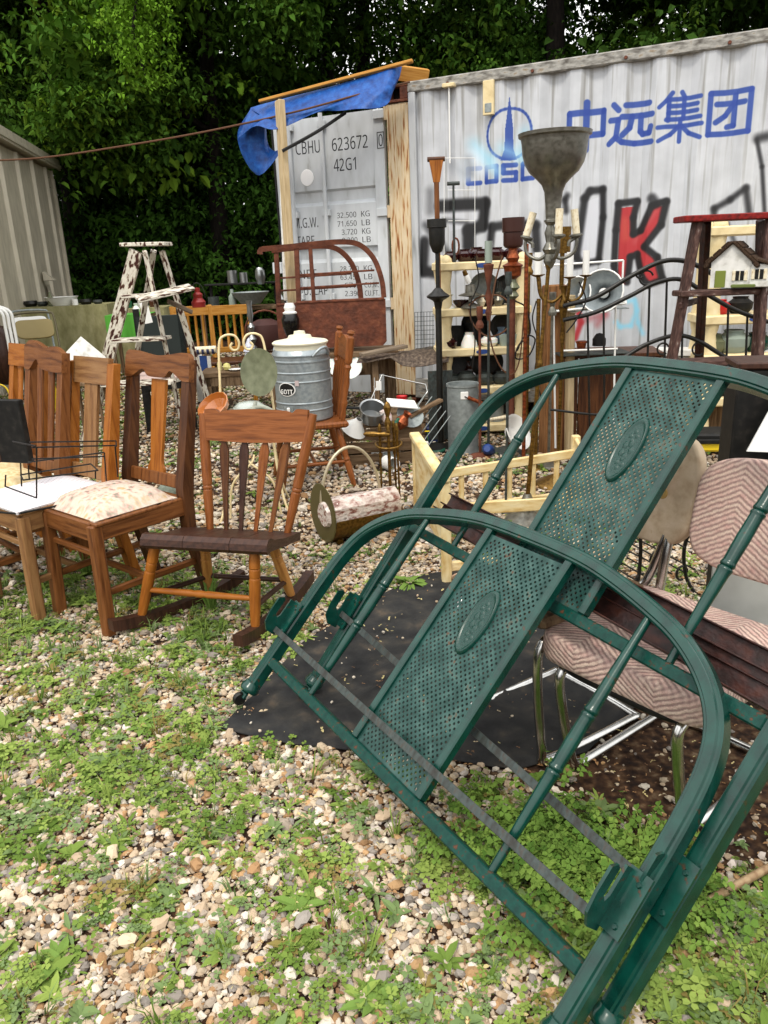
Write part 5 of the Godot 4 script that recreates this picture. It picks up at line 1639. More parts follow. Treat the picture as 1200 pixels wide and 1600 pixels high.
func steel_chairs() -> void:
	var hb := herringbone()
	var beige := tex(["a08a70", "b7a48a", "c2b098", "9c7a5a"], [0.05, 0.45, 0.85, 1.0], Vector3(3, 3, 3), 0.85, 0.0, 0.02, 85, 0.2)
	# chair with the herringbone cloth; +Z is its front
	var yaw := deg_to_rad(-53)
	var o := thing("cantilever_chair", "chrome cantilever chair with pink herringbone cloth seat and back behind the footboard", "chair", Vector3(0.635, 0, -1.60), yaw, "chrome cantilever chairs")
	var st := part(o, "seat", pad(0.44, 0.4, 0.075, 0.0, 9.0), hb, at(Vector3(0, 0.372, 0.0), -PI / 2 + 0.03))
	part(st, "seat_shell", pad(0.38, 0.38, 0.02, 0.0, 5.0), M.black, at(Vector3(0, 0, -0.045)))
	part(o, "backrest", pad(0.42, 0.28, 0.06, 0.02, 4.0), hb, at(Vector3(0.125, 0.64, -0.235), deg_to_rad(-12)))
	for s in [-1, 1]:
		var x: float = s * 0.155
		part(o, "leg_tube", tube(curve([Vector3(x, 0.335, -0.1), Vector3(x, 0.332, 0.1), Vector3(x, 0.318, 0.16), Vector3(x, 0.27, 0.18), Vector3(x, 0.06, 0.13), Vector3(x, 0.018, 0.1), Vector3(x, 0.012, 0.04), Vector3(x, 0.012, -0.28)], 5), 0.0125, 12), M.chrome)
		part(o, "back_tube", tube(curve([Vector3(x, 0.335, 0.0), Vector3(x, 0.335, -0.14), Vector3(x, 0.38, -0.2), Vector3(x, 0.5, -0.225), Vector3(x, 0.67, -0.275)], 5), 0.0125, 12), M.chrome)
	rod(o, "base_bar", Vector3(-0.155, 0.012, -0.28), Vector3(0.155, 0.012, -0.28), 0.0125, M.chrome)
	var w := thing("cantilever_chair", "chrome cantilever chair with beige flowered back, half hidden by the mesh panel", "chair", Vector3(0.435, 0, -1.9), deg_to_rad(-58), "chrome cantilever chairs")
	part(w, "seat", box(0.36, 0.03, 0.36, 0.01), M.timber, at(Vector3(0, 0.4, 0.02)))
	part(w, "backrest", pad(0.36, 0.3, 0.035, 0.015, 3.6), beige, at(Vector3(0.07, 0.66, -0.25), deg_to_rad(-10)))
	var pr := part(w, "printed_flower", pad(0.03, 0.03, 0.004, 0.0, 2.0), mat("8e4a45", 0.9), at(Vector3(0.17, 0.7, -0.218), deg_to_rad(-10)))
	part(w, "printed_flower", pr.mesh, mat("8e4a45", 0.9), at(Vector3(0.155, 0.68, -0.215), deg_to_rad(-10)))
	part(w, "printed_flower", pr.mesh, mat("9a7d45", 0.9), at(Vector3(0.17, 0.66, -0.211), deg_to_rad(-10)))
	var loop := [Vector3(-0.155, 0.335, 0.05), Vector3(-0.155, 0.36, 0.14), Vector3(-0.155, 0.32, 0.19), Vector3(-0.155, 0.06, 0.17), Vector3(-0.155, 0.014, 0.14), Vector3(-0.155, 0.012, -0.15), Vector3(-0.13, 0.012, -0.19), Vector3(0.13, 0.012, -0.19), Vector3(0.155, 0.012, -0.15), Vector3(0.155, 0.014, 0.14), Vector3(0.155, 0.06, 0.17), Vector3(0.155, 0.32, 0.19), Vector3(0.155, 0.36, 0.14), Vector3(0.155, 0.335, 0.05)]
	part(w, "tube_frame", tube(curve(loop, 5), 0.0125, 12), M.chrome)
	for s in [-1, 1]:
		part(w, "back_tube", tube(curve([Vector3(s * 0.12, 0.38, 0.0), Vector3(s * 0.12, 0.385, -0.14), Vector3(s * 0.12 + 0.03, 0.42, -0.2), Vector3(s * 0.12 + 0.07, 0.62, -0.25)], 5), 0.0125, 12), M.chrome)
	# grey cabinet at the right edge and what stands on it
	var cb := thing("grey_cabinet", "tall grey painted panel standing on end behind the herringbone chair back", "panel", Vector3(1.11, 0, -1.96), deg_to_rad(-24))
	part(cb, "board", box(0.4, 0.62, 0.03), M.grey_panel)
	part(cb, "board", box(0.03, 0.62, 0.3), M.grey_panel, at(Vector3(0.2, 0, -0.16)))
	var wb := thing("white_board", "white board with a cut corner leaning above the herringbone chair back", "board", Vector3(1.24, 0.68, -2.1), deg_to_rad(-20))
	part(wb, "panel", prism(PackedVector2Array([Vector2(-0.2, 0), Vector2(0.2, 0), Vector2(0.2, 0.24), Vector2(-0.1, 0.24)]), 0.02), M.white, at(Vector3.ZERO, deg_to_rad(-12)))
	var bk := thing("black_box", "black box behind the white board at the right edge", "box", Vector3(1.24, -0.02, -2.3), deg_to_rad(-12))
	part(bk, "case", box(0.36, 0.92, 0.16, 0.006), M.black)
	part(bk, "lid", box(0.37, 0.02, 0.17, 0.004), M.walnut, at(Vector3(0, 0.922, 0)))
	# rusty pipe on the soil at the right
	solo("rusty_pipe", "rusty pipe lying on the soil at the right edge beside the bed foot", "pipe", tube(curve([Vector3(0.505, 0.03, -1.148), Vector3(0.638, 0.03, -1.219), Vector3(0.826, 0.03, -1.312)], 4), 0.0085, 10), tex(["6a4a30", "9a8060", "b09a78"], [0.1, 0.5, 0.95], Vector3(5, 5, 5), 0.6, 0.3, 0.03, 86))
	solo("brick", "pale pink brick lying under the headboard rail beside the crib foot", "brick", box(0.1, 0.05, 0.07, 0.008), tex(["9a7a68", "b89a86"], [0.2, 0.8], Vector3(6, 6, 6), 0.9, 0.0, 0.03, 87, 0.4), Transform3D(Basis(Vector3.UP, 0.5), Vector3(0.314, 0, -2.846)))


# ---------- cooler, wire chair, truck doors, scrap, log holder, crib ----------
func plank_chair(label: String, at_: Vector3, yaw: float) -> void:
	var o := thing("plank_seat_chair", label, "chair", at_, yaw)
	part(o, "seat", box(0.42, 0.035, 0.4, 0.012), M.cherry, at(Vector3(0, 0.35, 0)))
	var lp := [Vector2(0.013, 0), Vector2(0.018, 0.2), Vector2(0.02, 0.4), Vector2(0.016, 0.43), Vector2(0.021, 0.46), Vector2(0.016, 0.5), Vector2(0.022, 0.65), Vector2(0.017, 0.9), Vector2(0.015, 1.0)]
	for sx in [-1, 1]:
		for sz in [-1, 1]:
			turned(o, "leg", Vector3(sx * 0.22, 0, sz * 0.21), Vector3(sx * 0.15, 0.352, sz * 0.14), lp, M.oak if sz > 0 else M.cherry)
		rod(o, "stretcher", Vector3(sx * 0.19, 0.15, -0.18), Vector3(sx * 0.19, 0.15, 0.18), 0.011, M.cherry)
		turned(o, "back_post", Vector3(sx * 0.17, 0.385, -0.17), Vector3(sx * 0.19, 0.885, -0.245), [Vector2(0.013, 0), Vector2(0.018, 0.06), Vector2(0.013, 0.14), Vector2(0.02, 0.2), Vector2(0.013, 0.26), Vector2(0.02, 0.42), Vector2(0.014, 0.56), Vector2(0.021, 0.6), Vector2(0.014, 0.63), Vector2(0.022, 0.66), Vector2(0.022, 0.92), Vector2(0.012, 0.945), Vector2(0.022, 0.97), Vector2(0.018, 0.995), Vector2(0.004, 1.0)], M.cherry)
	rod(o, "stretcher", Vector3(-0.19, 0.15, 0), Vector3(0.19, 0.15, 0), 0.011, M.cherry)
	var cr := PackedVector2Array([Vector2(-0.175, 0), Vector2(0.175, 0)])
	for p in curve([Vector3(0.175, 0.11, 0), Vector3(0.12, 0.1, 0), Vector3(0.06, 0.12, 0), Vector3(0, 0.13, 0), Vector3(-0.06, 0.12, 0), Vector3(-0.12, 0.1, 0), Vector3(-0.175, 0.11, 0)], 3):
		cr.append(Vector2(p.x, p.y))
	part(o, "crest_rail", prism(cr, 0.022), across(M.cherry), at(Vector3(0, 0.72, -0.225), deg_to_rad(-8)))
	for k in 4:
		rod(o, "spindle", Vector3(-0.11 + 0.073 * k, 0.385, -0.17), Vector3(-0.12 + 0.08 * k, 0.73, -0.222), 0.011, M.cherry, 0.008)

func bend(arr_mesh: Mesh, r: float, scale_: Vector3, a0: float, y0: float, lift: float) -> ArrayMesh:
	# wraps a flat mesh (XY) round the Y axis at radius r
	var a: Array = arr_mesh.surface_get_arrays(0)
	var vs: PackedVector3Array = a[Mesh.ARRAY_VERTEX]
	var idx: PackedInt32Array = a[Mesh.ARRAY_INDEX] if a[Mesh.ARRAY_INDEX] != null else PackedInt32Array()
	var t := PackedVector3Array()
	var n := idx.size() if idx.size() > 0 else vs.size()
	for i in n:
		var v: Vector3 = vs[idx[i] if idx.size() > 0 else i] * scale_
		var ang := a0 + v.x / r
		var rr := r + lift + v.z
		t.append(Vector3(sin(ang) * rr, y0 + v.y, cos(ang) * rr))
	return finish(t, 30.0)

func water_cooler() -> void:
	var o := thing("water_cooler", "ribbed galvanized water cooler with cream lid and black oval badge on a wooden chair", "cooler", Vector3(-0.435, 0.387, -4.5), deg_to_rad(6))
	var pr := [Vector2(0.001, 0), Vector2(0.155, 0.0), Vector2(0.162, 0.008), Vector2(0.162, 0.05)]
	for y in [0.06, 0.1, 0.22, 0.27]:
		pr.append_array([Vector2(0.162, y), Vector2(0.166, y + 0.004), Vector2(0.166, y + 0.008), Vector2(0.162, y + 0.012)])
	pr.append_array([Vector2(0.162, 0.33), Vector2(0.166, 0.334), Vector2(0.166, 0.34), Vector2(0.16, 0.345), Vector2(0.16, 0.365), Vector2(0.166, 0.37), Vector2(0.166, 0.376), Vector2(0.155, 0.395), Vector2(0.15, 0.4), Vector2(0.001, 0.4)])
	part(o, "body", lathe(pr, 40, 30.0), M.galv)
	var lid_m := mat("d6d0b8", 0.5)
	var lid := part(o, "lid", lathe([Vector2(0.001, 0.395), Vector2(0.148, 0.395), Vector2(0.15, 0.425), Vector2(0.158, 0.428), Vector2(0.16, 0.436), Vector2(0.15, 0.444), Vector2(0.1, 0.452), Vector2(0.07, 0.458), Vector2(0.062, 0.474), Vector2(0.035, 0.478), Vector2(0.03, 0.49), Vector2(0.001, 0.492)], 32, 30.0), lid_m)
	part(lid, "knob", lathe([Vector2(0.02, 0.48), Vector2(0.032, 0.486), Vector2(0.03, 0.496), Vector2(0.001, 0.5)], 16), lid_m)
	for s in [0.75, 0.75 + PI]:
		var hd := []
		for k in 9:
			var f := (k / 8.0 - 0.5)
			hd.append(Vector3(sin(s + f * 0.75) * (0.168 + 0.02 * cos(f * PI)), 0.368 + 0.045 * cos(f * PI), cos(s + f * 0.75) * (0.168 + 0.02 * cos(f * PI))))
		part(o, "carry_handle", tube(PackedVector3Array(hd), 0.009, 8), M.galv)
	# badge
	var rim := PackedVector2Array()
	for k in 28:
		rim.append(Vector2(cos(TAU * k / 28.0) * 0.056, sin(TAU * k / 28.0) * 0.039))
	var fan := PackedVector3Array()
	var fan2 := PackedVector3Array()
	for q in 2:
		for k in 28:
			var a := rim[k]
			var b := rim[(k + 1) % 28]
			for st in 4:
				var f0 := st / 4.0
				var f1 := (st + 1) / 4.0
				var sc := 1.0 if q == 0 else 0.87
				var p00 := a * f0 * sc
				var p10 := b * f0 * sc
				var p01 := a * f1 * sc
				var p11 := b * f1 * sc
				var tgt: PackedVector3Array = fan if q == 0 else fan2
				tgt.append_array([Vector3(p00.x, p00.y, 0), Vector3(p11.x, p11.y, 0), Vector3(p01.x, p01.y, 0), Vector3(p00.x, p00.y, 0), Vector3(p10.x, p10.y, 0), Vector3(p11.x, p11.y, 0)])
				if q == 0:
					fan = tgt
				else:
					fan2 = tgt
	var bd := part(o, "badge_rim", bend(finish(fan), 0.163, Vector3.ONE, -0.62, 0.19, 0.0035), M.white)
	part(o, "badge", bend(finish(fan2), 0.163, Vector3.ONE, -0.62, 0.19, 0.005), M.black)
	bd.set_meta("label", "white rimmed black oval badge")
	var f := SystemFont.new()
	f.font_names = PackedStringArray(["Droid Sans"])
	f.font_weight = 700
	var tm := TextMesh.new()
	tm.text = "GOTT"
	tm.font = f
	tm.font_size = 48
	tm.pixel_size = 0.01
	tm.depth = 0.04
	var bb := tm.get_aabb()
	part(o, "badge_lettering", bend(tm, 0.163, Vector3(0.078 / bb.size.x, 0.026 / bb.size.y, 0.02), -0.62, 0.177, 0.007), M.white)
	part(o, "price_tag", bend(box(0.022, 0.03, 0.001, 0.0003, true), 0.163, Vector3.ONE, -0.22, 0.225, 0.004), mat("b9a9a8", 0.8))
	# recessed tap
	part(o, "tap_plate", bend(box(0.06, 0.075, 0.004, 0.001, true), 0.163, Vector3.ONE, -0.6, 0.055, 0.003), M.galv_dull)
	var tp := part(o, "tap", cyl(0.012, 0.012, 0.03, 10), M.white, at(Vector3(sin(-0.6) * 0.166, 0.06, cos(-0.6) * 0.166), PI / 2, 0, 0))
	part(tp, "spout", cyl(0.007, 0.009, 0.025, 8), M.white, at(Vector3(0, 0.02, 0), -PI / 2))
	part(tp, "button", box(0.016, 0.014, 0.022), M.white, at(Vector3(0, 0.01, -0.02)))

func wire_loop(center: Vector3, rx: float, ry: float, a0: float, a1: float, n := 12) -> PackedVector3Array:
	var t := PackedVector3Array()
	for i in n + 1:
		var a := lerpf(a0, a1, float(i) / n)
		t.append(center + Vector3(cos(a) * rx, sin(a) * ry, 0))
	return t

func truck_door(label: String, at_: Vector3, yaw: float, full: bool) -> void:
	var o := thing("truck_door", label, "car door", at_, yaw, "rusted truck doors")
	var skin := PackedVector2Array([Vector2(0.0, 0.0), Vector2(0.62, 0.0), Vector2(0.648, 0.03), Vector2(0.65, 0.33), Vector2(0.0, 0.33)])
	part(o, "door_skin", prism(skin, 0.05), M.rust)
	part(o, "belt_moulding", box(0.64, 0.016, 0.064), M.rust, at(Vector3(0.322, 0.325, 0)))
	var rim := curve([Vector3(0.64, 0.34, 0), Vector3(0.63, 0.46, 0), Vector3(0.585, 0.6, 0), Vector3(0.51, 0.69, 0), Vector3(0.43, 0.727, 0), Vector3(0.3, 0.735, 0), Vector3(0.1, 0.725, 0), Vector3(0.0, 0.718, 0)], 5)
	if full:
		rim.append_array(curve([Vector3(-0.02, 0.717, 0), Vector3(-0.15, 0.712, 0.01), Vector3(-0.22, 0.705, 0.02), Vector3(-0.23, 0.675, 0.02)], 3))
	var path := PackedVector2Array()
	for p in rim:
		path.append(Vector2(p.x, p.y))
	part(o, "window_rim", sweep_flat(path, PackedVector2Array([Vector2(0.018, -0.025), Vector2(0.018, 0.025), Vector2(-0.018, 0.03), Vector2(-0.018, -0.03)])), M.rust)
	part(o, "pillar", box(0.034, 0.4, 0.04), M.rust, at(Vector3(0.02, 0.33, 0), 0, 0, -0.03))
	if full:
		part(o, "pillar", box(0.028, 0.4, 0.03), M.rust, at(Vector3(0.13, 0.33, 0.01), 0, 0, 0.0))
	for y in [0.43, 0.52]:
		var bw := 0.6 if y < 0.5 else 0.57
		part(o, "window_bar", box(bw - 0.02, 0.014, 0.012), M.rust, at(Vector3(bw / 2 + 0.02, y, 0.0), 0, 0, 0.02))

func middle_things() -> void:
	plank_chair("cherry wood plank seat chair with turned posts, holding the ribbed water cooler", Vector3(-0.415, 0, -4.5), deg_to_rad(-78))
	water_cooler()
	# cream wire chair with glassware on it
	var o := thing("wire_chair", "cream wrought iron wire chair with curled back, loaded with glass dishes", "chair", Vector3(-0.68, 0, -3.95), deg_to_rad(8))
	part(o, "seat", lathe([Vector2(0.001, 0), Vector2(0.18, 0), Vector2(0.185, 0.008), Vector2(0.18, 0.016), Vector2(0.001, 0.016)], 24), M.oak_dark, at(Vector3(0, 0.475, 0)))
	for q in [[-0.12, 0.12], [0.12, 0.12], [-0.12, -0.12], [0.12, -0.12]]:
		part(o, "leg", tube(curve([Vector3(q[0], 0.475, q[1]), Vector3(q[0] * 1.05, 0.3, q[1] * 1.05), Vector3(q[0] * 1.25, 0.1, q[1] * 1.25), Vector3(q[0] * 1.5, 0.006, q[1] * 1.5)], 4), 0.0065, 8), M.cream)
	for s in [-1, 1]:
		part(o, "leg_hoop", tube(curve([Vector3(s * 0.13, 0.02, 0.15), Vector3(s * 0.1, 0.2, 0.16), Vector3(0.0, 0.3, 0.16), Vector3(-s * 0.02, 0.34, 0.14)], 5), 0.0055, 8), M.cream)
		part(o, "back_wire", tube(curve([Vector3(s * 0.14, 0.48, -0.12), Vector3(s * 0.13, 0.65, -0.15), Vector3(s * 0.115, 0.86, -0.18), Vector3(s * 0.085, 0.905, -0.185), Vector3(s * 0.035, 0.905, -0.185), Vector3(s * 0.012, 0.87, -0.185), Vector3(s * 0.02, 0.835, -0.185), Vector3(s * 0.045, 0.83, -0.185), Vector3(s * 0.058, 0.85, -0.185), Vector3(s * 0.045, 0.868, -0.185)], 5), 0.0065, 8), M.cream)
	solo("olive_platter", "round olive glass platter leaning on the back of the cream wire chair", "platter", lathe([Vector2(0.001, 0.0), Vector2(0.07, 0.001), Vector2(0.115, 0.01), Vector2(0.116, 0.014), Vector2(0.07, 0.006), Vector2(0.001, 0.005)], 32, 60.0), M.olive_glass, Transform3D(Basis(Vector3.RIGHT, deg_to_rad(78)), Vector3(-0.609, 0.723, -4.02)).scaled_local(Vector3(0.82, 1, 1.05)))
	solo("amber_bowl", "amber glass bowl tipped on its side at the left of the wire chair seat", "bowl", lathe([Vector2(0.001, 0.0), Vector2(0.04, 0.0), Vector2(0.075, 0.03), Vector2(0.085, 0.06), Vector2(0.08, 0.062), Vector2(0.068, 0.034), Vector2(0.035, 0.008), Vector2(0.001, 0.006)], 14, 25.0), M.amber, Transform3D(Basis.from_euler(Vector3(deg_to_rad(35), 0, deg_to_rad(20))), Vector3(-0.796, 0.56, -3.82)))
	var clear := mat("c9d2cb", 0.06)
	clear.transparency = BaseMaterial3D.TRANSPARENCY_ALPHA
	clear.albedo_color.a = 0.45
	solo("glass_dish", "clear glass dish upside down beside the amber bowl", "dish", lathe([Vector2(0.09, 0.0), Vector2(0.082, 0.03), Vector2(0.05, 0.055), Vector2(0.001, 0.06), Vector2(0.001, 0.056), Vector2(0.048, 0.05), Vector2(0.078, 0.027), Vector2(0.086, 0.0)], 20, 40.0), clear, at(Vector3(-0.651, 0.546, -3.86)))
	var dw := thing("driftwood", "grey green driftwood branch lying along the front of the wire chair seat", "driftwood", Vector3(-0.624, 0.544, -3.78))
	part(dw, "branch", tube(curve([Vector3(-0.2, 0, 0.02), Vector3(-0.1, 0.012, 0.02), Vector3(0.0, 0.03, 0.0), Vector3(0.02, 0.07, -0.01)], 5), [0.012, 0.014, 0.015, 0.016, 0.017, 0.017, 0.018, 0.018, 0.018, 0.017, 0.016, 0.014, 0.012, 0.011, 0.01, 0.008], 8), M.driftwood)
	part(dw, "branch", tube(curve([Vector3(0.0, 0.03, 0.0), Vector3(0.05, 0.045, 0.01), Vector3(0.1, 0.02, 0.01), Vector3(0.12, -0.005, 0.0)], 5), 0.012, 8), M.driftwood)
	part(dw, "branch", tube(curve([Vector3(-0.02, 0.0, 0.04), Vector3(0.05, 0.006, 0.05), Vector3(0.11, -0.008, 0.05)], 5), 0.011, 8), M.driftwood)
	# bench under the rusted doors
	var bn := thing("old_bench", "low dark wooden bench under the rusted truck doors", "bench", Vector3(-0.28, 0, -5.95), deg_to_rad(4))
	for k in 3:
		part(bn, "plank", box(0.85, 0.035, 0.13), across(M.timber), at(Vector3(0, 0.575, -0.14 + 0.14 * k)))
	for sx in [-0.37, 0.37]:
		for sz in [-0.15, 0.15]:
			part(bn, "leg", box(0.06, 0.573, 0.06), M.timber, at(Vector3(sx, 0, sz)))
	part(bn, "apron", box(0.68, 0.12, 0.03), M.timber, at(Vector3(0, 0.44, 0.17)))
	truck_door("rusted truck door with window bars, its top rail jutting left, the front one of two", Vector3(-0.573, 0.644, -5.85), 0.02, true)
	truck_door("second rusted truck door, standing behind the first with its arched rim showing inside", Vector3(-0.622, 0.625, -6.05) + Vector3(-0.12, 0, 0), -0.04, false)
	var hl := thing("black_lamp_base", "black glass lamp base with white collar on the bench before the container door", "lamp base", Vector3(-0.613, 0.679, -5.75))
	part(hl, "urn", lathe([Vector2(0.001, 0), Vector2(0.04, 0), Vector2(0.045, 0.015), Vector2(0.03, 0.05), Vector2(0.06, 0.13), Vector2(0.065, 0.19), Vector2(0.05, 0.225), Vector2(0.001, 0.226)], 20), mat("0c0c0c", 0.12))
	part(hl, "collar", lathe([Vector2(0.05, 0.226), Vector2(0.052, 0.235), Vector2(0.035, 0.245), Vector2(0.042, 0.27), Vector2(0.03, 0.3), Vector2(0.001, 0.302)], 16), M.white)
	# sheet metal topped table with scrap below
	var tb := thing("scrap_table", "makeshift table with a warped rusty sheet metal top beside the container post", "table", Vector3(0.2, 0, -5.62), deg_to_rad(-8))
	var rows := []
	for i in 5:
		var row := PackedVector3Array()
		for j in 9:
			var x := -0.32 + 0.08 * j
			row.append(Vector3(x, 0.6 + 0.03 * (x + 0.2) + 0.012 * sin(j * 1.3 + i) - (0.05 if i == 4 and j > 3 else 0.0) - (0.015 if i == 4 else 0.0), -0.24 + 0.11 * i))
		rows.append(row)
	part(tb, "sheet_top", sheet(rows, 0.004), tex(["2a201a", "4a3d33", "6e6052", "8a7c6a"], [0.1, 0.4, 0.7, 0.95], Vector3(4, 4, 4), 0.7, 0.3, 0.03, 91, 0.5))
	part(tb, "board", box(0.34, 0.022, 0.09), across(M.greywood), at(Vector3(-0.14, 0.63, 0.1), 0, 0.5, 0.1))
	for q in [[-0.26, -0.18], [0.28, -0.18], [-0.2, 0.12], [0.28, 0.14]]:
		part(tb, "leg", box(0.045, 0.59, 0.045), M.timber, at(Vector3(q[0], 0, q[1])))
	part(tb, "shelf_board", box(0.6, 0.02, 0.35), M.timber, at(Vector3(0, 0.2, 0)))
	var cr8 := thing("wooden_crate", "brown wooden crate on the ground under the scrap table", "crate", Vector3(0.12, 0.0, -5.4), deg_to_rad(10))
	for k in 3:
		part(cr8, "slat", box(0.34, 0.07, 0.012), across(M.timber), at(Vector3(0, 0.005 + 0.08 * k, 0.13)))
	part(cr8, "slat", box(0.012, 0.24, 0.26), M.timber, at(Vector3(-0.17, 0.0, 0)))
	part(cr8, "slat", box(0.012, 0.24, 0.26), M.timber, at(Vector3(0.17, 0.0, 0)))
	var lc := thing("low_crate", "low dark slatted crate under the steel pot and the white tray", "crate", Vector3(0.0, 0, -4.97), deg_to_rad(6))
	for k in 3:
		part(lc, "slat", box(0.5, 0.07, 0.014), across(M.timber), at(Vector3(0, 0.004 + 0.08 * k, 0.15)))
	for sx in [-0.24, 0.24]:
		part(lc, "end", box(0.016, 0.24, 0.28), M.timber, at(Vector3(sx, 0.0, 0)))
	for k in 3:
		part(lc, "top_slat", box(0.5, 0.014, 0.09), across(M.timber), at(Vector3(0, 0.242, -0.1 + 0.1 * k)))
	# wire rack leaning in front
	var wr := thing("oven_rack", "chrome wire rack leaning on its side before the scrap table", "rack")
	var fr := [Vector3(-0.217, 0.09, -4.85), Vector3(0.026, 0.544, -5), Vector3(0.303, 0.471, -5), Vector3(0.313, 0.428, -4.98), Vector3(0.164, 0.242, -4.9)]
	part(wr, "frame", tube(PackedVector3Array(fr), 0.005, 8), M.chrome)
	for k in 6:
		var a: Vector3 = Vector3(0.313, 0.428, -4.98)
		var b: Vector3 = Vector3(0.155, 0.255, -4.88)
		var off := Vector3(0.028, -0.03, 0.012) * k
		rod(wr, "wire", a + off, b + off, 0.0032, M.galv_dull)
	rod(wr, "wire", Vector3(-0.024, 0.53, -5), Vector3(-0.033, 0.333, -4.95), 0.003, M.chrome)
	part(wr, "price_tag", box(0.035, 0.06, 0.002, 0.0005), M.white, at(Vector3(0.001, 0.452, -4.97)))
	var pan := thing("steel_pot", "round stainless steel pot tipped towards the viewer in the scrap heap", "pot", Vector3(-0.055, 0.291, -4.85))
	pan.rotation = Vector3(deg_to_rad(32), 0, deg_to_rad(-8))
	part(pan, "bowl", lathe([Vector2(0.001, 0.0), Vector2(0.065, 0.0), Vector2(0.075, 0.01), Vector2(0.078, 0.09), Vector2(0.084, 0.094), Vector2(0.084, 0.098), Vector2(0.074, 0.094), Vector2(0.07, 0.014), Vector2(0.001, 0.008)], 24, 35.0), M.steel)
	part(pan, "handle", box(0.12, 0.012, 0.02), M.black, at(Vector3(-0.14, 0.08, 0)))
	solo("tin_cone", "white and grey tin cone shade lying left of the steel pot", "lamp shade", lathe([Vector2(0.085, 0.0), Vector2(0.03, 0.07), Vector2(0.022, 0.09), Vector2(0.02, 0.09), Vector2(0.028, 0.068), Vector2(0.082, 0.0)], 20), M.white, Transform3D(Basis.from_euler(Vector3(0.4, 0, -0.5)), Vector3(-0.171, 0.237, -4.8)))
	solo("serving_tray", "white serving tray lying across the scrap heap", "tray", box(0.19, 0.012, 0.1, 0.005), M.white, Transform3D(Basis.from_euler(Vector3(0.35, 0.2, -0.18)), Vector3(0.142, 0.376, -4.85)))
	solo("red_cup", "small red cup behind the white tray in the scrap heap", "cup", lathe([Vector2(0.001, 0), Vector2(0.03, 0), Vector2(0.036, 0.04), Vector2(0.033, 0.04), Vector2(0.001, 0.01)], 14), M.red, at(Vector3(0.146, 0.369, -4.98)))
	solo("spotted_jar", "white jar with red spots beside the steel pot", "jar", lathe([Vector2(0.001, 0), Vector2(0.03, 0), Vector2(0.036, 0.03), Vector2(0.03, 0.075), Vector2(0.001, 0.08)], 14), tex(["b33a34", "d8c9c2", "e2dad6"], [0.15, 0.3, 0.8], Vector3(9, 9, 9), 0.3, 0.0, 0.03, 92), Transform3D(Basis.from_euler(Vector3(0, 0, 0.3)), Vector3(0.049, 0.284, -4.8)))
	solo("brass_box", "flat brass coloured box lying under the tin shade", "box", box(0.14, 0.055, 0.09, 0.006), M.brass, Transform3D(Basis.from_euler(Vector3(0, -0.3, 0)), Vector3(-0.146, 0, -5.013)))
	solo("steel_tin", "silver baking tin lying left of the brass tool stand", "tin", box(0.13, 0.04, 0.1, 0.008), M.steel, Transform3D(Basis.from_euler(Vector3(0, 0.4, 0)), Vector3(-0.044, 0, -4.892)))
	solo("dark_bottle", "brown bottle lying on its side below the wire rack", "bottle", lathe([Vector2(0.001, 0), Vector2(0.035, 0), Vector2(0.036, 0.1), Vector2(0.015, 0.13), Vector2(0.015, 0.17), Vector2(0.001, 0.17)], 14), mat("3a2a22", 0.15), Transform3D(Basis.from_euler(Vector3(0, 0.5, 1.57)), Vector3(0.246, 0.036, -4.936)))
	solo("white_canister", "short white canister lying on the gravel inside the green hose", "canister", lathe([Vector2(0.001, 0), Vector2(0.022, 0), Vector2(0.022, 0.09), Vector2(0.001, 0.09)], 14), M.white, Transform3D(Basis.from_euler(Vector3(0, 0.3, 1.5)), Vector3(0.32, 0.025, -5.229)))
	solo("garden_hose", "dark green garden hose looped on the ground before the black lamp post", "hose", tube(curve([Vector3(0.109, 0.333, -4.6), Vector3(0.087, 0.294, -4.55), Vector3(0.147, 0.03, -5.319), Vector3(0.235, 0.012, -5.128), Vector3(0.38, 0.012, -5.046), Vector3(0.455, 0.012, -5.162)], 6), 0.011, 8), mat("12513c", 0.5))
	var yf := thing("yellow_flower", "single yellow flower standing beside the black lamp post", "flower", Vector3(0.323, 0, -5.277))
	part(yf, "stem", tube(PackedVector3Array([Vector3.ZERO, Vector3(0.003, 0.05, 0), Vector3(0, 0.1, 0)]), 0.003, 6), mat("4c7a2a", 0.7))
	part(yf, "petals", lathe([Vector2(0.001, 0.0), Vector2(0.02, 0.006), Vector2(0.001, 0.008)], 10), M.yellow, at(Vector3(0, 0.1, 0)))
	# brass fire tools
	var ft := thing("fireplace_tools", "tall brass fireplace tool set standing before the scrap heap", "fire tools", Vector3(0.037, 0, -3.708))
	part(ft, "base", lathe([Vector2(0.001, 0), Vector2(0.07, 0), Vector2(0.075, 0.01), Vector2(0.05, 0.02), Vector2(0.012, 0.03), Vector2(0.001, 0.03)], 20), M.brass)
	turned(ft, "post", Vector3(0, 0.02, 0), Vector3(0, 0.6, 0), [Vector2(0.008, 0), Vector2(0.008, 0.7), Vector2(0.014, 0.72), Vector2(0.009, 0.75), Vector2(0.018, 0.82), Vector2(0.008, 0.87), Vector2(0.013, 0.9), Vector2(0.02, 0.95), Vector2(0.012, 0.985), Vector2(0.002, 1.0)], M.brass)
	part(ft, "holder", tube(curve([Vector3(0.06, 0.4, 0), Vector3(0.05, 0.385, 0.04), Vector3(0, 0.38, 0.055), Vector3(-0.05, 0.385, 0.04), Vector3(-0.06, 0.4, 0), Vector3(0, 0.39, -0.05)], 4, true), 0.006, 8, true), M.brass)
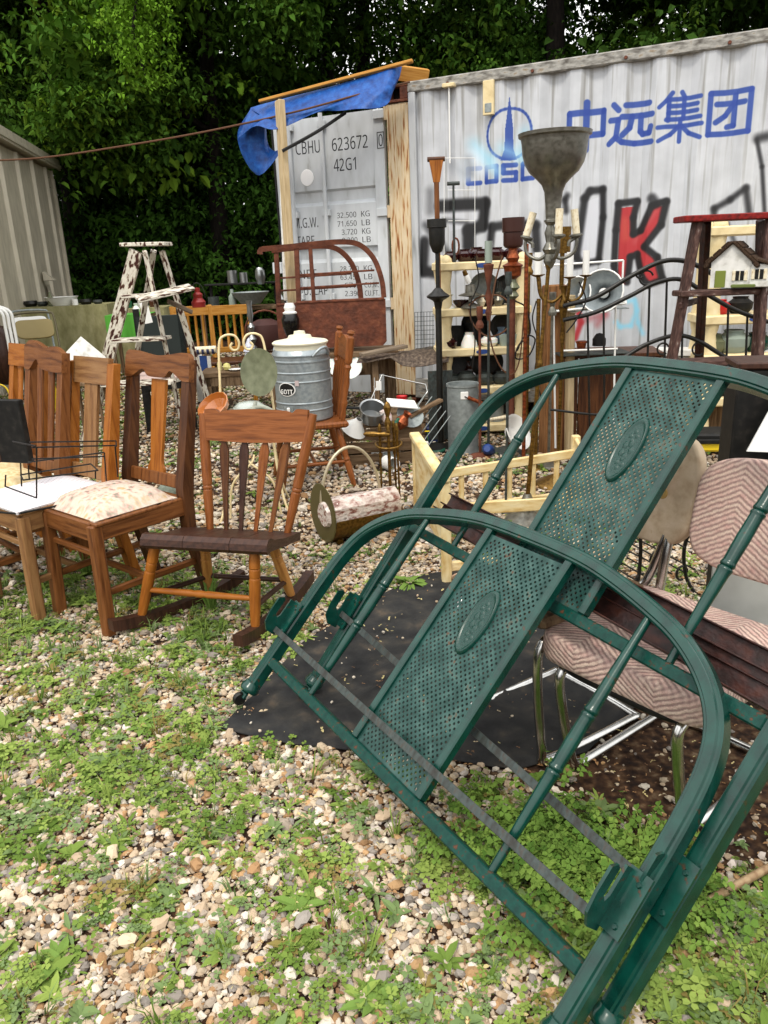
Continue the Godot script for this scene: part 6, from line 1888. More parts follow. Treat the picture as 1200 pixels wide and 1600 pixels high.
	for q in [[-0.045, 0.03], [0.045, 0.03], [0.0, 0.055], [0.03, -0.04]]:
		var tl := turned(ft, "tool", Vector3(q[0], 0.06, q[1]), Vector3(q[0] * 0.9, 0.5, q[1] * 0.9), [Vector2(0.005, 0), Vector2(0.005, 0.3), Vector2(0.008, 0.32), Vector2(0.005, 0.35), Vector2(0.005, 0.6), Vector2(0.009, 0.63), Vector2(0.006, 0.68), Vector2(0.01, 0.75), Vector2(0.006, 0.82), Vector2(0.011, 0.9), Vector2(0.008, 0.97), Vector2(0.002, 1.0)], M.brass)
		part(tl, "tip", box(0.025, 0.06, 0.008), M.brass, at(Vector3(0, -0.04, 0)))
	turned(ft, "tool", Vector3(-0.12, 0.452, 0.03), Vector3(0.01, 0.45, 0.06), [Vector2(0.004, 0), Vector2(0.013, 0.1), Vector2(0.016, 0.4), Vector2(0.01, 0.6), Vector2(0.014, 0.8), Vector2(0.004, 1.0)], M.brass)
	# log holder
	var lh := thing("log_holder", "round brass log holder with a tall hoop handle", "log holder", Vector3(-0.15, 0.0, -3.47), deg_to_rad(28))
	var rws := []
	for i in 2:
		var row := PackedVector3Array()
		for j in 15:
			var a := PI * (1.02 + 0.96 * j / 14.0)
			row.append(Vector3(-0.14 + 0.28 * i, 0.145 + sin(a) * 0.13, cos(a) * 0.13))
		rws.append(row)
	part(lh, "trough", sheet(rws, 0.004), M.brass)
	part(lh, "end_disc", lathe([Vector2(0.001, 0), Vector2(0.135, 0), Vector2(0.14, 0.004), Vector2(0.135, 0.008), Vector2(0.001, 0.008)], 28), mat("5d5630", 0.5, 0.4), at(Vector3(-0.145, 0.15, 0), 0, 0, PI / 2))
	part(lh, "hoop_handle", tube(wire_loop(Vector3(0, 0.17, 0.0), 0.155, 0.27, 0, PI, 20), 0.0075, 8), mat("b8ad92", 0.4, 0.5), at(Vector3.ZERO, 0, 0, 0))
	for s in [-0.1, 0.1]:
		part(lh, "foot", box(0.03, 0.03, 0.14), M.brass, at(Vector3(s, 0.0, 0)))
	var lg := thing("wrapped_log", "fire log wrapped in clear plastic lying in the brass log holder", "log", Vector3(-0.13, 0.155, -3.44), deg_to_rad(28))
	var rings := []
	var rr := RandomNumberGenerator.new()
	rr.seed = 6
	for i in 12:
		var ring := PackedVector3Array()
		var x := -0.17 + 0.034 * i
		for j in 14:
			var a := -TAU * j / 14.0
			var r := 0.078 * (0.72 if i == 0 else 1.0) * (1.0 + rr.randf_range(-0.07, 0.07)) * (1.0 if j % 5 else 0.93)
			ring.append(Vector3(x, sin(a) * r * 0.95, cos(a) * r))
		rings.append(ring)
	part(lg, "wrapped_body", loft(rings, true, true, 25.0), M.plastic_wrap)
	solo("round_stone", "grey green stone sitting behind the floral seated chair", "stone", ellipse(0.07, 0.055, 0.06), tex(["5c645a", "7d8478"], [0.2, 0.8], Vector3(4, 4, 4), 0.9, 0.0, 0.03, 93, 0.4), at(Vector3(-1.218, 0.04, -4.264)))
	# cream crib frame
	var cb := thing("crib_frame", "cream painted wooden crib frame with slatted side, standing behind the headboard", "crib")
	var FL := Vector3(0.24, 0, -2.88)
	var BL := Vector3(0.17, 0, -3.7)
	var BR := Vector3(0.99, 0, -3.85)
	for q in [[FL, 0.42], [BL, 0.42], [BR, 0.36]]:
		var p: Vector3 = q[0]
		bar(cb, "corner_post", p, p + Vector3.UP * float(q[1]), 0.04, 0.04, M.crib)
	bar(cb, "end_board", FL + Vector3(0, 0.28, 0), BL + Vector3(0, 0.26, 0), 0.02, 0.3, M.crib, Vector3.UP)
	bar(cb, "cap_rail", FL + Vector3(-0.005, 0.44, 0.03), BL + Vector3(-0.005, 0.43, -0.02), 0.05, 0.025, M.crib, Vector3.UP)
	bar(cb, "low_rail", FL + Vector3(0, 0.07, 0), FL + Vector3(0.5, 0.07, -0.1), 0.02, 0.04, M.crib, Vector3.UP)
	bar(cb, "back_rail", BL + Vector3(0, 0.215, 0.01), BR + Vector3(0, 0.27, 0.01), 0.022, 0.045, M.crib, Vector3.UP)
	bar(cb, "back_rail", BL + Vector3(0, 0.03, 0.01), BR + Vector3(0, 0.045, 0.01), 0.022, 0.05, M.crib, Vector3.UP)
	for k in 6:
		var f := (k + 0.8) / 6.6
		bar(cb, "slat", BL.lerp(BR, f) + Vector3(0, 0.055, 0.005), BL.lerp(BR, f) + Vector3(0, 0.2 + 0.05 * f, 0.005), 0.028, 0.014, M.crib)
	bar(cb, "side_board", FL + Vector3(0.1, 0.13, -0.55), FL + Vector3(0.75, 0.11, -0.65), 0.015, 0.06, M.crib, Vector3.UP)
	bar(cb, "end_board", BR + Vector3(0, 0.24, 0), BR + Vector3(-0.06, 0.2, 0.7), 0.02, 0.22, M.crib, Vector3.UP)
	var dr := rod(self, "threaded_rod", Vector3(0.231, 0, -2.92), Vector3(0.257, 0.36, -3.15), 0.006, M.steel)
	dr.set_meta("label", "thin steel rod standing up along the cream crib post")
	dr.set_meta("category", "rod")


# ---------- plastic shelves, floor lamps, posts ----------
func shelf_unit(label: String, at_: Vector3, yaw: float, w: float, d: float, heights: Array) -> Node3D:
	var o := thing("plastic_shelf", label, "shelf unit", at_, yaw, "cream plastic shelf units")
	for i in heights.size():
		var y: float = heights[i]
		var s := part(o, "shelf_board", box(w, 0.055, d, 0.008), M.cream, at(Vector3(w / 2, y - 0.055, -d / 2)))
		part(s, "badge", lathe([Vector2(0.001, 0), Vector2(0.045, 0), Vector2(0.043, 0.003), Vector2(0.001, 0.003)], 16), M.blue, Transform3D(Basis(Vector3(1, 0, 0), Vector3(0, 0, 1), Vector3(0, -0.36, 0)), Vector3(-0.02, 0.028, d / 2)))
		if i < heights.size() - 1:
			var y2: float = heights[i + 1]
			for q in [[0.055, -0.06], [w - 0.055, -0.06], [0.055, -d + 0.06], [w - 0.055, -d + 0.06]]:
				part(o, "support", lathe([Vector2(0.05, 0), Vector2(0.046, 0.03), Vector2(0.036, (y2 - y) * 0.5), Vector2(0.046, y2 - y - 0.085), Vector2(0.05, y2 - y - 0.055)], 14), M.cream, at(Vector3(q[0], y, q[1])))
		else:
			for q in [[0.06, -0.05], [w - 0.06, -0.05], [0.06, -d + 0.05], [w - 0.06, -d + 0.05]]:
				part(o, "cap", ellipse(0.045, 0.05, 0.045, 6, 12), M.cream, at(Vector3(q[0], y, q[1])))
	return o

func on_shelf(called: String, label: String, cat: String, prof: Array, m: Material, p: Vector3, k := 1.0, group := "") -> MeshInstance3D:
	var key := "L" + str(prof)
	if not meshes.has(key):
		meshes[key] = lathe(prof, 18, 35.0)
	return solo(called, label, cat, meshes[key], m, Transform3D(Basis.IDENTITY.scaled(Vector3.ONE * k), p), group)

func lamps_and_shelves() -> void:
	var u := shelf_unit("cream plastic shelf unit full of glassware beside the black lamp post", Vector3(0.43, 0, -5.42), deg_to_rad(3), 0.64, 0.34, [0.1, 0.37, 0.64, 0.91, 1.21])
	var T := u.transform
	var jar := [Vector2(0.001, 0), Vector2(0.035, 0), Vector2(0.05, 0.02), Vector2(0.052, 0.045), Vector2(0.03, 0.062), Vector2(0.033, 0.07), Vector2(0.03, 0.07), Vector2(0.001, 0.05)]
	var bowlp := [Vector2(0.001, 0), Vector2(0.03, 0), Vector2(0.055, 0.03), Vector2(0.06, 0.05), Vector2(0.056, 0.05), Vector2(0.03, 0.012), Vector2(0.001, 0.01)]
	var rub := "dark red glass pieces on the cream shelf"
	var spots := [[0.1, 1.21, -0.1, 1.0, "dark red glass jar at the left end of the top cream shelf"], [0.2, 1.21, -0.12, 1.15, "dark red glass jar second from the left on the top cream shelf"], [0.31, 1.21, -0.08, 1.1, "dark red glass jar above the blue badge of the top cream shelf"], [0.42, 1.21, -0.12, 1.2, "dark red glass jar just left of the copper lamp shade"], [0.53, 1.21, -0.1, 1.25, "dark red glass jar behind the copper lamp shade"], [0.3, 1.21, -0.22, 1.3, "dark red glass jar in the second rank of the top cream shelf"], [0.08, 0.64, -0.06, 1.0, "dark red glass jar at the left end of the third cream shelf"]]
	for s in spots:
		on_shelf("ruby_jar", s[4], "jar", jar, M.ruby, T * Vector3(s[0], s[1] + 0.001, s[2]), s[3], rub)
	for s in [[0.17, 0.91, -0.09, "dark red bowl left of the small brown lamp on the second cream shelf"], [0.36, 0.91, -0.1, "dark red bowl right of the small brown lamp on the second cream shelf"]]:
		on_shelf("ruby_bowl", s[3], "bowl", bowlp, M.ruby, T * Vector3(s[0], s[1] + 0.001, s[2]), 1.0, rub)
	on_shelf("milk_glass_vase", "flared white milk glass vase left of the blue badge on the second cream shelf", "vase", [Vector2(0.001, 0), Vector2(0.055, 0), Vector2(0.05, 0.012), Vector2(0.022, 0.04), Vector2(0.024, 0.075), Vector2(0.045, 0.09), Vector2(0.042, 0.09), Vector2(0.001, 0.06)], M.milk, T * Vector3(0.07, 0.911, -0.07))
	on_shelf("milk_glass_bell", "white milk glass bell shade standing left on the third cream shelf", "lamp shade", [Vector2(0.06, 0), Vector2(0.055, 0.03), Vector2(0.038, 0.07), Vector2(0.028, 0.085), Vector2(0.03, 0.1), Vector2(0.026, 0.1), Vector2(0.001, 0.085)], M.milk, T * Vector3(0.22, 0.641, -0.08))
	on_shelf("milk_glass_bowl", "round white milk glass bowl beside the bell shade", "bowl", [Vector2(0.001, 0), Vector2(0.04, 0), Vector2(0.062, 0.025), Vector2(0.06, 0.05), Vector2(0.03, 0.07), Vector2(0.001, 0.072)], M.milk, T * Vector3(0.36, 0.641, -0.08))
	on_shelf("clear_tumbler", "clear pressed glass tumbler at the right end of the third cream shelf", "glass", [Vector2(0.001, 0), Vector2(0.026, 0), Vector2(0.034, 0.075), Vector2(0.031, 0.075), Vector2(0.001, 0.01)], M.pale_glass, T * Vector3(0.46, 0.641, -0.06))
	on_shelf("clear_tumbler", "second pressed glass tumbler, right next to the round milk glass bowl", "glass", [Vector2(0.001, 0), Vector2(0.026, 0), Vector2(0.034, 0.075), Vector2(0.031, 0.075), Vector2(0.001, 0.01)], M.pale_glass, T * Vector3(0.53, 0.641, -0.07))
	for s in [[0.1, "dim brown jug at the left on the lowest but one cream shelf", 1.2], [0.2, "dim brown jug behind the galvanized can", 1.4], [0.33, "dim brown pot right of the galvanized can on the cream shelf", 1.3], [0.45, "dim brown pot at the right of the low cream shelf", 1.2]]:
		on_shelf("brown_pot", s[1], "pot", jar, M.rust_bar, T * Vector3(s[0], 0.371, -0.1), s[2])
	# small brown lamp on the second shelf
	var sl := thing("small_lamp", "small brown lamp with tilted brass socket on the second cream shelf", "lamp", T * Vector3(0.22, 0.911, -0.02))
	part(sl, "foot", lathe([Vector2(0.001, 0), Vector2(0.07, 0), Vector2(0.05, 0.02), Vector2(0.014, 0.04), Vector2(0.012, 0.07), Vector2(0.08, 0.08), Vector2(0.08, 0.086), Vector2(0.035, 0.1), Vector2(0.032, 0.15), Vector2(0.001, 0.155)], 18), M.bronze)
	part(sl, "socket", lathe([Vector2(0.001, 0), Vector2(0.018, 0), Vector2(0.02, 0.03), Vector2(0.017, 0.055), Vector2(0.001, 0.055)], 12), M.white, at(Vector3(-0.01, 0.165, 0.02), 0.2, 0, 0.4))
	part(sl, "socket_cap", cyl(0.017, 0.014, 0.03, 12), M.brass, at(Vector3(-0.033, 0.215, 0.031), 0.2, 0, 0.4))
	# wires hung over the shelf front
	solo("brown_cable", "looped brown lamp cord hanging over the front of the second cream shelf", "cord", tube(curve([T * Vector3(0.2, 0.92, 0.03), T * Vector3(0.23, 0.8, 0.05), T * Vector3(0.33, 0.72, 0.06), T * Vector3(0.45, 0.76, 0.06), T * Vector3(0.5, 0.88, 0.05), T * Vector3(0.42, 0.98, 0.02), T * Vector3(0.28, 0.98, 0.02), T * Vector3(0.2, 0.93, 0.04)], 6), 0.006, 6), M.rope)
	solo("brown_cable", "thin brown lamp cord dangling from the copper lamp to the lower cream shelf", "cord", tube(curve([Vector3(0.786, 1.238, -4.95), Vector3(0.736, 1.053, -4.95), Vector3(0.708, 0.785, -4.95), Vector3(0.769, 0.584, -4.95), Vector3(0.851, 0.52, -4.95), Vector3(0.899, 0.618, -4.95), Vector3(0.919, 0.854, -4.95), Vector3(0.933, 1.007, -4.95)], 6), 0.005, 6), M.rope)
	solo("black_cable", "tangled black cord hanging at the right end of the cream shelf", "cord", tube(curve([Vector3(0.858, 0.974, -4.9), Vector3(0.925, 0.926, -4.9), Vector3(0.951, 0.779, -4.9), Vector3(0.881, 0.704, -4.9), Vector3(0.865, 0.626, -4.9), Vector3(0.945, 0.638, -4.9), Vector3(0.983, 0.739, -4.9), Vector3(0.92, 0.761, -4.9), Vector3(0.873, 0.673, -4.9)], 6), 0.005, 6), M.wire_dark)
	# black lamp post
	var bl := thing("black_floor_lamp", "black iron floor lamp with cup shade and saucer collar at the left of the shelves", "floor lamp", Vector3(0.41, 0, -5.2))
	part(bl, "base", lathe([Vector2(0.001, 0), Vector2(0.12, 0), Vector2(0.12, 0.015), Vector2(0.04, 0.04), Vector2(0.001, 0.045)], 20), M.iron)
	part(bl, "lower_pole", cyl(0.022, 0.02, 0.94, 12), M.iron, at(Vector3(0, 0.03, 0)))
	part(bl, "collar", lathe([Vector2(0.022, 0.93), Vector2(0.028, 0.97), Vector2(0.035, 0.98), Vector2(0.072, 1.0), Vector2(0.075, 1.01), Vector2(0.04, 1.035), Vector2(0.028, 1.05), Vector2(0.016, 1.06)], 20), M.iron)
	part(bl, "upper_pole", cyl(0.014, 0.013, 0.24, 10), M.iron, at(Vector3(0, 1.05, 0)))
	part(bl, "cup_shade", lathe([Vector2(0.015, 1.27), Vector2(0.03, 1.28), Vector2(0.05, 1.33), Vector2(0.052, 1.42), Vector2(0.062, 1.425), Vector2(0.062, 1.475), Vector2(0.056, 1.475), Vector2(0.046, 1.42), Vector2(0.044, 1.33), Vector2(0.001, 1.29)], 20), M.iron)
	# shovel, iron key, wire rack behind
	var sv := thing("spade", "wooden handled spade standing handle up behind the black floor lamp", "spade", Vector3(0.425, 0, -5.34))
	part(sv, "grip", prism(PackedVector2Array([Vector2(-0.045, 0.13), Vector2(0.045, 0.13), Vector2(0.035, 0.08), Vector2(0.02, 0.0), Vector2(-0.02, 0.0), Vector2(-0.035, 0.08)]), 0.026), M.oak_orange, at(Vector3(0, 1.7, 0)))
	part(sv, "grip_bar", cyl(0.015, 0.015, 0.11, 10), M.oak_dark, at(Vector3(-0.055, 1.835, 0), 0, 0, -PI / 2))
	part(sv, "shaft", cyl(0.018, 0.016, 1.2, 10), M.oak, at(Vector3(0, 0.5, 0)))
	part(sv, "blade", box(0.17, 0.48, 0.006), M.rust_bar, at(Vector3(0, 0.03, 0.0)))
	var ik := thing("iron_auger", "rusty iron tool with a short cross handle hanging right of the spade", "tool", Vector3(0.533, 1.21, -5.35))
	part(ik, "shaft", cyl(0.009, 0.007, 0.48, 8), M.rust_bar)
	part(ik, "cross_handle", cyl(0.012, 0.012, 0.08, 8), M.rust_bar, at(Vector3(-0.04, 0.48, 0), 0, 0, -PI / 2))
	part(ik, "hook", tube(wire_loop(Vector3(0.01, 0.1, 0), 0.022, 0.05, -1.5, 3.8, 12), 0.007, 6), M.rust)
	var rk := thing("white_wire_rack", "white wire rack hung on the container side above the cream shelf", "rack")
	for q in [[692, 247, 742, 247], [742, 247, 742, 400], [700, 297, 742, 297], [705, 345, 742, 345], [694, 247, 694, 400]]:
		pass
	rod(rk, "wire", Vector3(0.5, 1.88, -5.7), Vector3(0.715, 1.871, -5.7), 0.002, M.white)
	rod(rk, "wire", Vector3(0.715, 1.871, -5.7), Vector3(0.712, 1.244, -5.7), 0.002, M.white)
	rod(rk, "wire", Vector3(0.531, 1.679, -5.7), Vector3(0.714, 1.671, -5.7), 0.002, M.white)
	rod(rk, "wire", Vector3(0.508, 1.879, -5.7), Vector3(0.497, 1.253, -5.7), 0.002, M.white)
	rod(rk, "wire", Vector3(0.528, 1.482, -5.7), Vector3(0.713, 1.475, -5.7), 0.002, M.white)
	var gr := thing("wire_grate", "rusty wire grate leaning on the container post left of the black lamp", "grate")
	for k in 7:
		rod(gr, "wire", Vector3(0.283, 0.877, -5.75) + Vector3(0.022 * k, 0, 0), Vector3(0.276, 0.619, -5.75) + Vector3(0.022 * k, -0.02, 0), 0.002, M.rust_bar, -1.0, 5)
	for k in 9:
		rod(gr, "wire", Vector3(0.283, 0.877, -5.75) + Vector3(0, -0.032 * k, 0.004), Vector3(0.421, 0.876, -5.75) + Vector3(0, -0.032 * k, 0.004), 0.002, M.rust_bar, -1.0, 5)
	# big torchiere
	var tc := thing("torchiere", "tall bronze torchiere with a large upturned bowl shade and candle arms", "floor lamp", Vector3(0.70, 0, -3.6))
	part(tc, "base", lathe([Vector2(0.001, 0), Vector2(0.13, 0), Vector2(0.135, 0.012), Vector2(0.1, 0.025), Vector2(0.035, 0.05), Vector2(0.022, 0.09), Vector2(0.03, 0.11), Vector2(0.016, 0.14)], 24), M.bronze)
	var top := Vector3(0.085, 1.24, -0.02)
	turned(tc, "pole", Vector3(0, 0.12, 0), top, [Vector2(0.011, 0), Vector2(0.01, 0.55), Vector2(0.015, 0.56), Vector2(0.015, 0.58), Vector2(0.009, 0.6), Vector2(0.009, 0.94), Vector2(0.022, 0.97), Vector2(0.012, 1.0)], M.brass)
	part(tc, "hub", lathe([Vector2(0.012, -0.06), Vector2(0.028, -0.03), Vector2(0.022, 0.0), Vector2(0.034, 0.02), Vector2(0.018, 0.05), Vector2(0.026, 0.09), Vector2(0.016, 0.12), Vector2(0.03, 0.14)], 16), M.bronze, at(top))
	part(tc, "bowl_shade", lathe([Vector2(0.03, 0.0), Vector2(0.042, 0.004), Vector2(0.042, 0.014), Vector2(0.037, 0.02), Vector2(0.04, 0.09), Vector2(0.046, 0.15), Vector2(0.06, 0.185), Vector2(0.088, 0.215), Vector2(0.122, 0.245), Vector2(0.146, 0.285), Vector2(0.158, 0.33), Vector2(0.163, 0.385), Vector2(0.167, 0.405), Vector2(0.179, 0.412), Vector2(0.181, 0.428), Vector2(0.173, 0.43), Vector2(0.157, 0.385), Vector2(0.15, 0.33), Vector2(0.118, 0.255), Vector2(0.06, 0.21), Vector2(0.001, 0.2)], 36, 35.0), M.bronze, at(top + Vector3(0.01, 0.13, 0)).scaled_local(Vector3(0.86, 0.84, 0.86)))
	for q in [[2.6, 0.35, 0.3], [-0.15, 0.06, -0.12], [-1.45, 0.0, 0.02]]:
		var dir := Vector3(cos(q[0]), 0, -sin(q[0]) * 0.9)
		var arm := part(tc, "arm", tube(curve([top + Vector3(0, 0.01, 0), top + dir * 0.05 + Vector3(0, -0.02, 0), top + dir * 0.105 + Vector3(0, 0.005, 0), top + dir * 0.115 + Vector3(0, 0.06, 0), top + dir * 0.085 + Vector3(0, 0.05, 0), top + dir * 0.08 + Vector3(0, 0.03, 0)], 5), 0.008, 8), M.bronze)
		part(arm, "cup", lathe([Vector2(0.008, 0), Vector2(0.03, 0.012), Vector2(0.03, 0.018), Vector2(0.016, 0.022)], 14), M.bronze, at(top + dir * 0.113 + Vector3(0, 0.06, 0), 0, 0, q[2] * -1.0))
		part(arm, "candle_sleeve", cyl(0.0165, 0.0165, 0.105, 12), M.candle, at(top + dir * 0.113 + Vector3(0, 0.078, 0), 0, 0, q[2] * -1.0))
	# copper lamp
	var cl := thing("copper_floor_lamp", "rust brown floor lamp with a copper urn and straight dark cup shade before the shelf", "floor lamp", Vector3(0.855, 0, -4.98))
	part(cl, "base", lathe([Vector2(0.001, 0), Vector2(0.13, 0), Vector2(0.12, 0.02), Vector2(0.03, 0.05), Vector2(0.001, 0.05)], 20), M.rust_bar)
	part(cl, "pole", cyl(0.02, 0.018, 1.0, 12), M.rust, at(Vector3(0, 0.04, 0)))
	part(cl, "collar", lathe([Vector2(0.018, 0.98), Vector2(0.04, 1.0), Vector2(0.022, 1.03), Vector2(0.045, 1.05), Vector2(0.026, 1.08), Vector2(0.02, 1.1)], 16), M.olive_glass)
	part(cl, "urn", lathe([Vector2(0.02, 1.1), Vector2(0.05, 1.12), Vector2(0.056, 1.17), Vector2(0.066, 1.18), Vector2(0.03, 1.2), Vector2(0.04, 1.225), Vector2(0.026, 1.265), Vector2(0.03, 1.28)], 18), M.copper)
	part(cl, "cup_shade", lathe([Vector2(0.03, 1.28), Vector2(0.05, 1.285), Vector2(0.06, 1.3), Vector2(0.06, 1.37), Vector2(0.067, 1.375), Vector2(0.068, 1.455), Vector2(0.062, 1.455), Vector2(0.055, 1.3), Vector2(0.001, 1.29)], 20), mat("3a1c14", 0.4, 0.3))
	# candlestick lamp left of it
	var ck := thing("candlestick_lamp", "thin rusty candlestick lamp with grey sleeve standing left of the copper lamp", "floor lamp", Vector3(0.72, 0, -5.08))
	part(ck, "pole", cyl(0.009, 0.008, 1.1, 8), M.rust_bar)
	part(ck, "base", lathe([Vector2(0.001, 0), Vector2(0.09, 0), Vector2(0.08, 0.02), Vector2(0.02, 0.035), Vector2(0.001, 0.04)], 18), M.rust_bar)
	part(ck, "knops", lathe([Vector2(0.008, 0.85), Vector2(0.022, 0.9), Vector2(0.01, 0.94), Vector2(0.024, 1.0), Vector2(0.01, 1.05), Vector2(0.034, 1.19), Vector2(0.012, 1.2)], 14), M.rust)
	part(ck, "sleeve", cyl(0.024, 0.024, 0.13, 12), M.pale_glass, at(Vector3(0, 1.2, 0)))
	# brass candelabra with white candles
	var cd := thing("brass_candelabra", "brass candle floor lamp with white electric candles, right of the torchiere pole", "floor lamp", Vector3(0.985, 0, -4.2))
	part(cd, "base", lathe([Vector2(0.001, 0), Vector2(0.13, 0), Vector2(0.12, 0.02), Vector2(0.03, 0.06), Vector2(0.001, 0.06)], 20), M.brass)
	turned(cd, "pole", Vector3(0, 0.05, 0), Vector3(0.005, 1.08, 0), [Vector2(0.009, 0), Vector2(0.01, 0.4), Vector2(0.009, 0.7), Vector2(0.016, 0.75), Vector2(0.009, 0.8), Vector2(0.026, 0.9), Vector2(0.012, 0.95), Vector2(0.02, 1.0)], M.brass)
	part(cd, "brass_cup", cyl(0.042, 0.046, 0.13, 18), M.brass, at(Vector3(0.0, 1.24, -0.05)))
	part(cd, "cup_stem", cyl(0.012, 0.012, 0.2, 10), M.brass, at(Vector3(0.0, 1.06, -0.04)))
	for q in [[-0.135, 1.14, 0.0, 0.11], [0.02, 1.125, 0.05, 0.12], [0.11, 1.13, 0.02, 0.12], [-0.115, 1.14, -0.06, 0.11]]:
		var tip := Vector3(q[0], q[1], q[2])
		var am := part(cd, "arm", tube(curve([Vector3(0, 1.04, 0), Vector3(q[0] * 0.4, 1.0, q[2] * 0.4), Vector3(q[0] * 0.85, 1.03, q[2] * 0.85), tip + Vector3(0, -0.012, 0)], 5), 0.008, 8), M.brass)
		part(am, "drip_pan", lathe([Vector2(0.006, -0.014), Vector2(0.032, -0.004), Vector2(0.033, 0.0), Vector2(0.01, 0.001)], 14), M.brass, at(tip))
		part(am, "candle", cyl(0.0175, 0.0175, q[3], 12), M.white, at(tip))
	# extra poles seen between the lamps
	for q in [[0.885, -4.7, 1.3, 0.012, "thin copper coloured lamp pole left of the timber post", M.copper], [0.62, -3.75, 0.3, 0.006, "short thin iron rod standing left of the torchiere base", M.rust_bar], [0.93, -4.55, 1.0, 0.012, "dull brass lamp pole behind the torchiere pole", M.brass]]:
		var pl := thing("lamp_pole", q[4], "lamp pole", Vector3(q[0], 0, q[1]))
		part(pl, "pole", cyl(q[3], q[3], q[2], 8), q[5])
		part(pl, "base", lathe([Vector2(0.001, 0), Vector2(0.06, 0), Vector2(0.05, 0.015), Vector2(0.001, 0.03)], 14), q[5])
	# timber post and strip
	solo("timber_post", "square brown timber post standing upright behind the torchiere", "post", box(0.125, 1.06, 0.11, 0.006), M.post, Transform3D(Basis(Vector3.UP, 0.2), Vector3(1.09, 0, -4.86)))
	solo("timber_strip", "pale narrow lumber strip standing along the right of the timber post", "post", box(0.04, 1.0, 0.06, 0.004), M.lumber, Transform3D(Basis.from_euler(Vector3(0, 0.2, 0.02)), Vector3(1.19, 0, -4.8)))
	# galvanized can and enamel bowl
	var gc := thing("galvanized_can", "tall galvanized can with wooden bail grip before the cream shelf", "can", Vector3(0.549, 0, -5.065))
	part(gc, "body", lathe([Vector2(0.001, 0.01), Vector2(0.1, 0.01), Vector2(0.104, 0.0), Vector2(0.104, 0.02), Vector2(0.1, 0.03), Vector2(0.103, 0.44), Vector2(0.108, 0.445), Vector2(0.108, 0.46), Vector2(0.1, 0.458), Vector2(0.097, 0.03), Vector2(0.001, 0.025)], 28, 35.0), M.galv_dull)
	part(gc, "ear", box(0.05, 0.05, 0.01), M.white, at(Vector3(0.0, 0.37, 0.1)))
	part(gc, "wooden_grip", cyl(0.012, 0.012, 0.1, 10), M.copper, at(Vector3(0.02, 0.385, 0.11), 0, 0, -2.0))
	part(gc, "bail", tube(PackedVector3Array([Vector3(0, 0.39, 0.108), Vector3(0.06, 0.36, 0.112), Vector3(0.11, 0.33, 0.1)]), 0.004, 6), M.wire_dark)
	solo("enamel_basin", "white enamel basin with rusty rim tipped on its side behind the crib slats", "basin", lathe([Vector2(0.001, 0), Vector2(0.06, 0.0), Vector2(0.1, 0.05), Vector2(0.12, 0.06), Vector2(0.12, 0.066), Vector2(0.095, 0.056), Vector2(0.055, 0.008), Vector2(0.001, 0.006)], 24, 40.0), M.white, Transform3D(Basis.from_euler(Vector3(deg_to_rad(60), 0.3, -0.5)), Vector3(0.829, 0.149, -4.85)))
	solo("blue_jar", "cobalt blue jar lying behind the white enamel basin", "jar", lathe([Vector2(0.001, 0), Vector2(0.035, 0), Vector2(0.035, 0.08), Vector2(0.02, 0.1), Vector2(0.001, 0.1)], 14), M.blue, Transform3D(Basis.from_euler(Vector3(1.2, 0, 0.3)), Vector3(0.706, 0.035, -4.927)))
	solo("white_bone", "pale driftwood stick lying on the lowest cream shelf", "stick", tube(curve([Vector3(0.696, 0.195, -5.1), Vector3(0.752, 0.206, -5.1), Vector3(0.837, 0.215, -5.1)], 4), [0.018, 0.014, 0.012, 0.012, 0.012, 0.012, 0.013, 0.015, 0.016], 8), M.candle)
	solo("blue_bin", "dark blue bin behind the black lamp post foot", "bin", box(0.14, 0.12, 0.14, 0.01), mat("1c2c5c", 0.5), at(Vector3(0.35, 0, -5.411)))


